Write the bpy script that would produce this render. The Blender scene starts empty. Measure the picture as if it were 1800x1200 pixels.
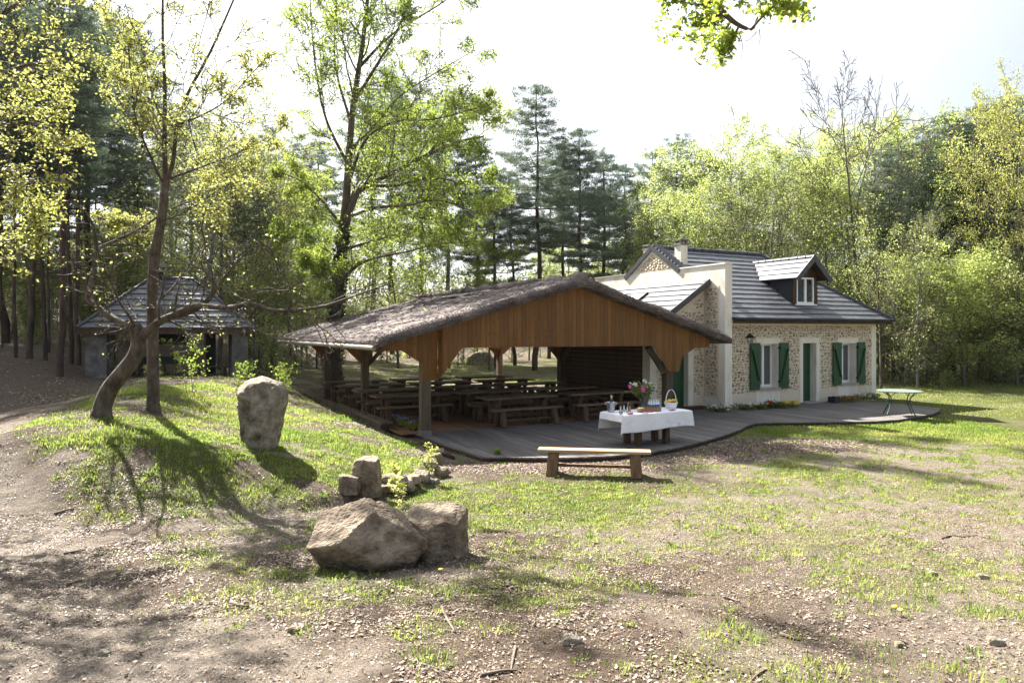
import bpy, bmesh, math, random
import numpy as np
from mathutils import Vector

# ------------------------------------------------------------------ camera, sky, sun, exposure
scene = bpy.context.scene
FPX, HX, HY, CAMZ = 1200.0, 900.0, 580.0, 2.5          # focal length in photo pixels (24 mm), horizon row, eye height
cam_data = bpy.data.cameras.new('camera')
cam = bpy.data.objects.new('camera', cam_data)
scene.collection.objects.link(cam)
cam.location = (0, 0, CAMZ)
cam.rotation_euler = (math.radians(90), 0, 0)
cam_data.sensor_width = 36.0
cam_data.lens = 24.0
cam_data.shift_y = -20.0 / 1800.0
cam_data.clip_start = 0.05
cam_data.clip_end = 2000.0
scene.camera = cam

SUN_EL = math.radians(43)
SUN_H = Vector((-0.62, 0.785, 0)).normalized()
SUN_DIR = Vector((SUN_H.x * math.cos(SUN_EL), SUN_H.y * math.cos(SUN_EL), math.sin(SUN_EL)))
world = bpy.data.worlds.new('World')
scene.world = world
world.use_nodes = True
wn, wl = world.node_tree.nodes, world.node_tree.links
wn.clear()
wo = wn.new('ShaderNodeOutputWorld')
wb = wn.new('ShaderNodeBackground')
sky = wn.new('ShaderNodeTexSky')
sky.sky_type = 'NISHITA'
sky.sun_disc = False
sky.sun_elevation = SUN_EL
sky.sun_rotation = math.atan2(SUN_H.x, SUN_H.y)
sky.air_density, sky.dust_density, sky.ozone_density = 1.0, 1.2, 1.0
wtc = wn.new('ShaderNodeTexCoord')
wmap = wn.new('ShaderNodeMapping')
wmap.inputs['Scale'].default_value = (1.0, 1.0, 2.6)
wnoise = wn.new('ShaderNodeTexNoise')
wnoise.inputs['Scale'].default_value = 1.6
wnoise.inputs['Detail'].default_value = 6
wnoise.inputs['Roughness'].default_value = 0.55
wramp = wn.new('ShaderNodeMapRange')
wramp.inputs['From Min'].default_value = 0.25
wramp.inputs['From Max'].default_value = 0.7
wramp.inputs['To Min'].default_value = 0.55
wramp.inputs['To Max'].default_value = 0.92
wmix = wn.new('ShaderNodeMix')
wmix.data_type = 'RGBA'
# thin high cloud, brighter towards the sun as it scatters light forward
wdot = wn.new('ShaderNodeVectorMath'); wdot.operation = 'DOT_PRODUCT'
wdot.inputs[1].default_value = SUN_DIR
wl.new(wtc.outputs['Generated'], wdot.inputs[0])
wglow = wn.new('ShaderNodeMapRange'); wglow.interpolation_type = 'SMOOTHSTEP'
wglow.inputs['From Min'].default_value = 0.12; wglow.inputs['From Max'].default_value = 1.0
wl.new(wdot.outputs['Value'], wglow.inputs['Value'])
wcl = wn.new('ShaderNodeMix'); wcl.data_type = 'RGBA'
wcl.inputs[6].default_value = (1.25, 1.40, 1.62, 1); wcl.inputs[7].default_value = (5.6, 5.6, 5.5, 1)
wl.new(wglow.outputs[0], wcl.inputs[0]); wl.new(wcl.outputs[2], wmix.inputs[7])
wl.new(wtc.outputs['Generated'], wmap.inputs['Vector'])
wl.new(wmap.outputs[0], wnoise.inputs['Vector'])
wl.new(wnoise.outputs['Fac'], wramp.inputs['Value'])
wl.new(wramp.outputs[0], wmix.inputs[0])
wl.new(sky.outputs[0], wmix.inputs[6])
wl.new(wmix.outputs[2], wb.inputs['Color'])
wb.inputs['Strength'].default_value = 0.074
wl.new(wb.outputs[0], wo.inputs['Surface'])

sun_data = bpy.data.lights.new('sun', 'SUN')
sun_data.energy = 5.0
sun_data.angle = math.radians(0.55)
sun_data.color = (1.0, 0.965, 0.90)
sun = bpy.data.objects.new('sun', sun_data)
scene.collection.objects.link(sun)
sun.location = (-20, 26, 30)
sun.rotation_euler = (-SUN_DIR).to_track_quat('-Z', 'Y').to_euler()

vs = scene.view_settings
vs.view_transform = 'Standard'
vs.look = 'None'
vs.exposure = 2.35
vs.gamma = 1.0
vs.use_curve_mapping = False
scene.cycles.use_denoising = True
scene.cycles.max_bounces = 6
scene.cycles.diffuse_bounces = 3
scene.cycles.transmission_bounces = 4
scene.cycles.transparent_max_bounces = 6

# ------------------------------------------------------------------ helpers
COL = scene.collection
TH = math.atan2(0.471, 0.882)
U = np.array([0.882, 0.471]); V = np.array([-0.471, 0.882]); O = np.array([-2.03, 16.2])


def W(t, s, z=0.0):
    """pavilion axes (t along its front, s into its depth) -> world"""
    p = O + U * t + V * s
    return Vector((p[0], p[1], z))


def pxd(x, y, d):
    """photo pixel at a depth (metres along the view axis) -> world"""
    return np.array([(x - HX) / FPX * d, d, CAMZ - (y - HY) / FPX * d])


def pxz(x, y, z=0.0):
    d = (CAMZ - z) * FPX / (y - HY)
    return np.array([(x - HX) / FPX * d, d, z])


def pxs(x, y, s):
    """photo pixel on the plane s = const of the pavilion axes -> (t, z)"""
    r = (x - HX) / FPX
    a = O + V * s
    t = (a[1] * r - a[0]) / (U[0] - U[1] * r)
    yy = a[1] + U[1] * t
    return t, CAMZ - (y - HY) / FPX * yy


# --- vectorised value noise
_rs = np.random.RandomState(7)
_PERM = _rs.permutation(4096)
_VAL = _rs.rand(4096)


def _h(*a):
    k = np.zeros_like(a[0])
    for i, c in enumerate(a):
        k = _PERM[(k + c + 131 * i) & 4095]
    return _VAL[k]


def vnoise(*c):
    f = [np.floor(x).astype(np.int64) for x in c]
    u = [x - y for x, y in zip(c, f)]
    u = [x * x * (3 - 2 * x) for x in u]
    if len(c) == 2:
        a = _h(f[0], f[1]); b = _h(f[0] + 1, f[1]); d = _h(f[0], f[1] + 1); e = _h(f[0] + 1, f[1] + 1)
        return (a * (1 - u[0]) + b * u[0]) * (1 - u[1]) + (d * (1 - u[0]) + e * u[0]) * u[1]
    r = 0
    for dx in (0, 1):
        for dy in (0, 1):
            for dz in (0, 1):
                w = (u[0] if dx else 1 - u[0]) * (u[1] if dy else 1 - u[1]) * (u[2] if dz else 1 - u[2])
                r = r + w * _h(f[0] + dx, f[1] + dy, f[2] + dz)
    return r


def fbm(*c, oct=4, gain=0.5):
    a, r, n, k = 1.0, 0, 0, 1.0
    for i in range(oct):
        r = r + a * vnoise(*[x * k + 17.3 * i for x in c])
        n += a; a *= gain; k *= 2.03
    return r / n


def sstep(a, b, x):
    u = np.clip((np.asarray(x, float) - a) / (b - a), 0, 1)
    return u * u * (3 - 2 * u)


# --- objects
def tag(o, label=None, cat=None, group=None, kind=None):
    if label: o['label'] = label
    if cat: o['category'] = cat
    if group: o['group'] = group
    if kind: o['kind'] = kind
    return o


def empty(name, loc, rz=0.0):
    o = bpy.data.objects.new(name, None)
    o.location = loc
    o.rotation_euler = (0, 0, rz)
    o.empty_display_size = 0.2
    COL.objects.link(o)
    return o


def link(name, me, parent=None):
    o = bpy.data.objects.new(name, me)
    COL.objects.link(o)
    if parent is not None: o.parent = parent
    return o


def mesh_np(name, verts, faces, mat=None, smooth=False, attrs=None):
    verts = np.asarray(verts, np.float32); faces = np.asarray(faces, np.int32)
    me = bpy.data.meshes.new(name)
    n, k = faces.shape
    me.vertices.add(len(verts)); me.vertices.foreach_set('co', verts.ravel())
    me.loops.add(n * k); me.loops.foreach_set('vertex_index', faces.ravel())
    me.polygons.add(n); me.polygons.foreach_set('loop_start', np.arange(0, n * k, k, dtype=np.int32))
    if smooth: me.polygons.foreach_set('use_smooth', np.ones(n, bool))
    if attrs:
        for an, av in attrs.items():
            a = me.attributes.new(an, 'FLOAT', 'POINT')
            a.data.foreach_set('value', np.asarray(av, np.float32))
    if mat: me.materials.append(mat)
    me.update(calc_edges=True)
    return me


def copy_tree(o, parent=None):
    c = o.copy(); COL.objects.link(c)
    if parent is not None: c.parent = parent
    for ch in list(o.children): copy_tree(ch, c)
    return c


class MB:
    """collects shapes and links them as ONE mesh object"""
    def __init__(self):
        self.v, self.f = [], []

    def quad(self, *p):
        b = len(self.v); self.v += [tuple(q) for q in p]; self.f.append(tuple(range(b, b + len(p))))
        return self

    def box(self, x0, x1, y0, y1, z0, z1):
        b = len(self.v)
        self.v += [(x0, y0, z0), (x1, y0, z0), (x1, y1, z0), (x0, y1, z0), (x0, y0, z1), (x1, y0, z1), (x1, y1, z1), (x0, y1, z1)]
        self.f += [tuple(b + i for i in q) for q in ((3, 2, 1, 0), (4, 5, 6, 7), (0, 1, 5, 4), (1, 2, 6, 5), (2, 3, 7, 6), (3, 0, 4, 7))]
        return self

    def prism(self, poly, a, b, axis=1):
        """extrude a 2D polygon between a and b along axis (1: poly=(x,z); 2: poly=(x,y); 0: poly=(y,z))"""
        n = len(poly); k = len(self.v)
        def pt(q, c):
            return (q[0], c, q[1]) if axis == 1 else ((q[0], q[1], c) if axis == 2 else (c, q[0], q[1]))
        self.v += [pt(q, a) for q in poly] + [pt(q, b) for q in poly]
        self.f.append(tuple(range(k, k + n))[::-1]); self.f.append(tuple(range(k + n, k + 2 * n)))
        for i in range(n):
            j = (i + 1) % n
            self.f.append((k + i, k + j, k + n + j, k + n + i))
        return self

    def bar(self, p, q, w, h, up=(0, 0, 1)):
        p, q = Vector(p), Vector(q); d = (q - p).normalized()
        sx = d.cross(Vector(up)).normalized() * w / 2; sz = sx.cross(d).normalized() * h / 2
        b = len(self.v)
        for c in (p, q):
            self.v += [tuple(c - sx - sz), tuple(c + sx - sz), tuple(c + sx + sz), tuple(c - sx + sz)]
        self.f += [tuple(b + i for i in f) for f in ((0, 1, 2, 3), (7, 6, 5, 4), (0, 4, 5, 1), (1, 5, 6, 2), (2, 6, 7, 3), (3, 7, 4, 0))]
        return self

    def tube(self, pts, rad, n=8):
        vv, ff = tube_np([(np.array(pts, float), np.array(rad, float) if np.ndim(rad) else np.full(len(pts), rad), n)])
        b = len(self.v); self.v += [tuple(x) for x in vv]; self.f += [tuple(int(i) + b for i in f) for f in ff]
        k = len(pts)
        self.f.append(tuple(b + i for i in range(n))[::-1]); self.f.append(tuple(b + (k - 1) * n + i for i in range(n)))
        return self

    def lathe(self, prof, n=16, c=(0, 0, 0)):
        b = len(self.v)
        for r, z in prof:
            for i in range(n):
                a = 2 * math.pi * i / n
                self.v.append((c[0] + r * math.cos(a), c[1] + r * math.sin(a), c[2] + z))
        for j in range(len(prof) - 1):
            for i in range(n):
                k = (i + 1) % n
                self.f.append((b + j * n + i, b + j * n + k, b + (j + 1) * n + k, b + (j + 1) * n + i))
        self.f.append(tuple(b + i for i in range(n))[::-1])
        self.f.append(tuple(b + (len(prof) - 1) * n + i for i in range(n)))
        return self

    def ball(self, c, r, n=8, sz=1.0):
        prof = [(max(1e-3, r * math.sin(math.pi * i / n)), -r * sz * math.cos(math.pi * i / n)) for i in range(n + 1)]
        return self.lathe(prof, n + 2, c)

    def mesh(self, name, mat, smooth=False):
        me = bpy.data.meshes.new(name)
        me.from_pydata(self.v, [], self.f)
        if mat: me.materials.append(mat)
        if smooth:
            me.polygons.foreach_set('use_smooth', np.ones(len(me.polygons), bool))
        me.update()
        return me

    def build(self, name, mat, parent=None, smooth=False, bevel=0.0, loc=None):
        o = link(name, self.mesh(name, mat, smooth), parent)
        if loc is not None: o.location = loc
        if bevel:
            m = o.modifiers.new('bevel', 'BEVEL'); m.width = bevel; m.segments = 2; m.limit_method = 'ANGLE'
        return o


def tube_np(branches):
    """[(pts, radii, sides)] -> quads of open tubes"""
    vs_, fs_, base = [], [], 0
    for pts, rad, n in branches:
        k = len(pts)
        tg = np.gradient(pts, axis=0)
        tg /= np.linalg.norm(tg, axis=1)[:, None] + 1e-9
        ref = np.array([1.0, 0, 0]) if abs(tg[0][0]) < 0.8 else np.array([0, 1.0, 0])
        a = np.cross(tg, ref); a /= np.linalg.norm(a, axis=1)[:, None] + 1e-9
        b = np.cross(tg, a)
        ang = np.linspace(0, 2 * np.pi, n, endpoint=False)
        ring = (a[:, None, :] * np.cos(ang)[None, :, None] + b[:, None, :] * np.sin(ang)[None, :, None]) * rad[:, None, None] + pts[:, None, :]
        vs_.append(ring.reshape(-1, 3))
        i = np.arange(k - 1)[:, None] * n; j = np.arange(n)[None, :]
        jn = (j + 1) % n
        fs_.append(np.stack([i + j, i + jn, i + n + jn, i + n + j], -1).reshape(-1, 4) + base)
        base += k * n
    return np.concatenate(vs_), np.concatenate(fs_)


# ------------------------------------------------------------------ materials
def new_mat(name):
    m = bpy.data.materials.new(name); m.use_nodes = True
    nt = m.node_tree
    return m, nt.nodes, nt.links, nt.nodes['Principled BSDF']


def c4(c): return (c[0], c[1], c[2], 1.0)


def pm(name, cols, scale=6.0, rough=0.75, bump=0.2, stretch=(1, 1, 1), detail=6, spec=0.25, rnd=0.0, metal=0.0,
       bscale=None, bdist=0.02, coord='Object', lo=0.3, hi=0.7, coat=0.0):
    """two or three albedo colours through fbm noise, a bump of its own, brightness varied per object"""
    m, N, L, B = new_mat(name)
    tc = N.new('ShaderNodeTexCoord'); mp = N.new('ShaderNodeMapping')
    mp.inputs['Scale'].default_value = stretch
    L.new(tc.outputs[coord], mp.inputs['Vector'])
    oi = N.new('ShaderNodeObjectInfo')
    ofs = N.new('ShaderNodeVectorMath'); ofs.operation = 'MULTIPLY_ADD'
    ofs.inputs[1].default_value = (37.0, 17.0, 23.0)
    L.new(oi.outputs['Random'], ofs.inputs[0]); L.new(mp.outputs[0], ofs.inputs[2])
    src = ofs.outputs[0] if rnd else mp.outputs[0]
    nz = N.new('ShaderNodeTexNoise'); nz.inputs['Scale'].default_value = scale; nz.inputs['Detail'].default_value = detail
    nz.inputs['Roughness'].default_value = 0.62
    L.new(src, nz.inputs['Vector'])
    rp = N.new('ShaderNodeValToRGB')
    el = rp.color_ramp.elements
    el[0].position = lo; el[0].color = c4(cols[0]); el[1].position = hi; el[1].color = c4(cols[-1])
    for i, c in enumerate(cols[1:-1]):
        e = el.new(lo + (hi - lo) * (i + 1) / (len(cols) - 1)); e.color = c4(c)
    L.new(nz.outputs['Fac'], rp.inputs['Fac'])
    out = rp.outputs[0]
    if rnd:
        mr = N.new('ShaderNodeMapRange'); mr.inputs['To Min'].default_value = 1 - rnd; mr.inputs['To Max'].default_value = 1 + rnd
        L.new(oi.outputs['Random'], mr.inputs['Value'])
        hs = N.new('ShaderNodeHueSaturation')
        L.new(mr.outputs[0], hs.inputs['Value']); L.new(out, hs.inputs['Color']); out = hs.outputs[0]
    L.new(out, B.inputs['Base Color'])
    B.inputs['Roughness'].default_value = rough
    B.inputs['Specular IOR Level'].default_value = spec
    B.inputs['Metallic'].default_value = metal
    B.inputs['Coat Weight'].default_value = coat
    if bump:
        nb = N.new('ShaderNodeTexNoise'); nb.inputs['Scale'].default_value = bscale or scale * 3; nb.inputs['Detail'].default_value = 5
        L.new(src, nb.inputs['Vector'])
        bp = N.new('ShaderNodeBump'); bp.inputs['Strength'].default_value = bump; bp.inputs['Distance'].default_value = bdist
        L.new(nb.outputs['Fac'], bp.inputs['Height']); L.new(bp.outputs[0], B.inputs['Normal'])
    return m


def leaf_mat(name, c0, c1, trans=0.5, tboost=1.5, rough=0.6):
    """leaf: diffuse + translucent, colour varied by the per-leaf attribute 'c' and per object"""
    m, N, L, B = new_mat(name)
    at = N.new('ShaderNodeAttribute'); at.attribute_name = 'c'
    rp = N.new('ShaderNodeValToRGB')
    rp.color_ramp.elements[0].color = c4(c0); rp.color_ramp.elements[1].color = c4(c1)
    L.new(at.outputs['Fac'], rp.inputs['Fac'])
    oi = N.new('ShaderNodeObjectInfo')
    mr = N.new('ShaderNodeMapRange'); mr.inputs['To Min'].default_value = 0.8; mr.inputs['To Max'].default_value = 1.2
    L.new(oi.outputs['Random'], mr.inputs['Value'])
    hs = N.new('ShaderNodeHueSaturation'); L.new(mr.outputs[0], hs.inputs['Value']); L.new(rp.outputs[0], hs.inputs['Color'])
    B.inputs['Roughness'].default_value = rough; B.inputs['Specular IOR Level'].default_value = 0.2
    L.new(hs.outputs[0], B.inputs['Base Color'])
    tr = N.new('ShaderNodeBsdfTranslucent')
    g = N.new('ShaderNodeGamma'); g.inputs['Gamma'].default_value = 0.85
    bc = N.new('ShaderNodeVectorMath'); bc.operation = 'SCALE'; bc.inputs['Scale'].default_value = tboost
    L.new(hs.outputs[0], bc.inputs[0]); L.new(bc.outputs[0], tr.inputs['Color'])
    mx = N.new('ShaderNodeMixShader'); mx.inputs[0].default_value = trans
    L.new(B.outputs[0], mx.inputs[1]); L.new(tr.outputs[0], mx.inputs[2])
    L.new(mx.outputs[0], N['Material Output'].inputs['Surface'])
    return m


def attr_mat(name, cols, rough=0.8, bump=0.3, scale=30, spec=0.2):
    """albedo from the per-piece attribute 'c' through a ramp, with grain"""
    m, N, L, B = new_mat(name)
    at = N.new('ShaderNodeAttribute'); at.attribute_name = 'c'
    rp = N.new('ShaderNodeValToRGB'); el = rp.color_ramp.elements
    el[0].color = c4(cols[0]); el[1].color = c4(cols[-1])
    for i, c in enumerate(cols[1:-1]):
        e = el.new((i + 1) / (len(cols) - 1)); e.color = c4(c)
    tc = N.new('ShaderNodeTexCoord')
    nz = N.new('ShaderNodeTexNoise'); nz.inputs['Scale'].default_value = scale; nz.inputs['Detail'].default_value = 5
    L.new(tc.outputs['Object'], nz.inputs['Vector'])
    ma = N.new('ShaderNodeMath'); ma.operation = 'MULTIPLY_ADD'; ma.inputs[1].default_value = 0.5; 
    sb = N.new('ShaderNodeMath'); sb.operation = 'SUBTRACT'; sb.inputs[1].default_value = 0.25
    L.new(nz.outputs['Fac'], ma.inputs[0]); L.new(at.outputs['Fac'], ma.inputs[2]); L.new(ma.outputs[0], sb.inputs[0])
    L.new(sb.outputs[0], rp.inputs['Fac']); L.new(rp.outputs[0], B.inputs['Base Color'])
    B.inputs['Roughness'].default_value = rough; B.inputs['Specular IOR Level'].default_value = spec
    bp = N.new('ShaderNodeBump'); bp.inputs['Strength'].default_value = bump; bp.inputs['Distance'].default_value = 0.01
    L.new(nz.outputs['Fac'], bp.inputs['Height']); L.new(bp.outputs[0], B.inputs['Normal'])
    return m


def glass_mat(name, tint=(0.9, 0.95, 0.95), rough=0.02):
    m, N, L, B = new_mat(name)
    B.inputs['Base Color'].default_value = c4(tint); B.inputs['Roughness'].default_value = rough
    B.inputs['Transmission Weight'].default_value = 1.0; B.inputs['IOR'].default_value = 1.2
    return m


M = {}
M['render'] = pm('cream_render', [(0.58, 0.52, 0.43), (0.72, 0.67, 0.57), (0.77, 0.72, 0.62)], 2.2, 0.9, 0.25, bscale=60, bdist=0.006, stretch=(1, 1, 0.45), detail=9)
M['mortar'] = pm('beige_mortar', [(0.56, 0.47, 0.35), (0.68, 0.59, 0.46)], 9.0, 0.95, 0.5, bscale=50, bdist=0.01)
M['stone'] = attr_mat('rubble_stone', [(0.15, 0.115, 0.08), (0.30, 0.235, 0.165), (0.43, 0.345, 0.25), (0.52, 0.44, 0.335)], bump=0.5, scale=22)
M['tile'] = pm('slate_grey_tile', [(0.065, 0.066, 0.074), (0.125, 0.126, 0.136)], 5.0, 0.40, 0.12, bscale=30, bdist=0.004, spec=0.6, rnd=0.12)
M['tile_dark'] = pm('dark_ridge_tile', [(0.022, 0.023, 0.028), (0.05, 0.05, 0.056)], 8, 0.5, 0.2, spec=0.5)
M['slate_side'] = pm('dark_slate_cladding', [(0.016, 0.017, 0.022), (0.035, 0.036, 0.044)], 4, 0.55, 0.15, stretch=(1, 1, 6))
M['brown_wood'] = pm('dark_brown_timber', [(0.030, 0.017, 0.010), (0.075, 0.042, 0.023)], 5, 0.7, 0.25, stretch=(1, 1, 0.15))
M['post_wood'] = pm('weathered_post', [(0.075, 0.055, 0.036), (0.15, 0.115, 0.078)], 7, 0.85, 0.4, stretch=(1, 1, 0.1), rnd=0.1)
M['table_wood'] = pm('stained_table_wood', [(0.075, 0.045, 0.025), (0.17, 0.105, 0.06)], 4, 0.6, 0.3, stretch=(0.2, 2.5, 1), rnd=0.15, spec=0.35)
M['leg_wood'] = pm('stained_leg_wood', [(0.045, 0.026, 0.014), (0.10, 0.06, 0.034)], 5, 0.7, 0.3, stretch=(2, 2, 0.3), rnd=0.15)
M['bench_top'] = pm('pale_worn_plank', [(0.34, 0.195, 0.10), (0.52, 0.33, 0.19)], 5, 0.65, 0.3, stretch=(0.12, 3, 1))
M['bench_leg'] = pm('brown_worn_leg', [(0.06, 0.035, 0.018), (0.19, 0.115, 0.06)], 6, 0.75, 0.5, stretch=(2, 2, 0.25))
M['green'] = pm('green_paint', [(0.006, 0.048, 0.017), (0.009, 0.064, 0.023)], 3, 0.45, 0.05, spec=0.4)
M['white_pvc'] = pm('white_window_paint', [(0.74, 0.74, 0.73), (0.80, 0.80, 0.79)], 2, 0.4, 0.0)
M['sill'] = pm('grey_stone_sill', [(0.26, 0.24, 0.215), (0.36, 0.33, 0.30)], 8, 0.85, 0.2)
M['curtain'] = pm('pale_curtain', [(0.42, 0.40, 0.38), (0.55, 0.53, 0.50)], 2, 0.9, 0.0, stretch=(9, 9, 0.4))
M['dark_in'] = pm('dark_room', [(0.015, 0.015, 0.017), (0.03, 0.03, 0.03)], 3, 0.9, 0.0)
M['iron'] = pm('black_iron', [(0.012, 0.012, 0.013), (0.03, 0.027, 0.025)], 12, 0.6, 0.2, metal=0.3)
M['green_iron'] = pm('dark_green_iron', [(0.010, 0.030, 0.024), (0.018, 0.05, 0.038)], 9, 0.45, 0.1, spec=0.5)
M['zinc'] = pm('zinc_gutter', [(0.15, 0.135, 0.11), (0.25, 0.23, 0.20)], 6, 0.45, 0.1, metal=0.4)
M['concrete'] = pm('old_concrete', [(0.075, 0.068, 0.058), (0.15, 0.14, 0.125), (0.27, 0.255, 0.235)], 2.6, 0.92, 0.4, bscale=24)
M['cloth'] = pm('white_cotton', [(0.76, 0.76, 0.80), (0.82, 0.82, 0.85)], 3, 0.9, 0.1, bscale=120, bdist=0.002)
M['pane'] = None


def pane_mat():
    m, N, L, B = new_mat('window_glass')
    B.inputs['Base Color'].default_value = (0.05, 0.055, 0.06, 1); B.inputs['Roughness'].default_value = 0.04
    B.inputs['Specular IOR Level'].default_value = 0.8
    tr = N.new('ShaderNodeBsdfTransparent'); tr.inputs[0].default_value = (0.92, 0.95, 0.94, 1)
    mx = N.new('ShaderNodeMixShader'); mx.inputs[0].default_value = 0.72
    L.new(B.outputs[0], mx.inputs[1]); L.new(tr.outputs[0], mx.inputs[2]); L.new(mx.outputs[0], N['Material Output'].inputs['Surface'])
    return m


M['pane'] = pane_mat()


def board_mat(name, ca, cb, knot, rough=0.6):
    """sawn pine board: long grain, a few knots, tone of its own per board"""
    m, N, L, B = new_mat(name)
    tc = N.new('ShaderNodeTexCoord'); oi = N.new('ShaderNodeObjectInfo')
    of = N.new('ShaderNodeVectorMath'); of.operation = 'MULTIPLY_ADD'; of.inputs[1].default_value = (31, 53, 71)
    L.new(oi.outputs['Random'], of.inputs[0]); L.new(tc.outputs['Object'], of.inputs[2])
    mp = N.new('ShaderNodeMapping'); mp.inputs['Scale'].default_value = (14, 14, 0.9); L.new(of.outputs[0], mp.inputs['Vector'])
    nz = N.new('ShaderNodeTexNoise'); nz.inputs['Scale'].default_value = 2.2; nz.inputs['Detail'].default_value = 6; L.new(mp.outputs[0], nz.inputs['Vector'])
    rp = N.new('ShaderNodeValToRGB'); rp.color_ramp.elements[0].position = 0.3; rp.color_ramp.elements[1].position = 0.72
    rp.color_ramp.elements[0].color = c4(ca); rp.color_ramp.elements[1].color = c4(cb); L.new(nz.outputs['Fac'], rp.inputs['Fac'])
    mk = N.new('ShaderNodeMapping'); mk.inputs['Scale'].default_value = (9, 9, 5); L.new(of.outputs[0], mk.inputs['Vector'])
    vo = N.new('ShaderNodeTexVoronoi'); vo.inputs['Scale'].default_value = 1.0; L.new(mk.outputs[0], vo.inputs['Vector'])
    lt = N.new('ShaderNodeMapRange'); lt.inputs['From Min'].default_value = 0.10; lt.inputs['From Max'].default_value = 0.17
    lt.inputs['To Min'].default_value = 0.75; lt.inputs['To Max'].default_value = 0.0; L.new(vo.outputs['Distance'], lt.inputs['Value'])
    mx = N.new('ShaderNodeMix'); mx.data_type = 'RGBA'; mx.inputs[7].default_value = c4(knot)
    L.new(lt.outputs[0], mx.inputs[0]); L.new(rp.outputs[0], mx.inputs[6])
    mr = N.new('ShaderNodeMapRange'); mr.inputs['To Min'].default_value = 0.78; mr.inputs['To Max'].default_value = 1.2; L.new(oi.outputs['Random'], mr.inputs['Value'])
    hs = N.new('ShaderNodeHueSaturation'); L.new(mr.outputs[0], hs.inputs['Value']); L.new(mx.outputs[2], hs.inputs['Color'])
    L.new(hs.outputs[0], B.inputs['Base Color']); B.inputs['Roughness'].default_value = rough; B.inputs['Specular IOR Level'].default_value = 0.25
    bp = N.new('ShaderNodeBump'); bp.inputs['Strength'].default_value = 0.25; bp.inputs['Distance'].default_value = 0.004
    L.new(nz.outputs['Fac'], bp.inputs['Height']); L.new(bp.outputs[0], B.inputs['Normal'])
    return m


M['board'] = board_mat('pine_board', (0.135, 0.058, 0.014), (0.205, 0.098, 0.028), (0.05, 0.02, 0.008))
M['floor_wood'] = pm('brown_floor_board', [(0.17, 0.085, 0.042), (0.30, 0.16, 0.085)], 3, 0.6, 0.25, stretch=(4, 0.25, 1), rnd=0.14)
M['deck'] = pm('silvered_deck_plank', [(0.07, 0.062, 0.057), (0.132, 0.119, 0.11), (0.20, 0.182, 0.168)], 2.2, 0.7, 0.35, stretch=(7, 0.35, 1), rnd=0.2)
M['thatch'] = pm('heather_thatch', [(0.05, 0.039, 0.037), (0.15, 0.122, 0.112), (0.27, 0.225, 0.20)], 2.2, 0.95, 0.9, bscale=26, bdist=0.05, detail=9)
M['straw'] = attr_mat('heather_stems', [(0.04, 0.03, 0.028), (0.14, 0.112, 0.10), (0.30, 0.245, 0.21)], rough=0.9, bump=0.0)
M['rock'] = pm('sandstone', [(0.075, 0.054, 0.036), (0.21, 0.16, 0.112), (0.37, 0.30, 0.22)], 5.0, 0.92, 1.0, bscale=30, bdist=0.05, detail=9, rnd=0.08)
M['rock_grey'] = pm('grey_sandstone', [(0.085, 0.070, 0.05), (0.235, 0.20, 0.15), (0.41, 0.365, 0.29)], 5.5, 0.95, 1.0, bscale=32, bdist=0.05, detail=9)
M['bark'] = pm('grey_brown_bark', [(0.045, 0.034, 0.026), (0.095, 0.074, 0.056), (0.15, 0.12, 0.095)], 5, 0.95, 0.9, stretch=(1, 1, 0.22), bscale=18, bdist=0.03, rnd=0.12)
M['bark_smooth'] = pm('smooth_bark', [(0.035, 0.026, 0.019), (0.085, 0.066, 0.05), (0.15, 0.125, 0.10)], 9, 0.9, 1.0, stretch=(1, 1, 0.5), bscale=34, bdist=0.03, detail=9)
M['bark_pine'] = pm('pine_bark', [(0.025, 0.018, 0.015), (0.060, 0.041, 0.032), (0.095, 0.066, 0.05)], 4, 0.95, 0.8, stretch=(1, 1, 0.25), bscale=16, bdist=0.03, rnd=0.15)
M['bark_pale'] = pm('pale_birch_bark', [(0.10, 0.085, 0.07), (0.22, 0.20, 0.17)], 5, 0.9, 0.4, stretch=(1, 1, 0.8), rnd=0.1)
M['leaf_yellow'] = leaf_mat('young_yellow_leaf', (0.24, 0.26, 0.05), (0.42, 0.42, 0.13), 0.55, 1.4)
M['leaf_oak'] = leaf_mat('young_oak_leaf', (0.11, 0.165, 0.02), (0.25, 0.29, 0.05), 0.58, 1.6)
M['leaf_birch'] = leaf_mat('birch_leaf', (0.19, 0.235, 0.055), (0.35, 0.38, 0.135), 0.58, 1.6)
M['leaf_shrub'] = leaf_mat('shrub_leaf', (0.10, 0.13, 0.032), (0.21, 0.225, 0.068), 0.52, 1.5)
M['needle'] = leaf_mat('pine_needle', (0.060, 0.088, 0.055), (0.125, 0.16, 0.105), 0.4, 1.3)
M['ivy'] = leaf_mat('ivy_leaf', (0.014, 0.032, 0.010), (0.045, 0.075, 0.022), 0.2, 1.0, rough=0.4)
M['grass'] = leaf_mat('grass_blade', (0.11, 0.18, 0.022), (0.30, 0.32, 0.075), 0.5, 1.4)
M['grass_dry'] = leaf_mat('dry_grass_blade', (0.36, 0.29, 0.17), (0.30, 0.27, 0.10), 0.4, 1.2)
M['litter'] = attr_mat('dead_leaf', [(0.05, 0.032, 0.022), (0.13, 0.09, 0.064), (0.24, 0.18, 0.135), (0.42, 0.33, 0.25)], bump=0.0, spec=0.3, rough=0.65)
M['twig'] = pm('dry_twig', [(0.09, 0.065, 0.048), (0.19, 0.15, 0.115)], 12, 0.9, 0.3)

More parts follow.
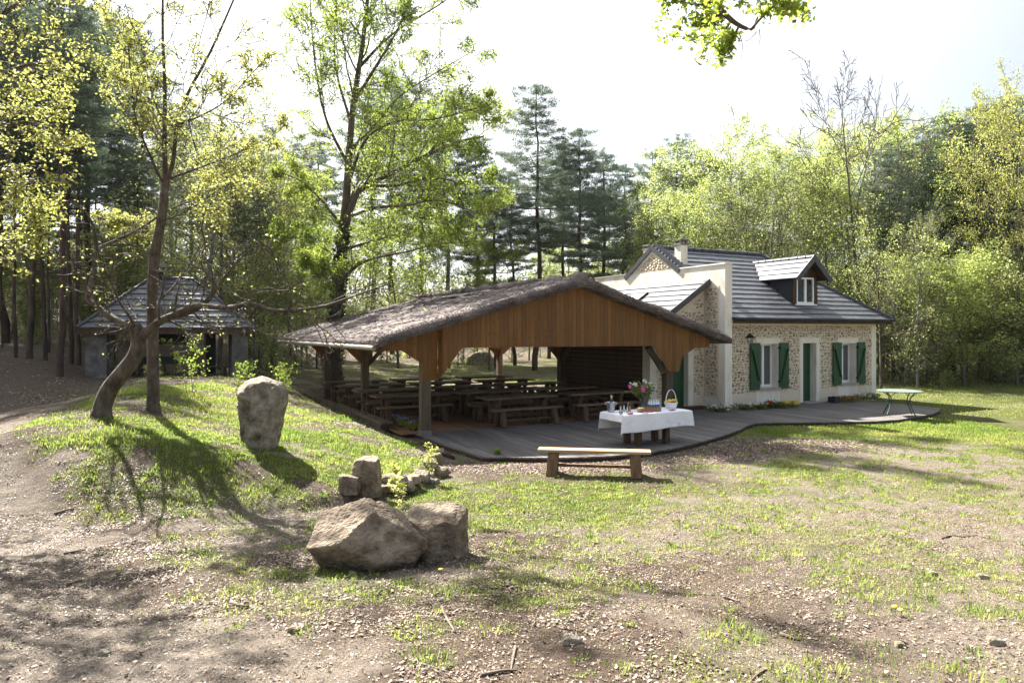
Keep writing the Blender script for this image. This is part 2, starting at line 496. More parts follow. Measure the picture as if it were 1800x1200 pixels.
# ------------------------------------------------------------------ terrain
_bY = np.array([8.6, 9.4, 10.2, 11.0, 12.3, 13.5, 14.6, 15.4, 17.0, 27.0, 40.0])
_bX = np.array([-3.6, -2.7, -1.95, -1.45, -1.2, -1.35, -1.85, -2.35, -3.2, -8.6, -14.0])
PATH = np.array([(-1.6, 1.0), (-2.7, 4.0), (-5.1, 6.6), (-7.9, 9.4), (-10.6, 13.0), (-14.6, 19.0), (-19.0, 26.0), (-29.5, 41.0), (-46.0, 64.0)])


def path_dist(X, Y):
    best = np.full(np.shape(X), 1e9)
    for (ax, ay), (bx, by) in zip(PATH[:-1], PATH[1:]):
        dx, dy = bx - ax, by - ay
        k = np.clip(((X - ax) * dx + (Y - ay) * dy) / (dx * dx + dy * dy), 0, 1)
        best = np.minimum(best, np.hypot(X - ax - k * dx, Y - ay - k * dy))
    return best


def ground_z(X, Y):
    X = np.asarray(X, float); Y = np.asarray(Y, float)
    z = -0.10 + 0.95 * sstep(11.5, 0.0, Y)
    z = z + 0.50 * sstep(-5.0, -10.0, X) * sstep(5.0, 12.0, Y) * (1 - 0.55 * sstep(0, 1, (Y - 30) / 20))
    z = z + sstep(-12.0, -21.0, X) * np.clip(Y - 10, 0, 60) * 0.064
    # grassy bank held by the stone edging
    xb = np.interp(Y, _bY, _bX)
    inside = xb - X
    mk = sstep(8.2, 10.4, Y) * (1 - sstep(20, 30, Y))
    z = z + mk * (0.22 * sstep(-0.05, 0.35, inside) + 0.42 * sstep(0.2, 3.2, inside) * (1 - sstep(5.5, 8.0, inside)))
    ax, ay, bx, by = -9.2, 15.5, -5.6, 9.8
    dx, dy = bx - ax, by - ay
    k = np.clip(((X - ax) * dx + (Y - ay) * dy) / (dx * dx + dy * dy), 0, 1)
    z = z + 0.34 * np.exp(-((X - ax - k * dx) ** 2 + (Y - ay - k * dy) ** 2) / (2 * 1.25 ** 2))
    # rising wood floor far behind
    z = z + 0.03 * np.clip(Y - 52, 0, 120) + 0.035 * np.clip(X - 24, 0, 80)
    # small relief
    near = (1 - sstep(12, 30, Y))
    nondeck = sstep(0.3, 0.9, inside) + (1 - sstep(11.5, 13.0, Y)) * 1.0
    nondeck = np.clip(nondeck, 0.15, 1)
    z = z + (fbm(X * 0.9 + 40, Y * 0.9 + 11, oct=3) - 0.5) * 0.10 * nondeck
    z = z + ((fbm(X * 5.0, Y * 5.0 + 80, oct=3) - 0.5) * 0.045 + (fbm(X * 14.0 + 7, Y * 14.0, oct=2) - 0.5) * 0.022) * near * nondeck
    z = z - 0.05 * sstep(1.3, 0.5, path_dist(X, Y))
    return z


def gz(x, y): return float(ground_z(np.array([x]), np.array([y]))[0])


def px_ground(x, y):
    """photo pixel -> where its ray meets the terrain"""
    d = np.arange(2.5, 90, 0.02)
    X = (x - HX) / FPX * d; Zr = CAMZ - (y - HY) / FPX * d
    g = ground_z(X, d)
    i = int(np.argmax(Zr <= g))
    return float(X[i]), float(d[i]), float(g[i])


def axis_pts(segs):
    out = [segs[0][0]]
    for a, b, st in segs:
        n = max(1, int(round((b - a) / st)))
        out += list(np.linspace(a, b, n + 1)[1:])
    return np.array(out)


gx = axis_pts([(-400, -80, 40), (-80, -30, 5), (-30, -12, 0.6), (-12, -6, 0.16), (-6, 7, 0.045), (7, 16, 0.16), (16, 40, 0.8), (40, 90, 5), (90, 400, 40)])
gy = axis_pts([(-60, -4, 7), (-4, 2, 0.5), (2, 10, 0.045), (10, 13, 0.075), (13, 20, 0.14), (20, 32, 0.4), (32, 70, 1.2), (70, 140, 6), (140, 500, 40)])
GX, GY = np.meshgrid(gx, gy)
gX, gY = GX.ravel(), GY.ravel()
gZ = ground_z(gX, gY)


def chips_mask(X, Y):
    a = 1 - sstep(0.75, 1.15, np.hypot((X - 5.6) / 2.9, (Y - 15.4) / 1.15))
    b = 1 - sstep(0.7, 1.2, np.hypot((X - 0.6) / 2.9, (Y - 13.0) / 0.65))
    c = 1 - sstep(0.6, 1.2, np.hypot((X - 3.2) / 2.2, (Y - 14.0) / 0.9))
    return np.clip(np.maximum(np.maximum(a, b), c) * (0.55 + 0.9 * fbm(X * 1.3, Y * 1.3 + 5, oct=3)), 0, 1)


def grass_mask(X, Y):
    """how much of the ground is living grass"""
    n1 = fbm(X * 0.55 + 3, Y * 0.55 + 9, oct=4); n2 = fbm(X * 2.1 + 31, Y * 2.1, oct=4)
    patch = sstep(0.42, 0.62, 0.5 * n1 + 0.5 * n2)
    xb = np.interp(Y, _bY, _bX)
    bank = sstep(0.0, 0.5, xb - X) * sstep(7.8, 10.2, Y) * (1 - sstep(26, 32, Y)) * (1 - sstep(10.5, 13.0, -X))
    lush = bank * (0.55 * sstep(-9.5, -7.5, X) + 0.45 * sstep(-6.6, -4.2, X)) * sstep(8.6, 10.4, Y) * (1 - sstep(17, 22, Y))
    g = 0.36 * patch
    g = np.maximum(g, bank * (0.05 + 0.8 * sstep(0.49, 0.58, 0.4 * n1 + 0.6 * n2)))
    g = np.maximum(g, lush * (0.10 + 0.85 * sstep(0.45, 0.60, 0.45 * n1 + 0.55 * n2)))
    right = sstep(-1.5, 3.0, X)
    lawn = right * (0.10 + 0.60 * sstep(0.42, 0.60, 0.5 * n1 + 0.5 * n2)) * (0.30 * sstep(4.0, 6.0, Y) + 0.70 * sstep(8.0, 14.0, Y))
    g = np.maximum(g, lawn)
    green = sstep(3.0, 7.0, X) * sstep(13.5, 17.0, Y)
    g = np.maximum(g, green * (0.55 + 0.4 * patch))
    foot = sstep(-2.6, -1.0, X) * (1 - sstep(1.5, 3.2, X)) * sstep(7.4, 9.2, Y) * (1 - sstep(11.0, 12.3, Y))
    g = np.maximum(g, foot * (0.35 + 0.5 * patch))
    back = sstep(30, 34, Y) * (1 - sstep(50, 60, Y)) * sstep(-14, -8, X)
    g = np.maximum(g, back * (0.25 + 0.6 * patch))
    g = g * (1 - 0.9 * sstep(1.35, 0.7, path_dist(X, Y)))
    g = g * (1 - 0.85 * chips_mask(X, Y))
    g = g * (1 - 0.9 * sstep(60, 75, Y))
    return np.clip(g, 0, 1)


def litter_mask(X, Y):
    n = fbm(X * 0.8 + 77, Y * 0.8 + 21, oct=4)
    left = 1 - sstep(-1.0, 3.5, X - 0.12 * Y)
    f = 0.30 + 0.55 * left * sstep(0.35, 0.6, n)
    wood = np.maximum(sstep(48, 56, Y), sstep(-9, -14, X) * sstep(10, 16, Y))
    wood = np.maximum(wood, sstep(30, 34, Y) * sstep(15, 19, X))
    f = np.maximum(f, wood * 0.9)
    f = np.maximum(f, 0.8 * chips_mask(X, Y))
    f = f * (1 - 0.5 * sstep(1.2, 0.6, path_dist(X, Y)) * (1 - sstep(9, 14, Y)))
    return np.clip(f, 0, 1)


nxg, nyg = len(gx), len(gy)
ii = (np.arange(nyg - 1)[:, None] * nxg + np.arange(nxg - 1)[None, :]).ravel()
gF = np.stack([ii, ii + 1, ii + nxg + 1, ii + nxg], 1)


def ground_material():
    m, N, L, B = new_mat('woodland_ground')
    tc = N.new('ShaderNodeTexCoord')
    def noise(scale, det=6, rough=0.6):
        n = N.new('ShaderNodeTexNoise'); n.inputs['Scale'].default_value = scale; n.inputs['Detail'].default_value = det
        n.inputs['Roughness'].default_value = rough
        L.new(tc.outputs['Object'], n.inputs['Vector']); return n.outputs['Fac']
    def ramp(fac, stops):
        r = N.new('ShaderNodeValToRGB'); e = r.color_ramp.elements
        e[0].position, e[0].color = stops[0][0], c4(stops[0][1]); e[1].position, e[1].color = stops[-1][0], c4(stops[-1][1])
        for p, c in stops[1:-1]:
            q = e.new(p); q.color = c4(c)
        L.new(fac, r.inputs['Fac']); return r.outputs[0]
    def mix(f, a, b):
        x = N.new('ShaderNodeMix'); x.data_type = 'RGBA'; L.new(f, x.inputs[0]); L.new(a, x.inputs[6]); L.new(b, x.inputs[7]); return x.outputs[2]
    def thresh(attr, nz, soft=0.18):
        a = N.new('ShaderNodeAttribute'); a.attribute_name = attr
        s = N.new('ShaderNodeMath'); s.operation = 'ADD'; L.new(a.outputs['Fac'], s.inputs[0]); L.new(nz, s.inputs[1])
        r = N.new('ShaderNodeMapRange'); r.inputs['From Min'].default_value = 0.92 - soft; r.inputs['From Max'].default_value = 0.92 + soft
        L.new(s.outputs[0], r.inputs['Value']); return r.outputs[0]
    fine, mid, big = noise(60, 8, 0.7), noise(11, 9, 0.7), noise(1.4, 6)
    soil = ramp(mid, [(0.28, (0.14, 0.112, 0.09)), (0.5, (0.30, 0.25, 0.202)), (0.72, (0.43, 0.37, 0.305))])
    lit = ramp(fine, [(0.30, (0.045, 0.032, 0.024)), (0.5, (0.115, 0.083, 0.061)), (0.68, (0.26, 0.20, 0.155))])
    grs = ramp(fine, [(0.30, (0.055, 0.060, 0.018)), (0.52, (0.120, 0.125, 0.040)), (0.72, (0.205, 0.190, 0.085))])
    lit = mix(ramp(noise(3.2, 8, 0.7), [(0.42, (0, 0, 0)), (0.6, (1, 1, 1))]), lit, ramp(mid, [(0.3, (0.05, 0.036, 0.027)), (0.7, (0.21, 0.155, 0.115))]))
    sp = N.new('ShaderNodeMix'); sp.data_type = 'RGBA'; sp.blend_type = 'MULTIPLY'; sp.inputs[0].default_value = 1.0
    L.new(soil, sp.inputs[6]); L.new(ramp(noise(95, 6, 0.7), [(0.34, (0.42, 0.38, 0.34)), (0.5, (1, 1, 1)), (0.7, (1.2, 1.18, 1.15))]), sp.inputs[7]); soil = sp.outputs[2]
    c = mix(thresh('litter', mid, 0.2), soil, lit)
    c = mix(thresh('grass', fine, 0.22), c, grs)
    L.new(c, B.inputs['Base Color'])
    B.inputs['Roughness'].default_value = 0.95; B.inputs['Specular IOR Level'].default_value = 0.12
    ad = N.new('ShaderNodeMath'); ad.operation = 'MULTIPLY_ADD'; ad.inputs[1].default_value = 0.6; L.new(fine, ad.inputs[0]); L.new(mid, ad.inputs[2])
    b0 = N.new('ShaderNodeBump'); b0.inputs['Strength'].default_value = 1.0; b0.inputs['Distance'].default_value = 0.10
    L.new(noise(16, 9, 0.75), b0.inputs['Height'])
    bp = N.new('ShaderNodeBump'); bp.inputs['Strength'].default_value = 1.0; bp.inputs['Distance'].default_value = 0.05
    L.new(b0.outputs[0], bp.inputs['Normal'])
    L.new(ad.outputs[0], bp.inputs['Height']); L.new(bp.outputs[0], B.inputs['Normal'])
    return m


ground = link('ground', mesh_np('ground', np.stack([gX, gY, gZ], 1), gF, ground_material(), True,
                                {'grass': grass_mask(gX, gY), 'litter': litter_mask(gX, gY)}))
tag(ground, kind='structure')

# ------------------------------------------------------------------ timber deck: planks along s, cut to the curved edge
edge_px = [(748, 771), (770, 790), (800, 800), (850, 803), (930, 804), (1000, 804), (1070, 801), (1130, 796), (1185, 787), (1232, 776), (1275, 764),
           (1304, 753), (1314, 747), (1330, 743), (1360, 742), (1400, 742), (1480, 741), (1540, 740), (1580, 737), (1615, 732),
           (1640, 726.5), (1652, 721.5), (1652, 717)]
EP = np.array([pxz(x, y, 0.0)[:2] for x, y in edge_px])
ts = np.stack([(EP - O) @ U, (EP - O) @ V], 1)            # deck edge in (t, s)
order = np.argsort(ts[:, 0])
deck_t, deck_s = ts[order, 0], ts[order, 1]
T_END = deck_t[-1]


def deck_front(t): return float(np.interp(t, deck_t, deck_s))


def deck_back(t):
    if t < 7.6: return 0.45
    if t < 10.3: return 1.24
    if t < 18.0: return 0.73
    k = (t - 18.0) / (T_END - 18.0)
    return 0.73 + (deck_front(T_END) + 0.35 - 0.73) * k ** 1.6


deck = empty('deck', W(0, 0, 0), TH); tag(deck, kind='structure')
frame = MB()
rng = random.Random(3)
t = -0.12
while t < T_END - 0.02:
    w = 0.142
    t1 = min(t + w - 0.007, T_END)
    f0, f1, b0, b1 = deck_front(t), deck_front(t1), deck_back(t), deck_back(t1)
    if b0 - f0 > 0.15:
        zt = rng.uniform(-0.004, 0.004)
        m = MB()
        cuts = [0.0]
        if b0 - f0 > 3.2 and rng.random() < 0.7: cuts.append(rng.uniform(0.3, 0.7))
        cuts.append(1.0)
        for a, c in zip(cuts[:-1], cuts[1:]):
            g = 0.004 if a > 0 else 0
            p = [(t, f0 + (b0 - f0) * a + g), (t1, f1 + (b1 - f1) * a + g), (t1, f1 + (b1 - f1) * c), (t, f0 + (b0 - f0) * c)]
            pl = MB(); pl.prism(p, zt - 0.03, zt, 2)
            pl.build('plank', M['deck'], deck)
    t += w
# rim board under the planks
rim = MB()
for i in range(len(deck_t) - 1):
    a, b = (deck_t[i], deck_s[i] + 0.05), (deck_t[i + 1], deck_s[i + 1] + 0.05)
    rim.bar((a[0], a[1], -0.13), (b[0], b[1], -0.13), 0.04, 0.19)
rim.build('rim_board', M['brown_wood'], deck)
# brown boards inside the pavilion
pfloor = empty('pavilion_floor', W(0, 0, 0), TH); tag(pfloor, kind='structure')
t = -0.45
while t < 7.75:
    w = 0.155
    zt = rng.uniform(-0.003, 0.003)
    MB().box(t, t + w - 0.006, 0.47, 10.9, zt - 0.03, zt).build('floor_board', M['floor_wood'], pfloor)
    t += w

# ------------------------------------------------------------------ roof tiles and rubble stone
def tile_slope(parent, A, B, C, D, rows, tw, mat, rs, lift=0.045, overlap=1.16):
    """courses of tiles over the quad A,B (eave) D,C (top); each course is one part"""
    A, B, C, D = (np.array(p, float) for p in (A, B, C, D))
    nrm = np.cross(B - A, D - A); nrm /= np.linalg.norm(nrm)
    if nrm[2] < 0: nrm = -nrm
    for k in range(rows):
        v0, v1 = k / rows, min((k + overlap) / rows, 1.0)
        L0, R0, L1, R1 = A + (D - A) * v0, B + (C - B) * v0, A + (D - A) * v1, B + (C - B) * v1
        n = max(2, int(round(np.linalg.norm(R0 - L0) / tw)))
        verts, faces = [], []
        shift = 0.5 if k % 2 else 0.0
        us = [0.0]
        us += [u for u in ((i + shift) / n for i in range(n + 1)) if 0.01 < u < 0.99] + [1.0]
        for i in range(len(us) - 1):
            j = rs.uniform(-0.004, 0.004)
            for e in (us[i] + 0.0006, us[i + 1] - 0.0006):
                lo = L0 + (R0 - L0) * e; hi = L1 + (R1 - L1) * e
                verts += [lo + nrm * 0.004, lo + nrm * (lift + j), hi + nrm * (0.012 + j * 0.3)]
        m = len(us) - 1
        for i in range(2 * m - 1):
            b = i * 3
            faces += [(b, b + 3, b + 4, b + 1), (b + 1, b + 4, b + 5, b + 2)]
        e = len(verts) - 3
        me = bpy.data.meshes.new('tile_course')
        me.from_pydata([tuple(v) for v in verts], [], faces + [(0, 1, 2), (e, e + 2, e + 1)])
        me.materials.append(mat); me.update()
        link('tile_course', me, parent)


def ridge_caps(name, parent, p, q, mat, step=0.36, r=0.085):
    p, q = np.array(p, float), np.array(q, float)
    n = max(2, int(np.linalg.norm(q - p) / step)); d = (q - p) / n
    for i in range(n):
        a = p + d * i; b = a + d * 1.08
        MB().tube([a, a + d * 0.12, a + d * 0.14, b], [r * 1.18, r * 1.18, r, r * 0.96], 8).build(name, mat, parent)


def stone_face(name, parent, rect, holes, origin, ax, nrm, seed, dens=1.0):
    """rubble stones bedded in mortar over rect (u0,u1,z0,z1) of a wall, leaving out holes"""
    rs = np.random.RandomState(seed)
    u0, u1, z0, z1 = rect
    vs_, fs_, cs = [], [], []
    base = 0; z = z0 + 0.05
    while z < z1 - 0.03:
        h = rs.uniform(0.06, 0.115); u = u0 + rs.uniform(0.0, 0.1)
        while u < u1:
            w = rs.uniform(0.07, 0.20)
            cu, cz = u + w / 2, z + h / 2 + rs.uniform(-0.025, 0.025)
            ru, rz = w * 0.5 * rs.uniform(0.72, 0.98), h * 0.5 * rs.uniform(0.72, 1.05)
            u += w * rs.uniform(0.98, 1.12)
            if cu - ru < u0 or cu + ru > u1 or cz + rz > z1 or cz - rz < z0: continue
            if any(a - ru < cu < b + ru and c - rz < cz < d + rz for a, b, c, d in holes): continue
            n = 7
            ang = np.linspace(0, 2 * np.pi, n, endpoint=False) + rs.rand() * 1.0
            sq = 1.0 / np.maximum(np.abs(np.cos(ang)), np.abs(np.sin(ang))) ** 0.55
            rad = sq * rs.uniform(0.78, 1.02, n)
            dep = rs.uniform(0.008, 0.022)
            pu, pz = cu + ru * rad * np.cos(ang), cz + rz * rad * np.sin(ang)
            r0 = np.stack([pu, pz, np.full(n, -0.004)], 1)
            r1 = np.stack([cu + (pu - cu) * 0.93, cz + (pz - cz) * 0.93, np.full(n, dep * 0.7)], 1)
            r2 = np.stack([cu + (pu - cu) * 0.6, cz + (pz - cz) * 0.6, dep + rs.uniform(-0.006, 0.006, n)], 1)
            vs_.append(np.concatenate([r0, r1, r2]))
            cs.append(np.full(3 * n, np.clip(rs.normal(0.52, 0.25), 0.02, 0.98)))
            i = np.arange(n); j = (i + 1) % n
            tri = [np.stack([i, j, n + j], 1), np.stack([i, n + j, n + i], 1), np.stack([n + i, n + j, 2 * n + j], 1), np.stack([n + i, 2 * n + j, 2 * n + i], 1)]
            cap = np.stack([np.full(n - 2, 2 * n), 2 * n + np.arange(1, n - 1), 2 * n + np.arange(2, n)], 1)
            fs_.append(np.concatenate(tri + [cap]) + base); base += 3 * n
        z += h * 0.98
    P = np.concatenate(vs_)
    ax, nrm, origin = (np.array(a, float) for a in (ax, nrm, origin))
    X = origin + P[:, :1] * ax + P[:, 1:2] * np.array([0, 0, 1.0]) + P[:, 2:] * nrm
    o = link(name, mesh_np(name, X, np.concatenate(fs_), M['stone'], False, {'c': np.concatenate(cs)}), parent)
    tag(o, kind='stuff')
    return o


def wall_with_holes(rect, holes, y0, y1):
    """slab u0..u1 x z0..z1 between y0 (front) and y1 with rectangular openings, as boxes butted together -> one mesh grid"""
    u0, u1, z0, z1 = rect
    us = sorted({u0, u1, *[h[0] for h in holes], *[h[1] for h in holes]}); zs = sorted({z0, z1, *[h[2] for h in holes], *[h[3] for h in holes]})
    m = MB()
    def solid(i, j):
        if i < 0 or j < 0 or i >= len(us) - 1 or j >= len(zs) - 1: return False
        cu, cz = (us[i] + us[i + 1]) / 2, (zs[j] + zs[j + 1]) / 2
        return not any(a < cu < b and c < cz < d for a, b, c, d in holes)
    for i in range(len(us) - 1):
        for j in range(len(zs) - 1):
            if not solid(i, j): continue
            a, b, c, d = us[i], us[i + 1], zs[j], zs[j + 1]
            m.quad((a, y0, c), (b, y0, c), (b, y0, d), (a, y0, d)); m.quad((b, y1, c), (a, y1, c), (a, y1, d), (b, y1, d))
            if not solid(i - 1, j): m.quad((a, y1, c), (a, y0, c), (a, y0, d), (a, y1, d))
            if not solid(i + 1, j): m.quad((b, y0, c), (b, y1, c), (b, y1, d), (b, y0, d))
            if not solid(i, j - 1): m.quad((a, y1, c), (b, y1, c), (b, y0, c), (a, y0, c))
            if not solid(i, j + 1): m.quad((a, y0, d), (b, y0, d), (b, y1, d), (a, y1, d))
    return m


# ------------------------------------------------------------------ house (local axes: x = t - HT, y = s - HS)
HT, HS = 10.3, 0.75
house = empty('house', W(HT, HS, 0), TH)
tag(house, 'cream stone cottage with grey tiled roof, dormer and green shutters', 'house')
rsr = random.Random(11)
HW = 7.73                                   # front wall length
HD = 6.55                                   # depth
wins = [(1.62, 2.50, 0.60, 2.04), (5.70, 6.55, 0.60, 2.02)]
doorh = (3.74, 4.42, 0.0, 2.05)
wall = wall_with_holes((0.0, HW, -0.15, 2.86), wins + [doorh], 0.0, 0.38).build('wall', M['render'], house)
MB().box(HW - 0.35, HW, 0.385, HD, -0.15, 2.86).build('wall', M['render'], house)
MB().box(0.0, HW - 0.36, HD - 0.35, HD, -0.15, 2.86).build('wall', M['render'], house)
# mortar panel, a few mm proud of the render, with the stones bedded in it
holes_big = [(wins[0][0] - 0.12, wins[0][1] + 0.12, -0.2, 2.22), (wins[1][0] - 0.12, wins[1][1] + 0.12, -0.2, 2.20), (doorh[0] - 0.17, doorh[1] + 0.17, -0.2, 2.23)]
stone_rect = (0.10, HW - 0.25, 0.42, 2.66)
wall_with_holes(stone_rect, holes_big, -0.006, 0.02).build('mortar_panel', M['mortar'], house)
stone_face('stone_facing', house, stone_rect, holes_big, (0, -0.006, 0), (1, 0, 0), (0, -1, 0), 5)
# fire wall end: tall cream wall standing out above the lower roof
PARZ = 4.55
fw = MB(); fw.box(-0.30, 0.0 - 0.004, -0.40, 6.55, -0.15, PARZ)
gab0, gab1, gapx, gapz = 1.75, 4.45, 3.1, 5.52 - 0.08
fwall = fw.build('fire_wall', M['render'], house)
MB().prism([(gab0 + 0.05, PARZ + 0.002), (gab1 - 0.05, PARZ + 0.002), (gapx, gapz - 0.05)], -0.27, -0.01, 0).build('gable', M['render'], house)
# stone in the gable triangle (faces the lower roof)
gm = MB(); gm.prism([(gab0 + 0.30, PARZ + 0.05), (gab1 - 0.30, PARZ + 0.05), (gapx, gapz - 0.22)], -0.276, -0.2695, 0).build('mortar_panel', M['mortar'], house)
rs2 = np.random.RandomState(8)
sv, sf, sc, bb = [], [], [], 0
for _ in range(1600):
    y, z = rs2.uniform(gab0 + 0.35, gab1 - 0.35), rs2.uniform(PARZ + 0.09, gapz - 0.3)
    half = (gapz - 0.25 - z) * (gab1 - gab0 - 0.60) / 2 / (gapz - 0.22 - PARZ - 0.05)
    if abs(y - gapx) > half - 0.05: continue
    if any(abs(y - a) < 0.105 and abs(z - b) < 0.075 for a, b in sc): continue
    sc.append((y, z))
tri_v, tri_f, tri_c = [], [], []
for y, z in sc:
    ang = np.linspace(0, 2 * np.pi, 7, endpoint=False) + rs2.rand(); r = rs2.uniform(0.8, 1.1, 7)
    b = len(tri_v)
    for k, dep in ((1.0, -0.274), (0.85, -0.296)):
        tri_v += [(dep, y + 0.062 * k * r[i] * math.cos(ang[i]), z + 0.045 * k * r[i] * math.sin(ang[i])) for i in range(7)]
    tri_f += [(b + i, b + 7 + i, b + 7 + (i + 1) % 7) for i in range(7)] + [(b + i, b + 7 + (i + 1) % 7, b + (i + 1) % 7) for i in range(7)]
    tri_f += [(b + 7, b + 7 + i + 1, b + 7 + i) for i in range(1, 6)]
    tri_c += [float(np.clip(rs2.normal(0.6, 0.22), 0, 1))] * 14
tag(link('stone_facing', mesh_np('stone_facing', tri_v, tri_f, M['stone'], False, {'c': tri_c}), house), kind='stuff')
# parapet coping
MB().box(-0.33, 0.0, -0.43, gab0 - 0.02, PARZ + 0.003, PARZ + 0.05).build('coping', M['render'], house)
MB().box(-0.33, 0.0, gab1 + 0.02, 6.58, PARZ + 0.003, PARZ + 0.05).build('coping', M['sill'], house)
# left face of the fire wall below the lower roof: stone strip
MB().box(-0.312, -0.301, -0.14, 0.48, 0.36, 3.9).build('mortar_panel', M['mortar'], house)
stone_face('stone_facing', house, (-0.12, 0.46, 0.38, 3.85), [], (-0.312, 0, 0), (0, 1, 0), (-1, 0, 0), 12)

# main roof
roof = empty('roof', (0, 0, 0)); roof.parent = house
EZ, RZ, RY = 2.86, 5.42, 3.1
RX = 5.1
EX = HW + 0.30
sl = (RZ - EZ) / (RY + 0.42)
A, B, C, D = (0.0, -0.42, EZ), (EX, -0.42, EZ), (RX, RY, RZ), (0.0, RY, RZ)
tile_slope(roof, A, B, C, D, 15, 0.33, M['tile'], rsr)
EB = 6.62
tile_slope(roof, (EX, EB, EZ), (0.0, EB, EZ), (0.0, RY, RZ), (RX, RY, RZ), 15, 0.33, M['tile'], rsr)
tile_slope(roof, (EX, -0.42, EZ), (EX, EB, EZ), (RX, RY + 0.003, RZ), (RX, RY - 0.003, RZ), 15, 0.33, M['tile'], rsr)
ro = MB()
ro.quad((0.0, -0.40, EZ - 0.03), (EX - 0.02, -0.40, EZ - 0.03), (RX, RY, RZ - 0.03), (0.0, RY, RZ - 0.03))
ro.quad((EX - 0.02, EB - 0.02, EZ - 0.03), (0.0, EB - 0.02, EZ - 0.03), (0.0, RY, RZ - 0.03), (RX, RY, RZ - 0.03))
ro.quad((EX - 0.02, -0.40, EZ - 0.03), (EX - 0.02, EB - 0.02, EZ - 0.03), (RX, RY, RZ - 0.03))
ro.quad((0.0, -0.40, EZ - 0.05), (0.0, EB - 0.02, EZ - 0.05), (EX - 0.02, EB - 0.02, EZ - 0.05), (EX - 0.02, -0.40, EZ - 0.05))
ro.build('soffit', M['brown_wood'], roof)
ridge_caps('ridge_tile', roof, (-0.30, RY, RZ + 0.03), (RX, RY, RZ + 0.03), M['tile_dark'])
ridge_caps('hip_tile', roof, (RX, RY, RZ + 0.03), (EX, -0.42, EZ + 0.05), M['tile_dark'], step=0.40, r=0.075)
ridge_caps('hip_tile', roof, (RX, RY, RZ + 0.03), (EX, EB, EZ + 0.05), M['tile_dark'], step=0.40, r=0.075)
MB().box(0.0, EX - 0.01, -0.455, -0.43, EZ - 0.15, EZ - 0.0).build('fascia', M['brown_wood'], roof)
gut = [(0.0, -0.50, EZ - 0.005), (EX + 0.03, -0.50, EZ - 0.005)]
MB().tube(gut, 0.05, 10).build('gutter', M['slate_side'], roof)
MB().box(EX - 0.005, EX + 0.02, -0.42, EB, EZ - 0.15, EZ).build('fascia', M['brown_wood'], roof)
# verge of the gable above the parapet: dark barge pieces
for y, z in ((gab0 - 0.10, PARZ - 0.06), (gab1 + 0.18, PARZ - 0.12)):
    MB().bar((-0.315, gapx, RZ + 0.0), (-0.315, y, z), 0.05, 0.17).build('barge_board', M['tile_dark'], roof)
for k in range(9):
    u = (k + 0.3) / 9
    y0, z0 = gapx + (gab0 - 0.10 - gapx) * u, RZ + (PARZ - 0.06 - RZ) * u
    MB().bar((-0.33, y0, z0 + 0.09), (0.02, y0, z0 + 0.07), 0.17, 0.10, up=(0, 0.6, 1)).build('verge_tile', M['tile'], roof)
# chimneys
def chimney(x, y, z0, z1):
    c = MB().box(x - 0.155, x + 0.155, y - 0.155, y + 0.155, z0, z1).build('chimney', M['render'], house)
    MB().box(x - 0.20, x + 0.20, y - 0.20, y + 0.20, z1 + 0.002, z1 + 0.06).build('chimney_cap', M['concrete'], c)
    k = MB()
    for a in (-0.12, 0.12):
        for b in (-0.12, 0.12):
            k.box(x + a - 0.035, x + a + 0.035, y + b - 0.035, y + b + 0.035, z1 + 0.062, z1 + 0.15)
    k.build('chimney_vent', M['concrete'], c)
    MB().box(x - 0.18, x + 0.18, y - 0.18, y + 0.18, z1 + 0.152, z1 + 0.20).build('chimney_slab', M['concrete'], c)
chimney(0.34, 2.30, 4.2, 5.46)
chimney(0.34, 4.00, 4.2, 5.46)
# dormer
DX0, DX1, DY = 3.56, 4.80, 0.27
DZ0, DZE, DZR = EZ + sl * (DY + 0.42) + 0.0, 4.36, 5.02
dorm = empty('dormer', (0, 0, 0)); dorm.parent = house
dy_e = (DZE - EZ) / sl - 0.42            # where the dormer eave meets the main roof
dy_r = (DZR - EZ) / sl - 0.42
cheek = [(DY, DZ0 - 0.05), (DY, DZE), (dy_e + 0.3, DZE + 0.02), (dy_e, DZE - 0.1)]
for x0 in (DX0, DX1 - 0.06):
    MB().prism([(DY + 0.02, DZ0 - 0.05), (DY + 0.02, DZE + 0.05), (dy_e + 0.2, DZE + 0.05), (dy_e + 0.05, DZE)], x0, x0 + 0.06, 0).build('cheek', M['slate_side'], dorm)
for k in range(6):
    z = DZ0 + 0.08 + k * (DZE - DZ0 - 0.1) / 6
    ye = (z - EZ) / sl - 0.42
    MB().box(DX0 - 0.012, DX0 - 0.001, DY + 0.03, max(ye, DY + 0.1), z, z + 0.16).build('slate_course', M['slate_side'], dorm)
fr = MB()
fr.box(DX0, DX0 + 0.17, DY - 0.03, DY + 0.08, DZ0 - 0.05, DZE); fr.box(DX1 - 0.17, DX1, DY - 0.03, DY + 0.08, DZ0 - 0.05, DZE)
fr.build('dormer_post', M['brown_wood'], dorm)
mid = (DX0 + DX1) / 2
MB().prism([(DX0 - 0.05, DZE + 0.002), (DX1 + 0.05, DZE + 0.002), (mid, DZR - 0.06)], DY - 0.03, DY + 0.05, 1).build('dormer_gable', M['brown_wood'], dorm)
tile_slope(dorm, (DX0 - 0.22, dy_e + 0.25, DZE - 0.10), (DX0 - 0.22, DY - 0.38, DZE - 0.10), (mid, DY - 0.38, DZR), (mid, dy_r + 0.2, DZR), 4, 0.3, M['tile'], rsr, lift=0.04)
tile_slope(dorm, (DX1 + 0.22, DY - 0.38, DZE - 0.10), (DX1 + 0.22, dy_e + 0.25, DZE - 0.10), (mid, dy_r + 0.2, DZR), (mid, DY - 0.38, DZR), 4, 0.3, M['tile'], rsr, lift=0.04)
und = MB()
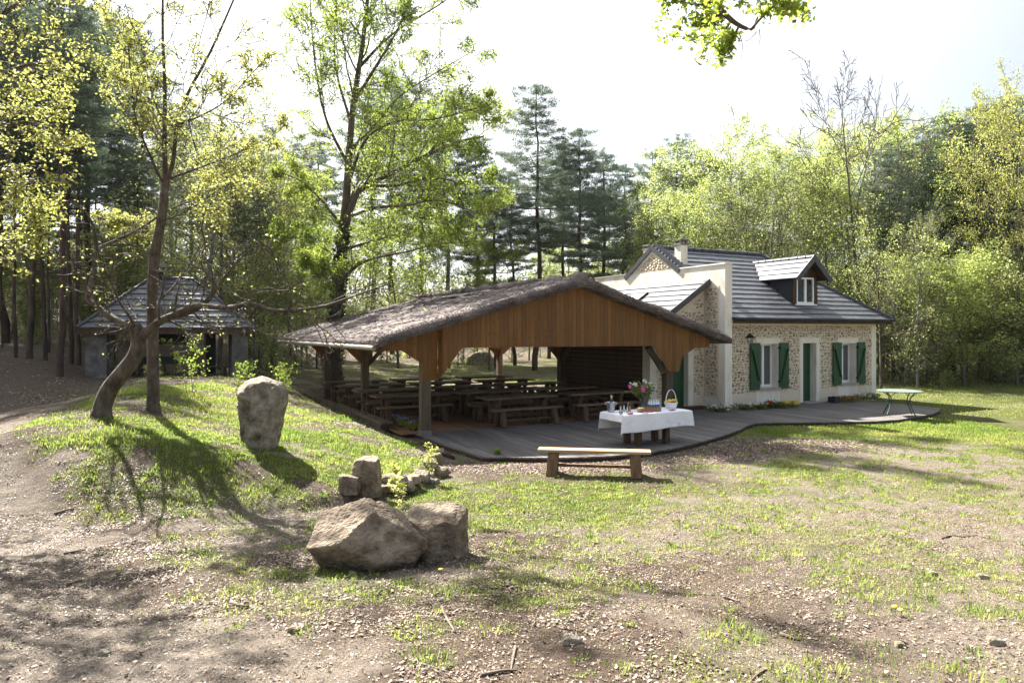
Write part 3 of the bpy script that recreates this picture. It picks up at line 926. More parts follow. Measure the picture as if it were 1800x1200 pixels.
und.quad((DX0 - 0.21, dy_e + 0.2, DZE - 0.12), (mid, dy_r + 0.15, DZR - 0.02), (mid, DY - 0.37, DZR - 0.02), (DX0 - 0.21, DY - 0.37, DZE - 0.12))
und.quad((DX1 + 0.21, dy_e + 0.2, DZE - 0.12), (DX1 + 0.21, DY - 0.37, DZE - 0.12), (mid, DY - 0.37, DZR - 0.02), (mid, dy_r + 0.15, DZR - 0.02))
und.build('dormer_soffit', M['brown_wood'], dorm)
for sx in (-1, 1):
    xa = DX0 - 0.24 if sx < 0 else DX1 + 0.24
    MB().bar((mid + sx * 0.01, DY - 0.40, DZR - 0.04), (xa, DY - 0.40, DZE - 0.14), 0.04, 0.19).build('barge_board', M['tile_dark'], dorm)
ridge_caps('ridge_tile', dorm, (mid, DY - 0.42, DZR + 0.02), (mid, dy_r + 0.1, DZR + 0.02), M['tile_dark'], step=0.33, r=0.07)


def window(parent, x0, x1, z0, z1, y, leaves=2, name='window'):
    w = empty(name, (0, 0, 0)); w.parent = parent
    f = MB()
    f.box(x0, x0 + 0.06, y, y + 0.07, z0, z1); f.box(x1 - 0.06, x1, y, y + 0.07, z0, z1)
    f.box(x0 + 0.061, x1 - 0.061, y, y + 0.07, z0, z0 + 0.07); f.box(x0 + 0.061, x1 - 0.061, y, y + 0.07, z1 - 0.06, z1)
    c = (x0 + x1) / 2
    f.box(c - 0.05, c + 0.05, y - 0.012, y + 0.06, z0 + 0.071, z1 - 0.061)
    f.build('frame', M['white_pvc'], w)
    for a, b in ((x0 + 0.061, c - 0.051), (c + 0.051, x1 - 0.061)):
        MB().box(a, b, y + 0.03, y + 0.038, z0 + 0.071, z1 - 0.061).build('pane', M['pane'], w)
    return w


for i, (a, b, c, d) in enumerate(wins):
    wn_ = window(house, a + 0.003, b - 0.003, c + 0.004, d - 0.003, 0.24)
    for q0, q1 in ((a + 0.02, a + 0.30), (b - 0.34, b - 0.02)):
        cu = MB(); n = 9
        for k in range(n):
            x0 = q0 + (q1 - q0) * k / n; x1 = q0 + (q1 - q0) * (k + 1) / n
            cu.quad((x0, 0.325 + 0.02 * (k % 2), c), (x1, 0.325 + 0.02 * ((k + 1) % 2), c), (x1, 0.325 + 0.02 * ((k + 1) % 2), d), (x0, 0.325 + 0.02 * (k % 2), d))
        cu.build('curtain', M['curtain'], wn_)
    MB().box(a - 0.07, b + 0.07, -0.09, 0.2, c - 0.075, c - 0.004).build('sill', M['sill'], wn_)
    MB().box(a - 0.119, b + 0.119, -0.012, 0.1, d + 0.003, d + 0.16).build('lintel', M['render'], wn_)
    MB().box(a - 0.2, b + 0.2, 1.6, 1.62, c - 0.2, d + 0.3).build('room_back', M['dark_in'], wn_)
    for sx, x0, x1 in ((-1, a - 0.47, a - 0.02), (1, b + 0.02, b + 0.45)):
        shu = empty('shutter', (0, 0, 0)); shu.parent = house
        n = 4
        for k in range(n):
            p0 = x0 + (x1 - x0) * k / n
            MB().box(p0 + 0.002, p0 + (x1 - x0) / n - 0.003, -0.085, -0.05, c - 0.06, d + 0.04).build('shutter_board', M['green'], shu)
        for z in (c + 0.14, d - 0.18):
            MB().box(x0 + 0.01, x1 - 0.01, -0.112, -0.087, z, z + 0.09).build('batten', M['green'], shu)
        za, zb = (c + 0.24, d - 0.19)
        xa, xb_ = (x1 - 0.06, x0 + 0.06) if sx < 0 else (x0 + 0.06, x1 - 0.06)
        MB().bar((xa, -0.10, za), (xb_, -0.10, zb), 0.024, 0.08, up=(0, 1, 0)).build('brace', M['green'], shu)
        hx = x1 if sx < 0 else x0
        for z in (c + 0.18, d - 0.14):
            MB().box(hx - 0.03, hx + 0.03, -0.05, -0.012, z - 0.02, z + 0.02).build('hinge', M['iron'], shu)
# front door, set back in its reveal
dr = empty('door', (0, 0, 0)); dr.parent = house
a, b, c, d = doorh
df = MB(); df.box(a - 0.165, a - 0.003, -0.014, 0.1, 0.0, d + 0.17); df.box(b + 0.003, b + 0.165, -0.014, 0.1, 0.0, d + 0.17); df.box(a - 0.002, b + 0.002, -0.014, 0.1, d + 0.003, d + 0.17)
df.build('door_surround', M['render'], dr)
for k in range(4):
    w = (b - a) / 4
    MB().box(a + k * w + 0.003, a + (k + 1) * w - 0.003, 0.25, 0.30, 0.03, d - 0.01).build('door_board', M['green'], dr)
MB().box(b - 0.14, b - 0.10, 0.19, 0.245, 0.98, 1.02).build('handle', M['iron'], dr)
MB().box(a - 0.12, b + 0.12, -0.28, 0.24, 0.004, 0.028).build('doorstep', M['sill'], dr)
# dormer window
window(dorm, DX0 + 0.175, DX1 - 0.175, DZ0 + 0.05, DZE - 0.02, DY - 0.02)
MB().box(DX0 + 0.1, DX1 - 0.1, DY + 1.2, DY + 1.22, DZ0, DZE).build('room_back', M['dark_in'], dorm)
MB().box(DX0 + 0.1, DX1 - 0.1, DY - 0.09, DY + 0.05, DZ0 + 0.0, DZ0 + 0.045).build('sill', M['white_pvc'], dorm)

# annex under the lower roof
AX0, AX1, AY0, AY1 = -2.52, -0.302, 0.51, 5.6
adoor = (-1.72, -0.98, 0.0, 2.1)
wall_with_holes((AX0, AX1, -0.15, 2.56), [adoor], AY0, AY0 + 0.35).build('annex_wall', M['render'], house)
MB().prism([(AX0, 2.562), (AX1, 2.562), (AX1, 3.98), (AX0 + 0.05, 2.60)], AY0, AY0 + 0.3, 1).build('annex_gable', M['render'], house)
MB().box(AX0, AX0 + 0.3, AY0 + 0.352, AY1, -0.15, 2.56).build('annex_wall', M['mortar'], house)
srect = (AX0 + 0.26, AX1 - 0.001, 0.38, 2.55)
h2 = [(adoor[0] - 0.22, adoor[1] + 0.22, -0.2, 2.25)]
wall_with_holes(srect, h2, AY0 - 0.006, AY0 + 0.01).build('mortar_panel', M['mortar'], house)
stone_face('stone_facing', house, srect, h2, (0, AY0 - 0.006, 0), (1, 0, 0), (0, -1, 0), 21)
MB().prism([(AX0 + 0.26, 2.551), (AX1 - 0.001, 2.551), (AX1 - 0.001, 3.93)], AY0 - 0.006, AY0 - 0.001, 1).build('mortar_panel', M['mortar'], house)
o_ = stone_face('stone_facing', house, (AX0 + 1.25, AX1 - 0.001, 2.56, 3.15), [], (0, AY0 - 0.006, 0), (1, 0, 0), (0, -1, 0), 22)
o_ = stone_face('stone_facing', house, (AX0 + 1.75, AX1 - 0.001, 3.15, 3.55), [], (0, AY0 - 0.006, 0), (1, 0, 0), (0, -1, 0), 23)
o_ = stone_face('stone_facing', house, (AX0 + 0.75, AX0 + 1.25, 2.56, 2.8), [], (0, AY0 - 0.006, 0), (1, 0, 0), (0, -1, 0), 24)
for k in range(16):  # dark cladding over the masonry, its tone standing in for deep shade
    MB().box(AX0 - 0.022, AX0 - 0.001, AY0 + 0.36, AY1 - 0.02, 0.08 + k * 0.152, 0.08 + k * 0.152 + 0.146).build('shade_cladding', M['brown_wood'], house)
ad = empty('door', (0, 0, 0)); ad.parent = house
df = MB(); df.box(adoor[0] - 0.2, adoor[0] - 0.003, AY0 - 0.014, AY0 + 0.1, 0, 2.24); df.box(adoor[1] + 0.003, adoor[1] + 0.2, AY0 - 0.014, AY0 + 0.1, 0, 2.24); df.box(adoor[0] - 0.002, adoor[1] + 0.002, AY0 - 0.014, AY0 + 0.1, 2.103, 2.24)
df.build('door_surround', M['render'], ad)
for k in range(4):
    w = (adoor[1] - adoor[0]) / 4
    MB().box(adoor[0] + k * w + 0.003, adoor[0] + (k + 1) * w - 0.003, AY0 + 0.2, AY0 + 0.25, 0.02, 2.09).build('door_board', M['green'], ad)
MB().box(adoor[0] + 0.1, adoor[0] + 0.14, AY0 + 0.14, AY0 + 0.195, 0.98, 1.02).build('handle', M['iron'], ad)
MB().box(adoor[0] - 0.1, adoor[1] + 0.5, AY0 - 0.3, AY0 - 0.02, 0.004, 0.09).build('doorstep', M['leg_wood'], ad)
aroof = empty('annex_roof', (0, 0, 0)); aroof.parent = house
asl = 0.645
def az(x): return 4.12 + (x + 0.30) * asl
ex0 = AX0 - 0.22
tile_slope(aroof, (ex0, AY1 + 0.3, az(ex0)), (ex0, AY0 - 0.27, az(ex0)), (-0.305, AY0 - 0.27, az(-0.305)), (-0.305, AY1 + 0.3, az(-0.305)), 9, 0.33, M['tile'], rsr)
MB().quad((ex0, AY1 + 0.3, az(ex0) - 0.03), (-0.305, AY1 + 0.3, az(-0.305) - 0.03), (-0.305, AY0 - 0.26, az(-0.305) - 0.03), (ex0, AY0 - 0.26, az(ex0) - 0.03)).build('soffit', M['brown_wood'], aroof)
MB().bar((ex0, AY0 - 0.29, az(ex0) - 0.05), (-0.305, AY0 - 0.29, az(-0.305) - 0.05), 0.035, 0.17).build('barge_board', M['tile_dark'], aroof)
MB().bar((ex0 + 0.2, AY0 - 0.24, az(ex0 + 0.2) - 0.13), (-0.305, AY0 - 0.24, az(-0.305) - 0.13), 0.05, 0.09).build('rafter', M['brown_wood'], aroof)
# skylight in the lower roof
skl = empty('skylight', (0, 0, 0)); skl.parent = house
kx0, kx1, ky0, ky1 = -1.75, -0.95, 2.55, 3.35
for (p, q) in (((kx0, ky0), (kx1, ky0)), ((kx0, ky1), (kx1, ky1)), ((kx0, ky0), (kx0, ky1)), ((kx1, ky0), (kx1, ky1))):
    MB().bar((p[0], p[1], az(p[0]) + 0.075), (q[0], q[1], az(q[0]) + 0.075), 0.07, 0.07, up=(-asl, 0, 1)).build('frame', M['iron'], skl)
MB().quad((kx0, ky0, az(kx0) + 0.09), (kx0, ky1, az(kx0) + 0.09), (kx1, ky1, az(kx1) + 0.09), (kx1, ky0, az(kx1) + 0.09)).build('pane', M['white_pvc'], skl)
# hanging lantern by the left window
lan = empty('lantern', (0, 0, 0)); lan.parent = house
lx, ly = 0.82, -0.36
MB().tube([(lx, ly, EZ - 0.06), (lx, ly, 2.38)], 0.007, 6).build('lantern_rod', M['iron'], lan)
lm = MB(); lm.lathe([(0.02, 2.40), (0.05, 2.36), (0.15, 2.27), (0.16, 2.25), (0.02, 2.25)], 8, (lx, ly, 0)); lm.build('lantern_hood', M['iron'], lan)
for k in range(6):
    a = k * math.pi / 3
    MB().tube([(lx + 0.12 * math.cos(a), ly + 0.12 * math.sin(a), 2.25), (lx + 0.07 * math.cos(a), ly + 0.07 * math.sin(a), 2.10)], 0.008, 5).build('lantern_bar', M['iron'], lan)

# ------------------------------------------------------------------ pavilion (local axes x = t, y = s)
pav = empty('pavilion', W(0, 0, 0), TH)
tag(pav, 'open timber pavilion with dark heather-thatched roof and boarded gable', 'pavilion')
FS = -0.30                                    # plane of the main gable boards
RT, RZP = 4.10, 3.64                          # ridge position, height of the underside line at the ridge
EL, ER, EZP = -1.22, 9.05, 2.16               # eaves


def roof_under(t):
    return RZP - (RZP - EZP) * ((RT - t) / (RT - EL) if t < RT else (t - RT) / (ER - RT))


def post(t, s, z1, w=0.23, label=None):
    p = MB().box(t - w / 2, t + w / 2, s - w / 2, s + w / 2, 0.0, z1).build('post', M['post_wood'], pav, bevel=0.012)
    MB().box(t - w / 2 - 0.012, t + w / 2 + 0.012, s - w / 2 - 0.012, s + w / 2 + 0.012, 0.0, 0.12).build('post_shoe', M['zinc'], p)
    return p


post(0.0, 0.10, 2.45)
for s in (5.2, 10.2): post(0.0, s, 2.45, 0.21)
post(7.42, 0.06, 2.6); post(7.42, 5.75, 2.6, 0.26); post(7.15, 10.2, 2.6, 0.21)
post(3.6, 10.2, 3.4, 0.2) if False else None
# long beams, tie beams, rafters, braces
MB().box(-0.11, 0.11, 0.23, 11.4, 2.10, 2.32).build('wall_plate', M['post_wood'], pav)
MB().box(7.31, 7.53, 0.2, 11.4, 2.10, 2.32).build('wall_plate', M['post_wood'], pav)
for s in (5.2, 10.2):
    MB().box(0.13, 7.3, s - 0.09, s + 0.09, 2.12, 2.34).build('tie_beam', M['post_wood'], pav)
    MB().box(RT - 0.1, RT + 0.1, s - 0.08, s + 0.08, 2.35, 3.55).build('king_post', M['post_wood'], pav)
for k in range(13):
    s = 0.15 + k * 0.94
    for (a, b) in ((EL + 0.1, RT - 0.02), (ER - 0.1 if s < 0.6 else 7.7, RT + 0.02)):
        MB().bar((a, s, roof_under(a) - 0.07), (b, s, roof_under(b) - 0.07), 0.09, 0.14).build('rafter', M['leg_wood'], pav)
def brace(p, q, w=0.11, h=0.13): MB().bar(p, q, w, h, up=(0.3, 0.9, 0.2)).build('brace', M['post_wood'], pav)
for s in (5.2, 10.2):
    brace((0.0, s - 0.10, 1.45), (0.0, s - 0.75, 2.12)); brace((0.0, s + 0.10, 1.45), (0.0, s + 0.75, 2.12))
    brace((0.10, s, 1.45), (0.75, s, 2.12))
for (tt, s) in ((7.42, 5.75), (7.15, 10.2)):
    brace((tt - 0.11, s, 1.45), (tt - 0.75, s, 2.12)); brace((tt, s - 0.1, 1.45), (tt, s - 0.72, 2.12)); brace((tt, s + 0.1, 1.45), (tt, s + 0.72, 2.12))
brace((7.3, 0.06, 1.3), (6.72, 0.06, 2.02), 0.16, 0.2)
# boarded knee panels on the far left post and the far posts
for s, t0 in ((10.2, 0.0), (5.2, 0.0)):
    MB().prism([(t0 - 0.14, 2.1), (t0 - 0.14, 1.5), (t0 - 0.75, 2.1)], s - 0.03, s + 0.03, 1).build('knee_panel', M['board'], pav)
MB().prism([(7.0, 1.5), (6.35, 2.1), (7.95, 2.1), (7.3, 1.5)], 10.06, 10.09, 1).build('knee_panel', M['board'], pav)
MB().prism([(7.42 - 0.15, 1.45), (6.55, 2.1), (7.27, 2.1)], 5.60, 5.63, 1).build('knee_panel', M['board'], pav)

# gable boards: outline below in (t, z), cut into boards about 0.125 m wide
def outline(pts):
    return np.array([p[0] for p in pts]), np.array([p[1] for p in pts])


lo_main = outline([(0.30, 1.46), (0.34, 1.50), (0.78, 2.08), (6.60, 2.06), (7.18, 1.32), (7.60, 1.32), (7.60, 1.70), (8.15, 1.98), (8.70, 2.00)])
lo_wing = outline([(-1.12, 2.02), (-0.62, 2.02), (-0.20, 1.76), (-0.12, 1.72), (-0.119, 1.34), (0.28, 1.34)])
br = random.Random(5)


def boards(t0, t1, s0, lo, wid=0.125):
    t = t0
    while t < t1 - 0.01:
        e = min(t + wid, t1)
        if t1 - e < 0.03: e = t1
        a, b = t + 0.0025, e - 0.0025
        za, zb = np.interp(a, *lo), np.interp(b, *lo)
        d = br.uniform(-0.004, 0.004)
        poly = [(a, za), (b, zb), (b, roof_under(b) - 0.02)]
        if a < RT < b: poly.append((RT, roof_under(RT) - 0.02))
        poly.append((a, roof_under(a) - 0.02))
        MB().prism(poly, s0 + d, s0 + 0.024, 1).build('board', M['board'], pav)
        t = e


boards(-1.12, 0.28, -0.02, lo_wing)
boards(0.30, 8.70, FS, lo_main)
# return face of the main gable beside the left post, made of upright boards
for k in range(2):
    s1 = FS + 0.026 + k * 0.128; s2 = s1 + 0.124
    MB().prism([(s1, 1.46 - k * 0.06), (s2, 1.40 - k * 0.06), (s2, 2.55), (s1, 2.55)], 0.285, 0.309, 0).build('return_board', M['board'], pav)
MB().box(-0.12, 0.28, -0.04, -0.022, 1.30, 1.46).build('cover_board', M['board'], pav)
# eave beam end, gutter along the left eave
MB().box(-1.2, -1.05, -0.14, 0.02, 2.02, 2.15).build('beam_end', M['board'], pav)
MB().tube([(EL - 0.20, -0.5, 2.10), (EL - 0.20, 11.9, 2.07)], 0.055, 10).build('gutter', M['zinc'], pav)
MB().box(EL + 0.0, EL + 0.03, -0.35, 11.8, 2.00, 2.16).build('eave_board', M['leg_wood'], pav)

# thatch: thick, uneven, rounded at the verge
S0, S1 = -0.62, 11.9
TW = 0.19


def thatch_grid():
    na, nb = 150, 170
    a = np.linspace(0, 1, na); s = S0 + (S1 - S0) * np.linspace(0, 1, nb)
    Ag, Sg = np.meshgrid(a, s)
    Tg = EL - 0.16 + (ER + 0.20 - EL + 0.16) * Ag
    # behind the gable the right slope stops against the annex roof
    stop = 7.98
    Tg = np.where((Sg > 0.42) & (Tg > stop), stop + (Tg - stop) * 0.02, Tg)
    und = np.where(Tg < RT, RZP - (RZP - EZP) * (RT - Tg) / (RT - EL), RZP - (RZP - EZP) * (Tg - RT) / (ER - RT))
    n = fbm(Tg * 1.1 + 5, Sg * 1.1, oct=5); n2 = fbm(Tg * 4, Sg * 1.5 + 50, oct=4)
    edge = np.minimum(np.minimum(Sg - S0, S1 - Sg), np.minimum(Tg - (EL - 0.16), (ER + 0.2) - Tg))
    rnd = np.sqrt(np.clip(edge / 0.16, 0, 1))
    layer = 0.06 * sstep(0.02, -0.02, (Sg - 3.2 - 0.25 * np.sin(Tg * 3)))  # older coat stands higher over the front
    top = und + TW * (0.35 + 0.65 * rnd) + (n - 0.5) * 0.15 + (n2 - 0.5) * 0.07 + layer
    bot = und + 0.0 + (n2 - 0.5) * 0.05 * (edge < 0.3)
    jit = (fbm(Tg * 2.5, Sg * 2.5 + 9, oct=3) - 0.5) * 0.16
    Sg = np.where(np.isclose(Sg, S0), Sg + jit, Sg)
    return Tg, Sg, top, bot, na, nb


Tg, Sg, top, bot, na, nb = thatch_grid()
P1 = np.stack([Tg, Sg, top], -1).reshape(-1, 3); P2 = np.stack([Tg, Sg, bot], -1).reshape(-1, 3)
i0 = (np.arange(nb - 1)[:, None] * na + np.arange(na - 1)[None, :]).ravel()
Ft = np.stack([i0, i0 + 1, i0 + na + 1, i0 + na], 1); Fb = np.stack([i0 + na, i0 + na + 1, i0 + 1, i0], 1) + na * nb
ring = np.concatenate([np.arange(na), np.arange(1, nb) * na + na - 1, (nb - 1) * na + np.arange(na - 2, -1, -1), np.arange(nb - 2, 0, -1) * na])
rn = np.roll(ring, -1)
Fs = np.stack([rn, ring, ring + na * nb, rn + na * nb], 1)
thatch = link('thatch', mesh_np('thatch', np.concatenate([P1, P2]), np.concatenate([Ft, Fb, Fs]), M['thatch'], True), pav)


def straw(n, seed):
    rs = np.random.RandomState(seed)
    ia = rs.randint(0, na - 1, n); ib = rs.randint(0, nb - 1, n)
    q = rs.rand(n) < 0.38                                     # many at the verge and the left eave
    ib[q] = rs.randint(0, 5, q.sum())
    q2 = (rs.rand(n) < 0.22) & ~q
    ia[q2] = rs.randint(0, 5, q2.sum())
    idx = ib * na + ia
    base = P1[idx].copy()
    fr_ = rs.rand(n)[:, None]
    base = P1[idx] * fr_ + P2[idx] * (1 - fr_)
    onTop = ~(q | q2)
    base[onTop] = P1[idx][onTop] + rs.normal(0, 0.03, (onTop.sum(), 3)) * [1, 1, 0.2]
    down = np.where(base[:, 0] < RT, -1.0, 1.0)
    slope = (RZP - EZP) / (RT - EL)
    d = np.stack([down, rs.normal(0, 0.45, n), -slope * np.ones(n) + rs.normal(0, 0.12, n)], 1)
    vg = q
    d[vg] = np.stack([down[vg] * 0.7, -np.abs(rs.normal(0.6, 0.3, vg.sum())), -slope * 0.7 + rs.normal(0, 0.2, vg.sum())], 1)
    d /= np.linalg.norm(d, axis=1)[:, None]
    L_ = rs.uniform(0.05, 0.16, n)[:, None]
    side = np.cross(d, rs.normal(0, 1, (n, 3))); side /= np.linalg.norm(side, axis=1)[:, None]
    wv = rs.uniform(0.003, 0.009, n)[:, None]
    base = base + [0, 0, 0.012]
    vv = np.stack([base - side * wv, base + side * wv, base + d * L_ + [0, 0, 0.004]], 1).reshape(-1, 3)
    ff = np.arange(3 * n).reshape(-1, 3)
    return mesh_np('thatch_straw', vv, ff, M['straw'], False, {'c': np.repeat(rs.rand(n), 3)})


tag(link('thatch_straw', straw(42000, 4), pav), kind='stuff')
# ridge roll
rp = [(RT + 0.05 * math.sin(k * 1.7), S0 - 0.02 + k * 0.42, RZP + 0.23 + 0.03 * math.sin(k * 2.3)) for k in range(30)]
MB().tube(rp, [0.12 + 0.03 * math.sin(k * 1.9) for k in range(30)], 9).build('ridge_roll', M['thatch'], pav, smooth=True)
# pale sheet lying just above the left slope of the thatch
sh = MB()
shp = [(RT - 1.15, 4.6), (RT - 0.75, 4.7), (RT - 0.6, 6.6), (RT - 1.0, 6.9)]
def ttop(t): return roof_under(t) + TW + 0.075
sh.quad(*[(t, s, ttop(t)) for t, s in shp]); sh.quad(*[(t, s, ttop(t) - 0.02) for t, s in shp][::-1])
sh.build('pale_sheet', M['zinc'], pav)

# ------------------------------------------------------------------ tables and benches
def make_bench(name, L=2.1, top=M['table_wood'], leg=M['leg_wood'], H=0.47, w=0.26, foot=0.34, lw=0.13):
    b = empty(name, (0, 0, 0))
    MB().box(-L / 2, L / 2, -w / 2, w / 2, H - 0.05, H).build('seat', top, b, bevel=0.008)
    for sx in (-1, 1):
        x = sx * (L / 2 - 0.28)
        for sy in (-1, 1):
            m = MB(); m.bar((x, sy * 0.055, H - 0.052), (x + sx * 0.03, sy * foot / 2, 0.0), 0.10, lw, up=(1, 0, 0))
            m.build('leg', leg, b, bevel=0.006)
    MB().box(-L / 2 + 0.3, L / 2 - 0.3, -0.03, 0.03, 0.15, 0.20).build('stretcher', leg, b)
    return b


def make_table(name, L=2.15, Wd=0.72, H=0.72):
    t = empty(name, (0, 0, 0))
    for k in range(4):
        y0 = -Wd / 2 + k * Wd / 4
        MB().box(-L / 2, L / 2, y0 + 0.003, y0 + Wd / 4 - 0.003, H - 0.045, H).build('top_board', M['table_wood'], t)
    for sx in (-1, 1):
        x = sx * (L / 2 - 0.36)
        for sy in (-1, 1):
            MB().box(x - 0.06, x + 0.06, sy * 0.19 - 0.06, sy * 0.19 + 0.06, 0.0, H - 0.12).build('leg', M['leg_wood'], t)
        MB().box(x - 0.05, x + 0.05, -Wd / 2 + 0.04, Wd / 2 - 0.04, H - 0.118, H - 0.047).build('cross_bar', M['leg_wood'], t)
    MB().box(-L / 2 + 0.43, L / 2 - 0.43, -0.03, 0.03, 0.16, 0.26).build('stretcher', M['leg_wood'], t)
    return t


ord_ = ['front', 'second', 'third', 'fourth', 'back']
cols = [('left', 0.62, 1), ('middle', 3.02, 0), ('right', 5.55, 0)]
ptab, pben = None, None
jr = random.Random(9)
for cn, ct, k0 in cols:
    for k in range(k0, 5):
        s = 0.98 + 1.86 * k
        row = ord_[k]
        for kind in range(3):
            if kind == 0:
                if ptab is None: ptab = make_table('picnic_table'); o = ptab
                else: o = copy_tree(ptab)
                o['label'] = 'brown picnic table in the %s row of the pavilion, %s column' % (row, cn)
                o['category'] = 'table'; o['group'] = 'picnic tables in the pavilion'
                o.location = W(ct + jr.uniform(-0.05, 0.05), s, 0.004)
            else:
                if pben is None: pben = make_bench('bench'); o = pben
                else: o = copy_tree(pben)
                o['label'] = 'brown bench on the %s side of the %s-row picnic table, %s column' % ('near' if kind == 1 else 'far', row, cn)
                o['category'] = 'bench'; o['group'] = 'benches in the pavilion'
                o.location = W(ct + jr.uniform(-0.12, 0.12), s + (-0.66 if kind == 1 else 0.66) + jr.uniform(-0.03, 0.03), 0.004)
            o.rotation_euler = (0, 0, TH + jr.uniform(-0.025, 0.025))
# the pale bench on the lawn
x, y, z = px_ground(1044, 835)
fb = make_bench('bench', 2.0, M['bench_top'], M['bench_leg'], 0.47, 0.27, 0.40, 0.19)
tag(fb, 'pale-topped wooden bench standing alone on the grass before the deck', 'bench')
fb.location = (x, y, z - 0.01); fb.rotation_euler = (0, 0, math.radians(-8))
# low plank bench by the log edging
lp = empty('plank', W(-0.55, 2.6, 0.0), TH + math.pi / 2)
tag(lp, 'grey plank lying on short blocks beside the left pavilion posts', 'plank')
MB().box(-1.3, 1.3, -0.15, 0.15, 0.14, 0.19).build('board', M['post_wood'], lp)
for x0 in (-1.0, 1.0): MB().box(x0 - 0.08, x0 + 0.08, -0.12, 0.12, -0.1, 0.138).build('block', M['leg_wood'], lp)

# white-clothed table
wt = make_table('buffet_table', 1.5, 0.66, 0.70)
wtc_ = W(0, 0); WX, WY = 2.98, 15.12
wt.location = (WX, WY, 0.004); wt.rotation_euler = (0, 0, TH)
tag(wt, 'brown timber table under the white cloth on the deck', 'table')
for o in list(wt.children):
    if o.name.startswith('stretcher'): o.location.z = 0.12


def cloth():
    n, m_ = 90, 60
    L, Wd, dl, ds = 0.95, 0.375, 0.16, 0.36           # half top size, drop at the ends / sides
    u = np.linspace(-(L + dl), L + dl, n); v = np.linspace(-(Wd + ds), Wd + ds, m_)
    Ug, Vg = np.meshgrid(u, v)
    ou = np.clip(np.abs(Ug) - L, 0, None); ov = np.clip(np.abs(Vg) - Wd, 0, None)
    X = np.clip(Ug, -L, L); Y = np.clip(Vg, -Wd, Wd)
    drop = np.maximum(ou, ov) + 0.35 * np.minimum(ou, ov)
    wav = np.sin(Ug * 7.0 + 0.6) * 0.5 + 0.5 * np.sin(Ug * 13 + 2)
    wav2 = np.sin(Vg * 9 + 1)
    X = X + np.sign(Ug) * (ou > 0) * (0.02 + 0.10 * ou + 0.07 * ov + 0.05 * wav2 * ou)
    Y = Y + np.sign(Vg) * (ov > 0) * (0.018 + 0.05 * ov + 0.065 * wav * ov + 0.05 * ou)
    Z = 0.712 - drop + 0.002 * np.sin(Ug * 5) * np.sin(Vg * 6)
    Z = Z + 0.025 * np.sin(Ug * 2.4) * (ov > 0.3)
    cr = fbm(Ug * 6 + 3, Vg * 6, oct=4) - 0.5
    Z = Z + cr * 0.006 * (drop < 0.02); Y = Y + cr * 0.03 * (ov > 0.02); X = X + cr * 0.03 * (ou > 0.02)
    # left end is folded up, showing the leg
    vv = np.stack([X, Y, Z], -1).reshape(-1, 3)
    i = (np.arange(m_ - 1)[:, None] * n + np.arange(n - 1)[None, :]).ravel()
    return mesh_np('tablecloth', vv, np.stack([i, i + 1, i + n + 1, i + n], 1), M['cloth'], True)


cl = link('tablecloth', cloth()); cl.location = (WX, WY, 0.004); cl.rotation_euler = (0, 0, TH)
tag(cl, 'white cotton tablecloth draped over the table on the deck', 'tablecloth')
so = cl.modifiers.new('thick', 'SOLIDIFY'); so.thickness = 0.003
CT = 0.004 + 0.718                                        # cloth surface


def on_cloth(px, py):
    p = pxz(px, py, CT)
    return (p[0], p[1], CT)


steel = pm('steel_bucket', [(0.42, 0.43, 0.46), (0.52, 0.53, 0.56)], 4, 0.3, 0.0, metal=0.9)
dglass = pm('dark_green_glass', [(0.008, 0.014, 0.008), (0.015, 0.025, 0.012)], 3, 0.15, 0, spec=0.6)
gold = pm('cork_foil', [(0.55, 0.40, 0.2), (0.62, 0.48, 0.26)], 8, 0.5, 0)
clear = glass_mat('clear_glass'); juice = pm('orange_juice', [(0.75, 0.33, 0.02), (0.80, 0.42, 0.04)], 4, 0.3, 0)
wicker = pm('wicker', [(0.20, 0.125, 0.07), (0.38, 0.26, 0.16)], 40, 0.8, 0.7, stretch=(1, 1, 2.2))
white = pm('white_paint', [(0.72, 0.72, 0.75), (0.80, 0.80, 0.82)], 6, 0.5, 0.1)
pink = pm('pink_paper', [(0.55, 0.025, 0.16), (0.65, 0.05, 0.22)], 6, 0.7, 0.1)
blue = pm('blue_label', [(0.03, 0.10, 0.34), (0.06, 0.17, 0.45)], 20, 0.5, 0)
nut = pm('snack', [(0.45, 0.25, 0.10), (0.62, 0.40, 0.2)], 30, 0.8, 0.3)
# ice bucket with bottle
x, y, z = on_cloth(1074, 723.5)
bk = empty('ice_bucket', (x, y, z)); tag(bk, 'shiny metal ice bucket at the left end of the white cloth', 'bucket')
MB().lathe([(0.072, 0), (0.075, 0.01), (0.098, 0.20), (0.108, 0.205), (0.108, 0.215), (0.094, 0.212), (0.090, 0.19)], 20).build('body', steel, bk, True)
for sx in (-1, 1): MB().tube([(sx * 0.10, 0, 0.17), (sx * 0.13, 0, 0.175), (sx * 0.13, 0, 0.195), (sx * 0.105, 0, 0.2)], 0.008, 6).build('handle', steel, bk)
bo = empty('bottle', (x + 0.01, y, z + 0.02)); tag(bo, 'dark bottle with pale foil neck standing in the ice bucket', 'bottle')
MB().lathe([(0.04, 0), (0.042, 0.02), (0.042, 0.16), (0.03, 0.22), (0.015, 0.27), (0.014, 0.28)], 14).build('body', dglass, bo, True)
MB().lathe([(0.0165, 0.25), (0.018, 0.30), (0.019, 0.33), (0.012, 0.34)], 12).build('foil', gold, bo, True)
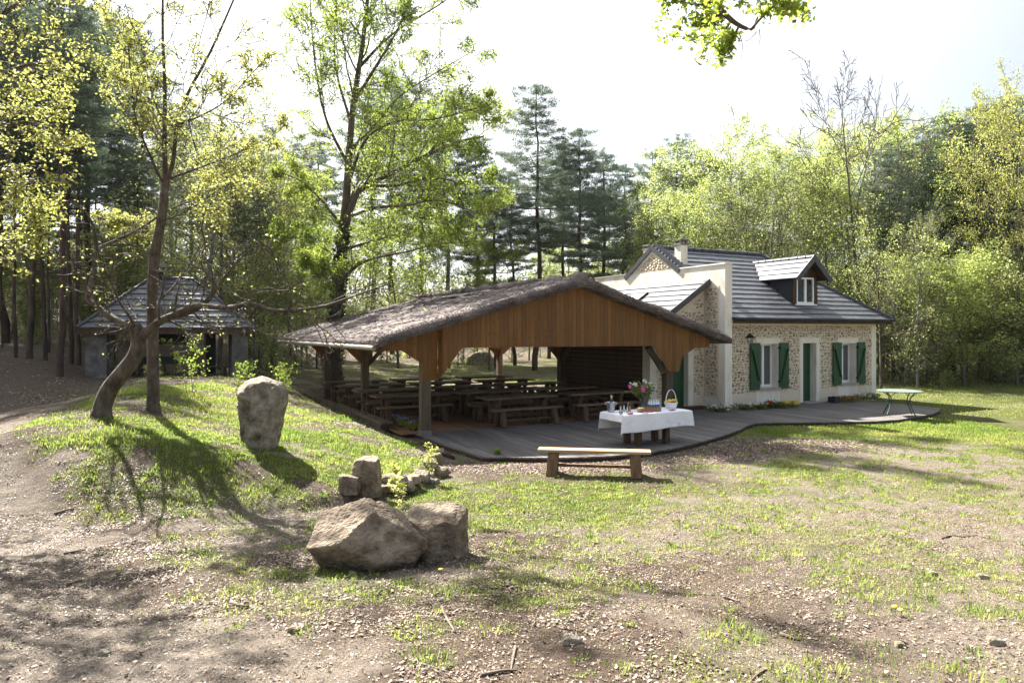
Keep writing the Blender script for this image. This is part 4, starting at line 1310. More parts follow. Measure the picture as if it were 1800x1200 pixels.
# glasses, fruit cup, juice bottle
for i, (px_, py_) in enumerate(((1091, 723.5), (1097, 722), (1103, 724))):
    g = empty('drinking_glass', on_cloth(px_, py_))
    tag(g, '%s of three clear glasses standing beside the orange juice' % ('leftmost', 'middle', 'rightmost')[i], 'glass', 'glasses on the white cloth')
    MB().lathe([(0.026, 0.0), (0.028, 0.006), (0.035, 0.12), (0.033, 0.12), (0.025, 0.012)], 14).build('bowl', clear, g, True)
cu = empty('snack_cup', on_cloth(1091.5, 728)); tag(cu, 'small glass cup of coloured snacks at the near cloth edge', 'cup')
MB().lathe([(0.03, 0), (0.032, 0.01), (0.042, 0.06), (0.039, 0.06), (0.028, 0.012)], 14).build('cup', clear, cu, True)
for k in range(9):
    a = k * 2.4
    MB().ball((0.022 * math.cos(a) * (k / 9), 0.022 * math.sin(a), 0.055 + 0.008 * (k % 3)), 0.014, 5).build('snack', nut if k % 3 else pink, cu)
jb = empty('juice_bottle', on_cloth(1105.5, 722.5)); tag(jb, 'clear bottle of orange juice on the white cloth', 'bottle')
MB().lathe([(0.036, 0.003), (0.036, 0.10), (0.034, 0.105)], 14).build('juice', juice, jb, True)
MB().lathe([(0.039, 0), (0.039, 0.12), (0.028, 0.15), (0.028, 0.19), (0.024, 0.19)], 14).build('glass', clear, jb, True)
# bowl, tray
wb_ = empty('wicker_bowl', on_cloth(1126, 724.5)); tag(wb_, 'small round wicker bowl of snacks before the vase', 'bowl')
MB().lathe([(0.06, 0), (0.075, 0.02), (0.088, 0.085), (0.08, 0.085), (0.07, 0.06)], 20).build('bowl', wicker, wb_, True)
for k in range(14): MB().ball((0.05 * math.cos(k * 2.4) * (k / 14) ** 0.5, 0.05 * math.sin(k * 2.4) * (k / 14) ** 0.5, 0.08), 0.02, 5).build('snack', nut, wb_)
ty = empty('wicker_tray', on_cloth(1144.5, 722)); ty.rotation_euler = (0, 0, TH - 0.35); tag(ty, 'long shallow wicker tray before the water bottles', 'tray')
tm = MB(); tm.box(-0.18, 0.18, -0.10, 0.10, 0.0, 0.012)
for (a, b, c, d) in ((-0.19, 0.19, -0.112, -0.10), (-0.19, 0.19, 0.10, 0.112), (-0.19, -0.18, -0.10, 0.10), (0.18, 0.19, -0.10, 0.10)): tm.box(a, b, c, d, 0.0, 0.085)
tm.build('tray', wicker, ty)
MB().box(-0.15, 0.15, -0.08, 0.08, 0.013, 0.05).build('bread', nut, ty)
# pack of water bottles
wpos = on_cloth(1149, 718.5)
wp = empty('water_bottle_pack', (wpos[0], wpos[1], wpos[2])); wp.rotation_euler = (0, 0, TH); tag(wp, 'pack of small clear water bottles with blue labels', 'bottles')
for i in range(4):
    for j in range(2):
        bx_, by_ = -0.105 + i * 0.07, -0.035 + j * 0.07
        w_ = MB().lathe([(0.03, 0), (0.032, 0.01), (0.032, 0.13), (0.014, 0.17), (0.013, 0.185)], 12, (bx_, by_, 0)).build('water_bottle', white, wp, True)
        MB().lathe([(0.0332, 0.055), (0.0332, 0.105)], 12, (bx_, by_, 0)).build('label', blue, w_, True)
        MB().lathe([(0.016, 0.186), (0.016, 0.205)], 10, (bx_, by_, 0)).build('cap', white, w_, True)
# fruit basket
fx, fy, fz = on_cloth(1179.5, 716.8)
fbk = empty('fruit_basket', (fx, fy, fz)); fbk.rotation_euler = (0, 0, TH); tag(fbk, 'white handled basket heaped with fruit at the right end of the cloth', 'basket')
MB().lathe([(0.11, 0), (0.115, 0.01), (0.155, 0.13), (0.16, 0.135), (0.15, 0.135), (0.13, 0.06)], 22).build('basket', white, fbk, True)
MB().tube([(0.155 * math.cos(a), 0, 0.12 + 0.30 * math.sin(a)) for a in np.linspace(0, math.pi, 17)], 0.009, 8).build('handle', white, fbk, True)
fcol = [pm('fruit_orange', [(0.75, 0.24, 0.02), (0.8, 0.3, 0.04)], 30, 0.5, 0.1), pm('fruit_yellow', [(0.75, 0.52, 0.05), (0.8, 0.6, 0.1)], 8, 0.5, 0), pm('fruit_green', [(0.2, 0.34, 0.05), (0.3, 0.42, 0.08)], 8, 0.4, 0), pm('fruit_red', [(0.55, 0.05, 0.03), (0.65, 0.1, 0.04)], 8, 0.4, 0)]
for k in range(15):
    a = k * 2.4; r = 0.12 * (k / 15) ** 0.5
    MB().ball((r * math.cos(a), r * math.sin(a), 0.15 - r * 0.25 + 0.02 * (k % 2)), 0.037 + 0.005 * (k % 3), 8).build('fruit', fcol[k % 4], fbk, True)
for k in range(3):
    MB().tube([(-0.12 + 0.03 * k, -0.09, 0.16), (-0.05 + 0.03 * k, -0.12, 0.20), (0.03 + 0.03 * k, -0.10, 0.19)], [0.012, 0.019, 0.01], 8).build('banana', fcol[1], fbk, True)
# napkins
for nm, (px_, py_), ro in (('beside the snack cup', (1107.5, 727), 0.3), ('in front of the wicker tray', (1141, 724.3), 0.1), ('in front of the fruit basket', (1181.5, 720.8), 0.2)):
    nk = empty('napkin', on_cloth(px_, py_)); nk.rotation_euler = (0, 0, TH + ro); tag(nk, 'folded pink paper napkin %s' % nm, 'napkin', 'pink napkins on the cloth')
    MB().prism([(-0.085, -0.05), (0.085, -0.04), (0.08, 0.05), (-0.07, 0.055)], 0.001, 0.009, 2).build('fold', pink, nk)
    MB().prism([(-0.06, -0.03), (0.07, -0.03), (0.05, 0.04)], 0.010, 0.018, 2).build('fold', pink, nk)
# vase of flowers
vx, vy, vz = on_cloth(1126, 718.5)
va = empty('vase', (vx, vy, vz)); tag(va, 'clear vase with pink peonies, white blossom and leaves', 'vase')
MB().lathe([(0.045, 0), (0.05, 0.01), (0.042, 0.1), (0.05, 0.24), (0.047, 0.24), (0.038, 0.1), (0.04, 0.02)], 16).build('glass', clear, va, True)
vr = random.Random(2)
stemm = pm('flower_stem', [(0.03, 0.06, 0.015), (0.06, 0.11, 0.03)], 9, 0.7, 0)
peony = pm('peony_petal', [(0.50, 0.06, 0.30), (0.66, 0.18, 0.46)], 18, 0.7, 0.4); wfl = pm('white_petal', [(0.68, 0.68, 0.6), (0.8, 0.8, 0.74)], 18, 0.7, 0.3)


def leaf_cloud(pts, size, seed, spread, k, mat, name, parent, flat=0.0, up=0.0, aspect=0.5):
    rs = np.random.RandomState(seed); pts = np.asarray(pts, float)
    P = np.repeat(pts, k, 0); n = len(P)
    P = P + rs.normal(0, 1, (n, 3)) * spread
    a = rs.normal(0, 1, (n, 3)); a[:, 2] *= (1 - flat); a[:, 2] += up; a /= np.linalg.norm(a, axis=1)[:, None] + 1e-9
    b = np.cross(a, rs.normal(0, 1, (n, 3)) * [1, 1, 1 + 3 * flat]); b /= np.linalg.norm(b, axis=1)[:, None] + 1e-9
    L_ = (size * rs.uniform(0.6, 1.25, n))[:, None]
    c = np.cross(a, b)
    vv = np.stack([P, P + a * L_ * 0.5 + b * L_ * aspect * 0.5, P + a * L_ + c * L_ * 0.12, P + a * L_ * 0.5 - b * L_ * aspect * 0.5], 1).reshape(-1, 3)
    me = mesh_np(name, vv, np.arange(4 * n).reshape(-1, 4), mat, False, {'c': np.repeat(np.clip(rs.normal(0.5, 0.25, n), 0, 1), 4)})
    return link(name, me, parent) if parent is not None else me


tips = []
for k in range(16):
    a = vr.uniform(0, 6.28); r = vr.uniform(0.06, 0.27); h = vr.uniform(0.38, 0.60)
    q = (r * math.cos(a), r * math.sin(a), h); tips.append(q)
    MB().tube([(0, 0, 0.03), (q[0] * 0.25, q[1] * 0.25, 0.26), q], 0.0035, 5).build('stem', stemm, va)
leaf_cloud([(x * f, y * f, 0.2 + (z - 0.2) * f) for x, y, z in tips for f in (0.6, 0.8, 0.95)], 0.075, 4, 0.04, 9, M['leaf_shrub'], 'leaves', va)
for (x, y, z, r) in ((0.05, -0.08, 0.44, 0.062), (-0.24, 0.0, 0.50, 0.04)):
    pe = MB().ball((x, y, z), r * 0.8, 8).build('peony', peony, va)
    leaf_cloud([(x + r * 0.6 * math.cos(k) * math.sin(k * 1.7), y + r * 0.6 * math.sin(k), z + r * 0.6 * math.cos(k * 1.7)) for k in range(18)], r * 0.9, 5, r * 0.15, 3, peony, 'petals', pe, aspect=0.9)
for k, (x, y, z) in enumerate(((-0.16, -0.05, 0.57), (-0.11, -0.03, 0.54), (0.08, 0.02, 0.64), (0.11, -0.02, 0.60), (0.19, 0.0, 0.57), (0.22, 0.03, 0.52), (0.26, 0, 0.46))):
    bl = MB().ball((x, y, z), 0.012, 5).build('blossom', wfl, va)
    leaf_cloud([(x, y, z)], 0.035, 20 + k, 0.018, 16, wfl, 'petals', bl, aspect=0.9)

# round garden table at the right end of the deck
gtp = pxz(1581, 729.5, 0.0)
gt = empty('garden_table', (gtp[0], gtp[1], 0.004)); gt.rotation_euler = (0, 0, 0.4)
tag(gt, 'round dark green iron garden table at the right end of the deck', 'table')
R = 0.60
MB().lathe([(R - 0.02, 0.695), (R, 0.70), (R, 0.722), (R - 0.015, 0.726)], 40).build('table_top', pm('mosaic_top', [(0.10, 0.13, 0.12), (0.22, 0.25, 0.24)], 25, 0.35, 0.1, spec=0.5), gt)
for k in range(4):
    a = k * math.pi / 2
    pts = [(r * math.cos(a), r * math.sin(a), z) for r, z in ((0.50, 0.695), (0.42, 0.62), (0.34, 0.50), (0.33, 0.40), (0.40, 0.22), (0.50, 0.05), (0.53, 0.0))]
    lg = MB().tube(pts, 0.016, 7).build('leg', M['green_iron'], gt, True)
    pts = [(r * math.cos(a + dz), r * math.sin(a + dz), z) for r, z, dz in ((0.35, 0.55, 0.0), (0.42, 0.62, 0.25), (0.48, 0.69, 0.45))]
    MB().tube(pts, 0.010, 6).build('scroll', M['green_iron'], lg, True)
MB().tube([(0.335 * math.cos(a), 0.335 * math.sin(a), 0.42) for a in np.linspace(0, 2 * math.pi, 25)], 0.010, 6).build('ring', M['green_iron'], gt, True)

# planting along the house wall
fl_mats = {'white': wfl, 'red': fcol[3], 'yellow': fcol[1], 'violet': pm('violet_petal', [(0.12, 0.08, 0.36), (0.24, 0.17, 0.5)], 15, 0.7, 0.2)}


def flower_clump(px_, py_, w, h, col, label, nfl=40, zz=0.0, leafm=None, at=None):
    p = pxz(px_, py_, zz) if at is None else np.array(at)
    c = empty('flower_clump', (p[0], p[1], zz if at is None else at[2])); tag(c, label, 'flowers', 'flowers along the house wall' if at is None else 'potted flowers by the post')
    rs = np.random.RandomState(int(px_))
    pts = np.stack([rs.normal(0, w * 0.28, 70), rs.normal(0, w * 0.2, 70), rs.uniform(0.0, h * 0.8, 70)], 1)
    leaf_cloud(pts, 0.06, int(px_), 0.025, 12, leafm or M['leaf_shrub'], 'foliage', c, up=0.5)
    if nfl:
        fp = np.stack([rs.normal(0, w * 0.27, nfl), rs.normal(0, w * 0.2, nfl), h * rs.uniform(0.65, 1.05, nfl)], 1)
        leaf_cloud(fp, 0.036, int(px_) + 1, 0.012, 8, fl_mats[col], 'blossoms', c, aspect=0.9)
    return c


flower_clump(1268, 723, 0.75, 0.20, 'white', 'white flowering clump at the foot of the fire wall', 60)
flower_clump(1310, 720, 0.40, 0.18, 'white', 'small white flowers left of the blueish clump under the window', 36)
flower_clump(1332, 719, 0.42, 0.20, 'white', 'dense white and blue-white flower clump under the left window', 70)
flower_clump(1352, 717.5, 0.26, 0.22, 'red', 'reddish flower clump under the left window', 30)
flower_clump(1370, 717, 0.42, 0.20, 'red', 'dark leafy clump without flowers left of the door', 0)
flower_clump(1392, 715.5, 0.42, 0.18, 'yellow', 'bright yellow flower clump beside the front door', 110)
flower_clump(1488, 706.5, 0.7, 0.20, 'red', 'low brownish red flower clump right of the front door', 40)
flower_clump(1515, 703.5, 0.7, 0.24, 'white', 'pale flower clump under the right window', 45)
flower_clump(1534, 701.5, 0.45, 0.22, 'white', 'pale flowers at the right corner of the house', 25)
p = pxz(1466, 707.5, 0.0)
pt = empty('planter', (p[0], p[1], 0.006)); pt.rotation_euler = (0, 0, TH); tag(pt, 'small square dark planter by the house wall', 'planter')
pb = MB()
for (a, b, c, d) in ((-0.14, 0.14, -0.14, -0.12), (-0.14, 0.14, 0.12, 0.14), (-0.14, -0.12, -0.119, 0.119), (0.12, 0.14, -0.119, 0.119)): pb.box(a, b, c, d, 0, 0.2)
pb.box(-0.119, 0.119, -0.119, 0.119, 0.0, 0.15)
pb.build('box', M['slate_side'], pt)
# potted violets by the left post
for i, (px_, py_, lb) in enumerate(((690, 752, 'leftmost'), (708, 757, 'middle'), (726, 763, 'rightmost'))):
    q = pxz(px_, py_, 0.05); g_ = gz(q[0], q[1])
    q = pxz(px_, py_, g_)
    pz = empty('flower_pot', (q[0], q[1], g_)); tag(pz, '%s of three pots of violet flowers by the left front post' % lb, 'flower pot', 'pots of violet flowers')
    MB().lathe([(0.08, -0.03), (0.085, 0.0), (0.115, 0.15), (0.12, 0.155), (0.11, 0.155), (0.10, 0.12)], 16).build('pot', M['leg_wood'], pz, True)
    rs = np.random.RandomState(i)
    leaf_cloud(np.stack([rs.normal(0, 0.08, 40), rs.normal(0, 0.08, 40), rs.uniform(0.15, 0.30, 40)], 1), 0.06, i, 0.02, 8, M['leaf_oak'], 'foliage', pz, up=0.5)
    leaf_cloud(np.stack([rs.normal(0, 0.08, 14), rs.normal(0, 0.08, 14), rs.uniform(0.26, 0.36, 14)], 1), 0.035, i + 9, 0.012, 6, fl_mats['violet'], 'blossoms', pz, aspect=0.9)

# ------------------------------------------------------------------ grill shelter on the left
SX, SY = -13.6, 27.3
SZ = gz(SX, SY) - 0.02
shl = empty('grill_shelter', (SX, SY, SZ)); shl.rotation_euler = (0, 0, 0.43)
tag(shl, 'grey-roofed grill shelter on masonry piers behind the crooked tree', 'shelter')
EZ2 = 2.56 - SZ
HWd, HDp = 2.9, 2.3
rz2 = 4.52 - SZ
for x0, x1, y0, y1 in ((-2.72, -2.05, -1.95, -1.30), (2.15, 2.72, -1.95, -1.30), (-2.72, -2.15, 1.3, 1.85), (2.15, 2.72, 1.3, 1.85)):
    pier = MB().box(x0, x1, y0, y1, -0.4, EZ2 - 0.17).build('pier', M['concrete'], shl)
    rs = random.Random(int(x0 * 10 + y0 * 7))
    if y0 < 0:
        z = 0.02
        while z < EZ2 - 0.35:
            h = rs.uniform(0.14, 0.24); x = x0 + 0.02
            while x < x1 - 0.08:
                w = min(rs.uniform(0.14, 0.3), x1 - 0.02 - x)
                if w > 0.06: MB().box(x, x + w - 0.015, y0 - rs.uniform(0.006, 0.022), y0 - 0.001, z, z + h - 0.015).build('stone', M['concrete'], pier)
                x += w
            z += h
MB().box(2.2, 2.66, -1.295, 1.295, -0.4, EZ2 - 0.17).build('side_wall', M['concrete'], shl)
MB().box(1.25, 1.6, -0.4, 0.0, -0.4, EZ2 - 0.1).build('inner_post', M['iron'], shl)
sroof = empty('roof', (0, 0, 0)); sroof.parent = shl
rA, rB = -0.75, 0.75
for (A, B, C, D) in (((-HWd, -HDp, EZ2), (HWd, -HDp, EZ2), (rB, 0, rz2), (rA, 0, rz2)), ((HWd, HDp, EZ2), (-HWd, HDp, EZ2), (rA, 0, rz2), (rB, 0, rz2)),
                     ((HWd, -HDp, EZ2), (HWd, HDp, EZ2), (rB, 0.002, rz2), (rB, -0.002, rz2)), ((-HWd, HDp, EZ2), (-HWd, -HDp, EZ2), (rA, -0.002, rz2), (rA, 0.002, rz2))):
    tile_slope(sroof, A, B, C, D, 9, 0.34, M['tile'], rsr, lift=0.06)
u_ = MB(); u_.quad((-HWd + .02, -HDp + .02, EZ2 - 0.03), (HWd - .02, -HDp + .02, EZ2 - 0.03), (rB, 0, rz2 - 0.04), (rA, 0, rz2 - 0.04)); u_.quad((HWd - .02, HDp - .02, EZ2 - 0.03), (-HWd + .02, HDp - .02, EZ2 - 0.03), (rA, 0, rz2 - 0.04), (rB, 0, rz2 - 0.04))
u_.quad((HWd - .02, -HDp + .02, EZ2 - .03), (HWd - .02, HDp - .02, EZ2 - .03), (rB, 0, rz2 - .04)); u_.quad((-HWd + .02, HDp - .02, EZ2 - .03), (-HWd + .02, -HDp + .02, EZ2 - .03), (rA, 0, rz2 - .04))
u_.build('soffit', M['brown_wood'], sroof)
for (a, b) in (((-HWd, -HDp), (HWd, -HDp)), ((HWd, -HDp), (HWd, HDp)), ((HWd, HDp), (-HWd, HDp)), ((-HWd, HDp), (-HWd, -HDp))):
    MB().bar((a[0] * 0.99, a[1] * 0.99, EZ2 - 0.11), (b[0] * 0.99, b[1] * 0.99, EZ2 - 0.11), 0.06, 0.2).build('fascia', M['leg_wood'], sroof)
ridge_caps('ridge_tile', sroof, (rA, 0, rz2 + 0.03), (rB, 0, rz2 + 0.03), M['tile_dark'])
for sx in (-1, 1):
    ridge_caps('hip_tile', sroof, (sx * rB, 0, rz2 + 0.03), (sx * HWd, -HDp, EZ2 + 0.05), M['tile_dark'], 0.42, 0.07)
fl = MB().box(-0.62, -0.30, -0.1, 0.2, rz2 - 0.6, rz2 + 0.32).build('flue', M['iron'], shl)
cp = MB(); cp.prism([(-0.85, rz2 + 0.45), (-0.07, rz2 + 0.45), (-0.28, rz2 + 0.62), (-0.64, rz2 + 0.62)], -0.32, 0.42, 1); cp.build('flue_cap', M['zinc'], fl)
for x in (-0.6, -0.32):
    for y in (-0.08, 0.18): MB().box(x - 0.015, x + 0.015, y - 0.015, y + 0.015, rz2 + 0.322, rz2 + 0.449).build('cap_leg', M['iron'], fl)
MB().prism([(-1.15, EZ2 - 0.62), (0.85, EZ2 - 0.62), (0.15, EZ2 + 0.2), (-0.7, EZ2 + 0.2)], -0.7, 0.7, 1).build('hood', M['iron'], shl)
for x in (-1.1, 0.8):
    for y in (-0.65, 0.65): MB().box(x - 0.03, x + 0.03, y - 0.03, y + 0.03, -0.3, EZ2 - 0.5).build('hood_leg', M['iron'], shl)
gr = empty('grill', (SX + 0.3, SY - 0.95, SZ), 0.43); tag(gr, 'long black iron grill table under the shelter roof', 'grill')
MB().box(-1.25, 1.05, -0.35, 0.35, 0.62, 0.90).build('fire_box', M['iron'], gr)
for x in (-1.15, -0.1, 0.95):
    for y in (-0.3, 0.3): MB().box(x - 0.03, x + 0.03, y - 0.03, y + 0.03, -0.25, 0.62).build('leg', M['iron'], gr)
sb = make_bench('bench', 1.5, M['post_wood'], M['leg_wood'], 0.5, 0.4, 0.36); sb.location = (SX + 1.75, SY - 0.35, SZ); sb.rotation_euler = (0, 0, 0.43); tag(sb, 'small grey bench under the right side of the grill shelter', 'bench')

# ------------------------------------------------------------------ boulders
def ico(sub):
    bm = bmesh.new(); bmesh.ops.create_icosphere(bm, subdivisions=sub, radius=1.0)
    v = np.array([x.co[:] for x in bm.verts]); f = np.array([[q.index for q in p.verts] for p in bm.faces]); bm.free()
    return v, f


ICO = {k: ico(k) for k in (3, 4, 5, 6)}


def rock(name, planes, mat, seed, sub=5, rough=0.05, k=60.0, warp=None, facets=14):
    """angular rock: soft minimum of cutting planes (normal, distance), weathered by noise"""
    d, f = ICO[sub]
    acc = 0
    for n_, h in planes:
        n_ = np.array(n_, float); n_ /= np.linalg.norm(n_)
        c = d @ n_
        acc = acc + np.where(c > 0.02, (np.clip(c, 0.02, None) / h) ** k, 0)
    r = acc ** (-1.0 / k)
    if facets:                                   # fracture planes shaving the first shape
        rr_ = np.random.RandomState(seed + 400); p0 = d * r[:, None]; acc = r ** (-k)
        for _ in range(facets):
            n_ = rr_.normal(0, 1, 3); n_ /= np.linalg.norm(n_)
            h = (p0 @ n_).max() * rr_.uniform(0.80, 0.97); c = d @ n_
            acc = acc + np.where(c > 0.02, (np.clip(c, 0.02, None) / h) ** k, 0)
        r = acc ** (-1.0 / k)
    p = d * r[:, None]
    s = seed * 3.1
    n1 = fbm(p[:, 0] * 3 + s, p[:, 1] * 3 + s, p[:, 2] * 3, oct=4) - 0.5
    n2 = np.abs(fbm(p[:, 0] * 9 + s, p[:, 1] * 9, p[:, 2] * 11 + s, oct=5, gain=.6) - 0.5)
    p = p + d * (n1 * rough * 0.9 - n2 * rough * 1.5)[:, None]
    if warp: p = warp(p)
    return mesh_np(name, p, f, mat, False)


def rock_smooth_angle(me, deg=35):
    me.polygons.foreach_set('use_smooth', np.ones(len(me.polygons), bool)); me.update()


x, y, z = px_ground(636, 1000)
b1 = link('boulder', rock('boulder', [((-0.97, -0.05, 0.12), 0.47), ((-0.30, -0.42, 0.86), 0.335), ((0.42, -0.72, 0.42), 0.335), ((0.55, 0.05, 0.83), 0.36), ((-0.12, -0.80, -0.50), 0.33),
                                          ((0.35, -0.75, -0.5), 0.40), ((0.97, 0.0, 0.2), 0.60), ((0, 0, -1), 0.27), ((0, 1, 0.1), 0.36), ((-0.3, 0.6, 0.72), 0.38), ((-0.75, -0.35, -0.5), 0.43), ((0.75, -0.2, -0.6), 0.50)], M['rock'], 1, 6, 0.06, k=90, facets=5))
b1.scale = (1.0, 1, 0.95); b1.location = (x - 0.03, y + 0.22, z + 0.17); tag(b1, 'large angular sandstone boulder leaning to the right in the foreground', 'boulder', 'foreground boulders')
x, y, z = px_ground(757, 986)
b2 = link('boulder', rock('boulder', [((-1, 0, 0), 0.28), ((1, -0.1, 0.03), 0.30), ((-0.04, -0.16, 1), 0.285), ((-0.55, -0.85, 0.02), 0.26), ((0.45, -0.9, 0.04), 0.26), ((0, 1, 0), 0.28), ((0, 0, -1), 0.28)], M['rock'], 2, 6, 0.05, k=90, facets=4))
b2.scale = (0.96, 1, 0.9); b2.location = (x + 0.0, y + 0.2, z + 0.14); b2.rotation_euler = (0, 0, -0.1); tag(b2, 'blocky flat-topped sandstone boulder behind the large one', 'boulder', 'foreground boulders')


def head_warp(p):
    """broad head with a lobe jutting out to the left over an undercut, a column running down the right"""
    z = p[:, 2]; q = p.copy(); front = sstep(0.12, -0.05, p[:, 1])
    lx = np.interp(z, [-0.75, -0.35, 0.0, 0.16, 0.26, 0.62], [0.66, 0.74, 0.82, 0.92, 1.06, 0.98])
    rx = np.interp(z, [-0.75, -0.3, 0.2, 0.62], [0.72, 0.90, 1.04, 0.95])
    q[:, 0] = np.where(p[:, 0] < 0, p[:, 0] * lx, p[:, 0] * rx)
    edge = -0.10 + 0.10 * np.sin(z * 4)
    under = sstep(edge + 0.05, edge - 0.05, p[:, 0]) * sstep(0.30, 0.10, z + 0.5 * p[:, 0] + 0.1) * front
    q[:, 1] += 0.22 * under
    q[:, 1] -= 0.06 * sstep(edge - 0.05, edge + 0.05, p[:, 0]) * sstep(0.26, 0.1, z) * front
    nick = np.exp(-((p[:, 0] - 0.12) / 0.10) ** 2 - ((z + 0.45) / 0.10) ** 2) * front
    q[:, 1] += 0.12 * nick
    return q


x, y, z = px_ground(450, 782)
b3 = link('standing_stone', rock('standing_stone', [((-1, 0, 0), 0.42), ((1, 0, 0), 0.42), ((0, -1, 0.06), 0.32), ((0, 1, 0), 0.32), ((0, 0, -1), 0.70), ((-0.35, -0.1, 1), 0.60), ((0.3, 0, 1), 0.61), ((-0.8, -0.3, 0.62), 0.56), ((0.8, -0.2, 0.6), 0.58), ((0.7, -0.7, 0), 0.44)],
                                      M['rock_grey'], 5, 6, 0.07, 50, head_warp, facets=16))
b3.scale = (0.93, 0.93, 0.9); b3.location = (x, y + 0.15, z + 0.53); tag(b3, 'tall pale standing stone with an overhanging head on the grassy bank', 'boulder')
x, y, z = px_ground(641, 866)
b4 = link('upright_stone', rock('upright_stone', [((-1, 0, 0), 0.19), ((1, 0, 0.05), 0.20), ((0, -1, 0), 0.15), ((0, 1, 0), 0.16), ((0, 0, -1), 0.33), ((-0.5, 0, 1), 0.27), ((0.1, -0.1, 1), 0.26)], M['rock'], 7, 6, 0.045, facets=7))
b4.location = (x, y + 0.1, z + 0.24); tag(b4, 'small upright tan stone below the bank, left of the stone edging', 'stone')
x, y, z = px_ground(616, 862)
b5 = link('slab_stone', rock('slab_stone', [((-1, 0, 0), 0.16), ((1, 0, 0), 0.15), ((0, -1, 0.3), 0.10), ((0, 1, 0), 0.1), ((0, 0, -1), 0.15), ((0.1, 0, 1), 0.12)], M['rock'], 8, 5, 0.03, facets=7))
b5.location = (x, y, z + 0.08); tag(b5, 'low brown slab stone leaning beside the upright tan stone', 'stone')
er = random.Random(14)
epx = [(751, 777, .18), (762, 786, .16), (768, 797, .30), (762, 811, .34), (771, 806, .16), (757, 821, .26), (770, 833, .30), (752, 838, .2), (741, 842, .26), (726, 846, .26), (710, 856, .34), (692, 853, .34), (679, 862, .26), (700, 866, .2), (757, 848, .22), (780, 800, .14), (781, 829, .16)]
for i, (a, b, w) in enumerate(epx):
    x, y, z = px_ground(a, b)
    h = w * er.uniform(0.22, 0.36)
    me = rock('edging_stone', [((-1, er.uniform(-.4, .4), 0.1), w * .5), ((1, er.uniform(-.4, .4), 0.1), w * .5), ((er.uniform(-.3, .3), -1, 0), w * .36), ((0, 1, 0), w * .36), ((0, 0, -1), h), ((er.uniform(-.3, .3), er.uniform(-.3, .1), 1), h), ((.6, -.5, .6), w * .5)], M['rock_grey'] if i % 3 else M['rock'], 20 + i, 4, 0.03, facets=6)
    o = link('edging_stone', me); o.location = (x, y, z + h * 0.35)
    tag(o, 'rough pale stone in the low curved edging below the left post', 'stone', 'stones of the curved edging')
# loose stones and bits on the ground
for i, (a, b, w, lb) in enumerate(((518, 1112, .07, 'rusty orange stone lying on the leaf litter left of centre'), (184, 1152, .06, 'small white and orange stone on the sandy path'), (620, 1009, .07, 'small pale stone at the foot of the large boulder'),
                                   (1005, 1130, .11, 'pale grey stone in the grass at bottom centre'), (1582, 1137, .06, 'small dark reddish stone at bottom right'), (1640, 1011, .07, 'dull pink stone on the dry lawn'), (1728, 1017, .09, 'flat white stone on the dry lawn at right'),
                                   (1448, 953, .04, 'tiny reddish stone on the bare lawn'), (1750, 1133, .09, 'pale stone in the grass near the right edge'), (1047, 955, .05, 'tiny whitish stone on the lawn left of centre'))):
    x, y, z = px_ground(a, b)
    me = rock('loose_stone', [((-1, .2, .1), w * .5), ((1, .2, 0), w * .55), ((0, -1, .2), w * .4), ((0, 1, 0), w * .4), ((0, 0, -1), w * .3), ((.2, 0, 1), w * .3)], M['rock'] if i in (0, 4, 5, 7) else M['rock_grey'], 60 + i, 3, w * .08)
    o = link('loose_stone', me); o.location = (x, y, z + w * 0.14); tag(o, lb, 'stone')
# mossy boulder far behind the pavilion
x, y, z = px_ground(845, 641)
fbld = link('boulder', rock('boulder', [((-.7, 0, .7), .75), ((.7, 0, .7), .8), ((0, -.8, .6), .7), ((0, 1, 0), .7), ((0, 0, 1), .62), ((0, 0, -1), .5), ((1, 0, 0), 1.1), ((-1, 0, 0), 1.1)], M['rock_grey'], 90, 4, 0.08))
fbld.location = (x, y, z + 0.35); tag(fbld, 'mossy rounded boulder on the far lawn seen through the pavilion', 'boulder')

# log edging beside the pavilion: upright stakes
le = empty('log_edging', W(-0.55, 4, 0)); tag(le, 'row of short upright logs edging the bank beside the pavilion', 'edging')
lr = random.Random(4)
for k in range(74):
    s = 1.5 + k * 0.105
    p = W(-0.62 - 0.04 * math.sin(s), s)
    h = 0.22 + lr.uniform(-0.03, 0.04)
    MB().lathe([(0.045, -0.25), (0.045, h - 0.012), (0.036, h)], 7, (p.x - le.location.x, p.y - le.location.y, 0)).build('stake', M['post_wood'], le)

# ------------------------------------------------------------------ trees
def grow(rs, p, d, L, r, lvl, cfg, out, anch):
    nseg = max(3, int(L / cfg['seg'][lvl]))
    pts = [np.array(p, float)]; d = np.array(d, float); d /= np.linalg.norm(d)
    st = L / nseg
    for i in range(nseg):
        d = d + rs.normal(0, cfg['wander'][lvl], 3); d[2] += cfg['up'][lvl] * (st / 0.5)
        d /= np.linalg.norm(d)
        pts.append(pts[-1] + d * st)
    pts = np.array(pts)
    rad = r * (1 - 0.8 * np.linspace(0, 1, nseg + 1) ** 0.9)
    out.append((pts, np.maximum(rad, cfg.get('rmin', 0.006)), cfg['sides'][lvl]))
    branch_from(rs, pts, rad, L, lvl, cfg, out, anch)


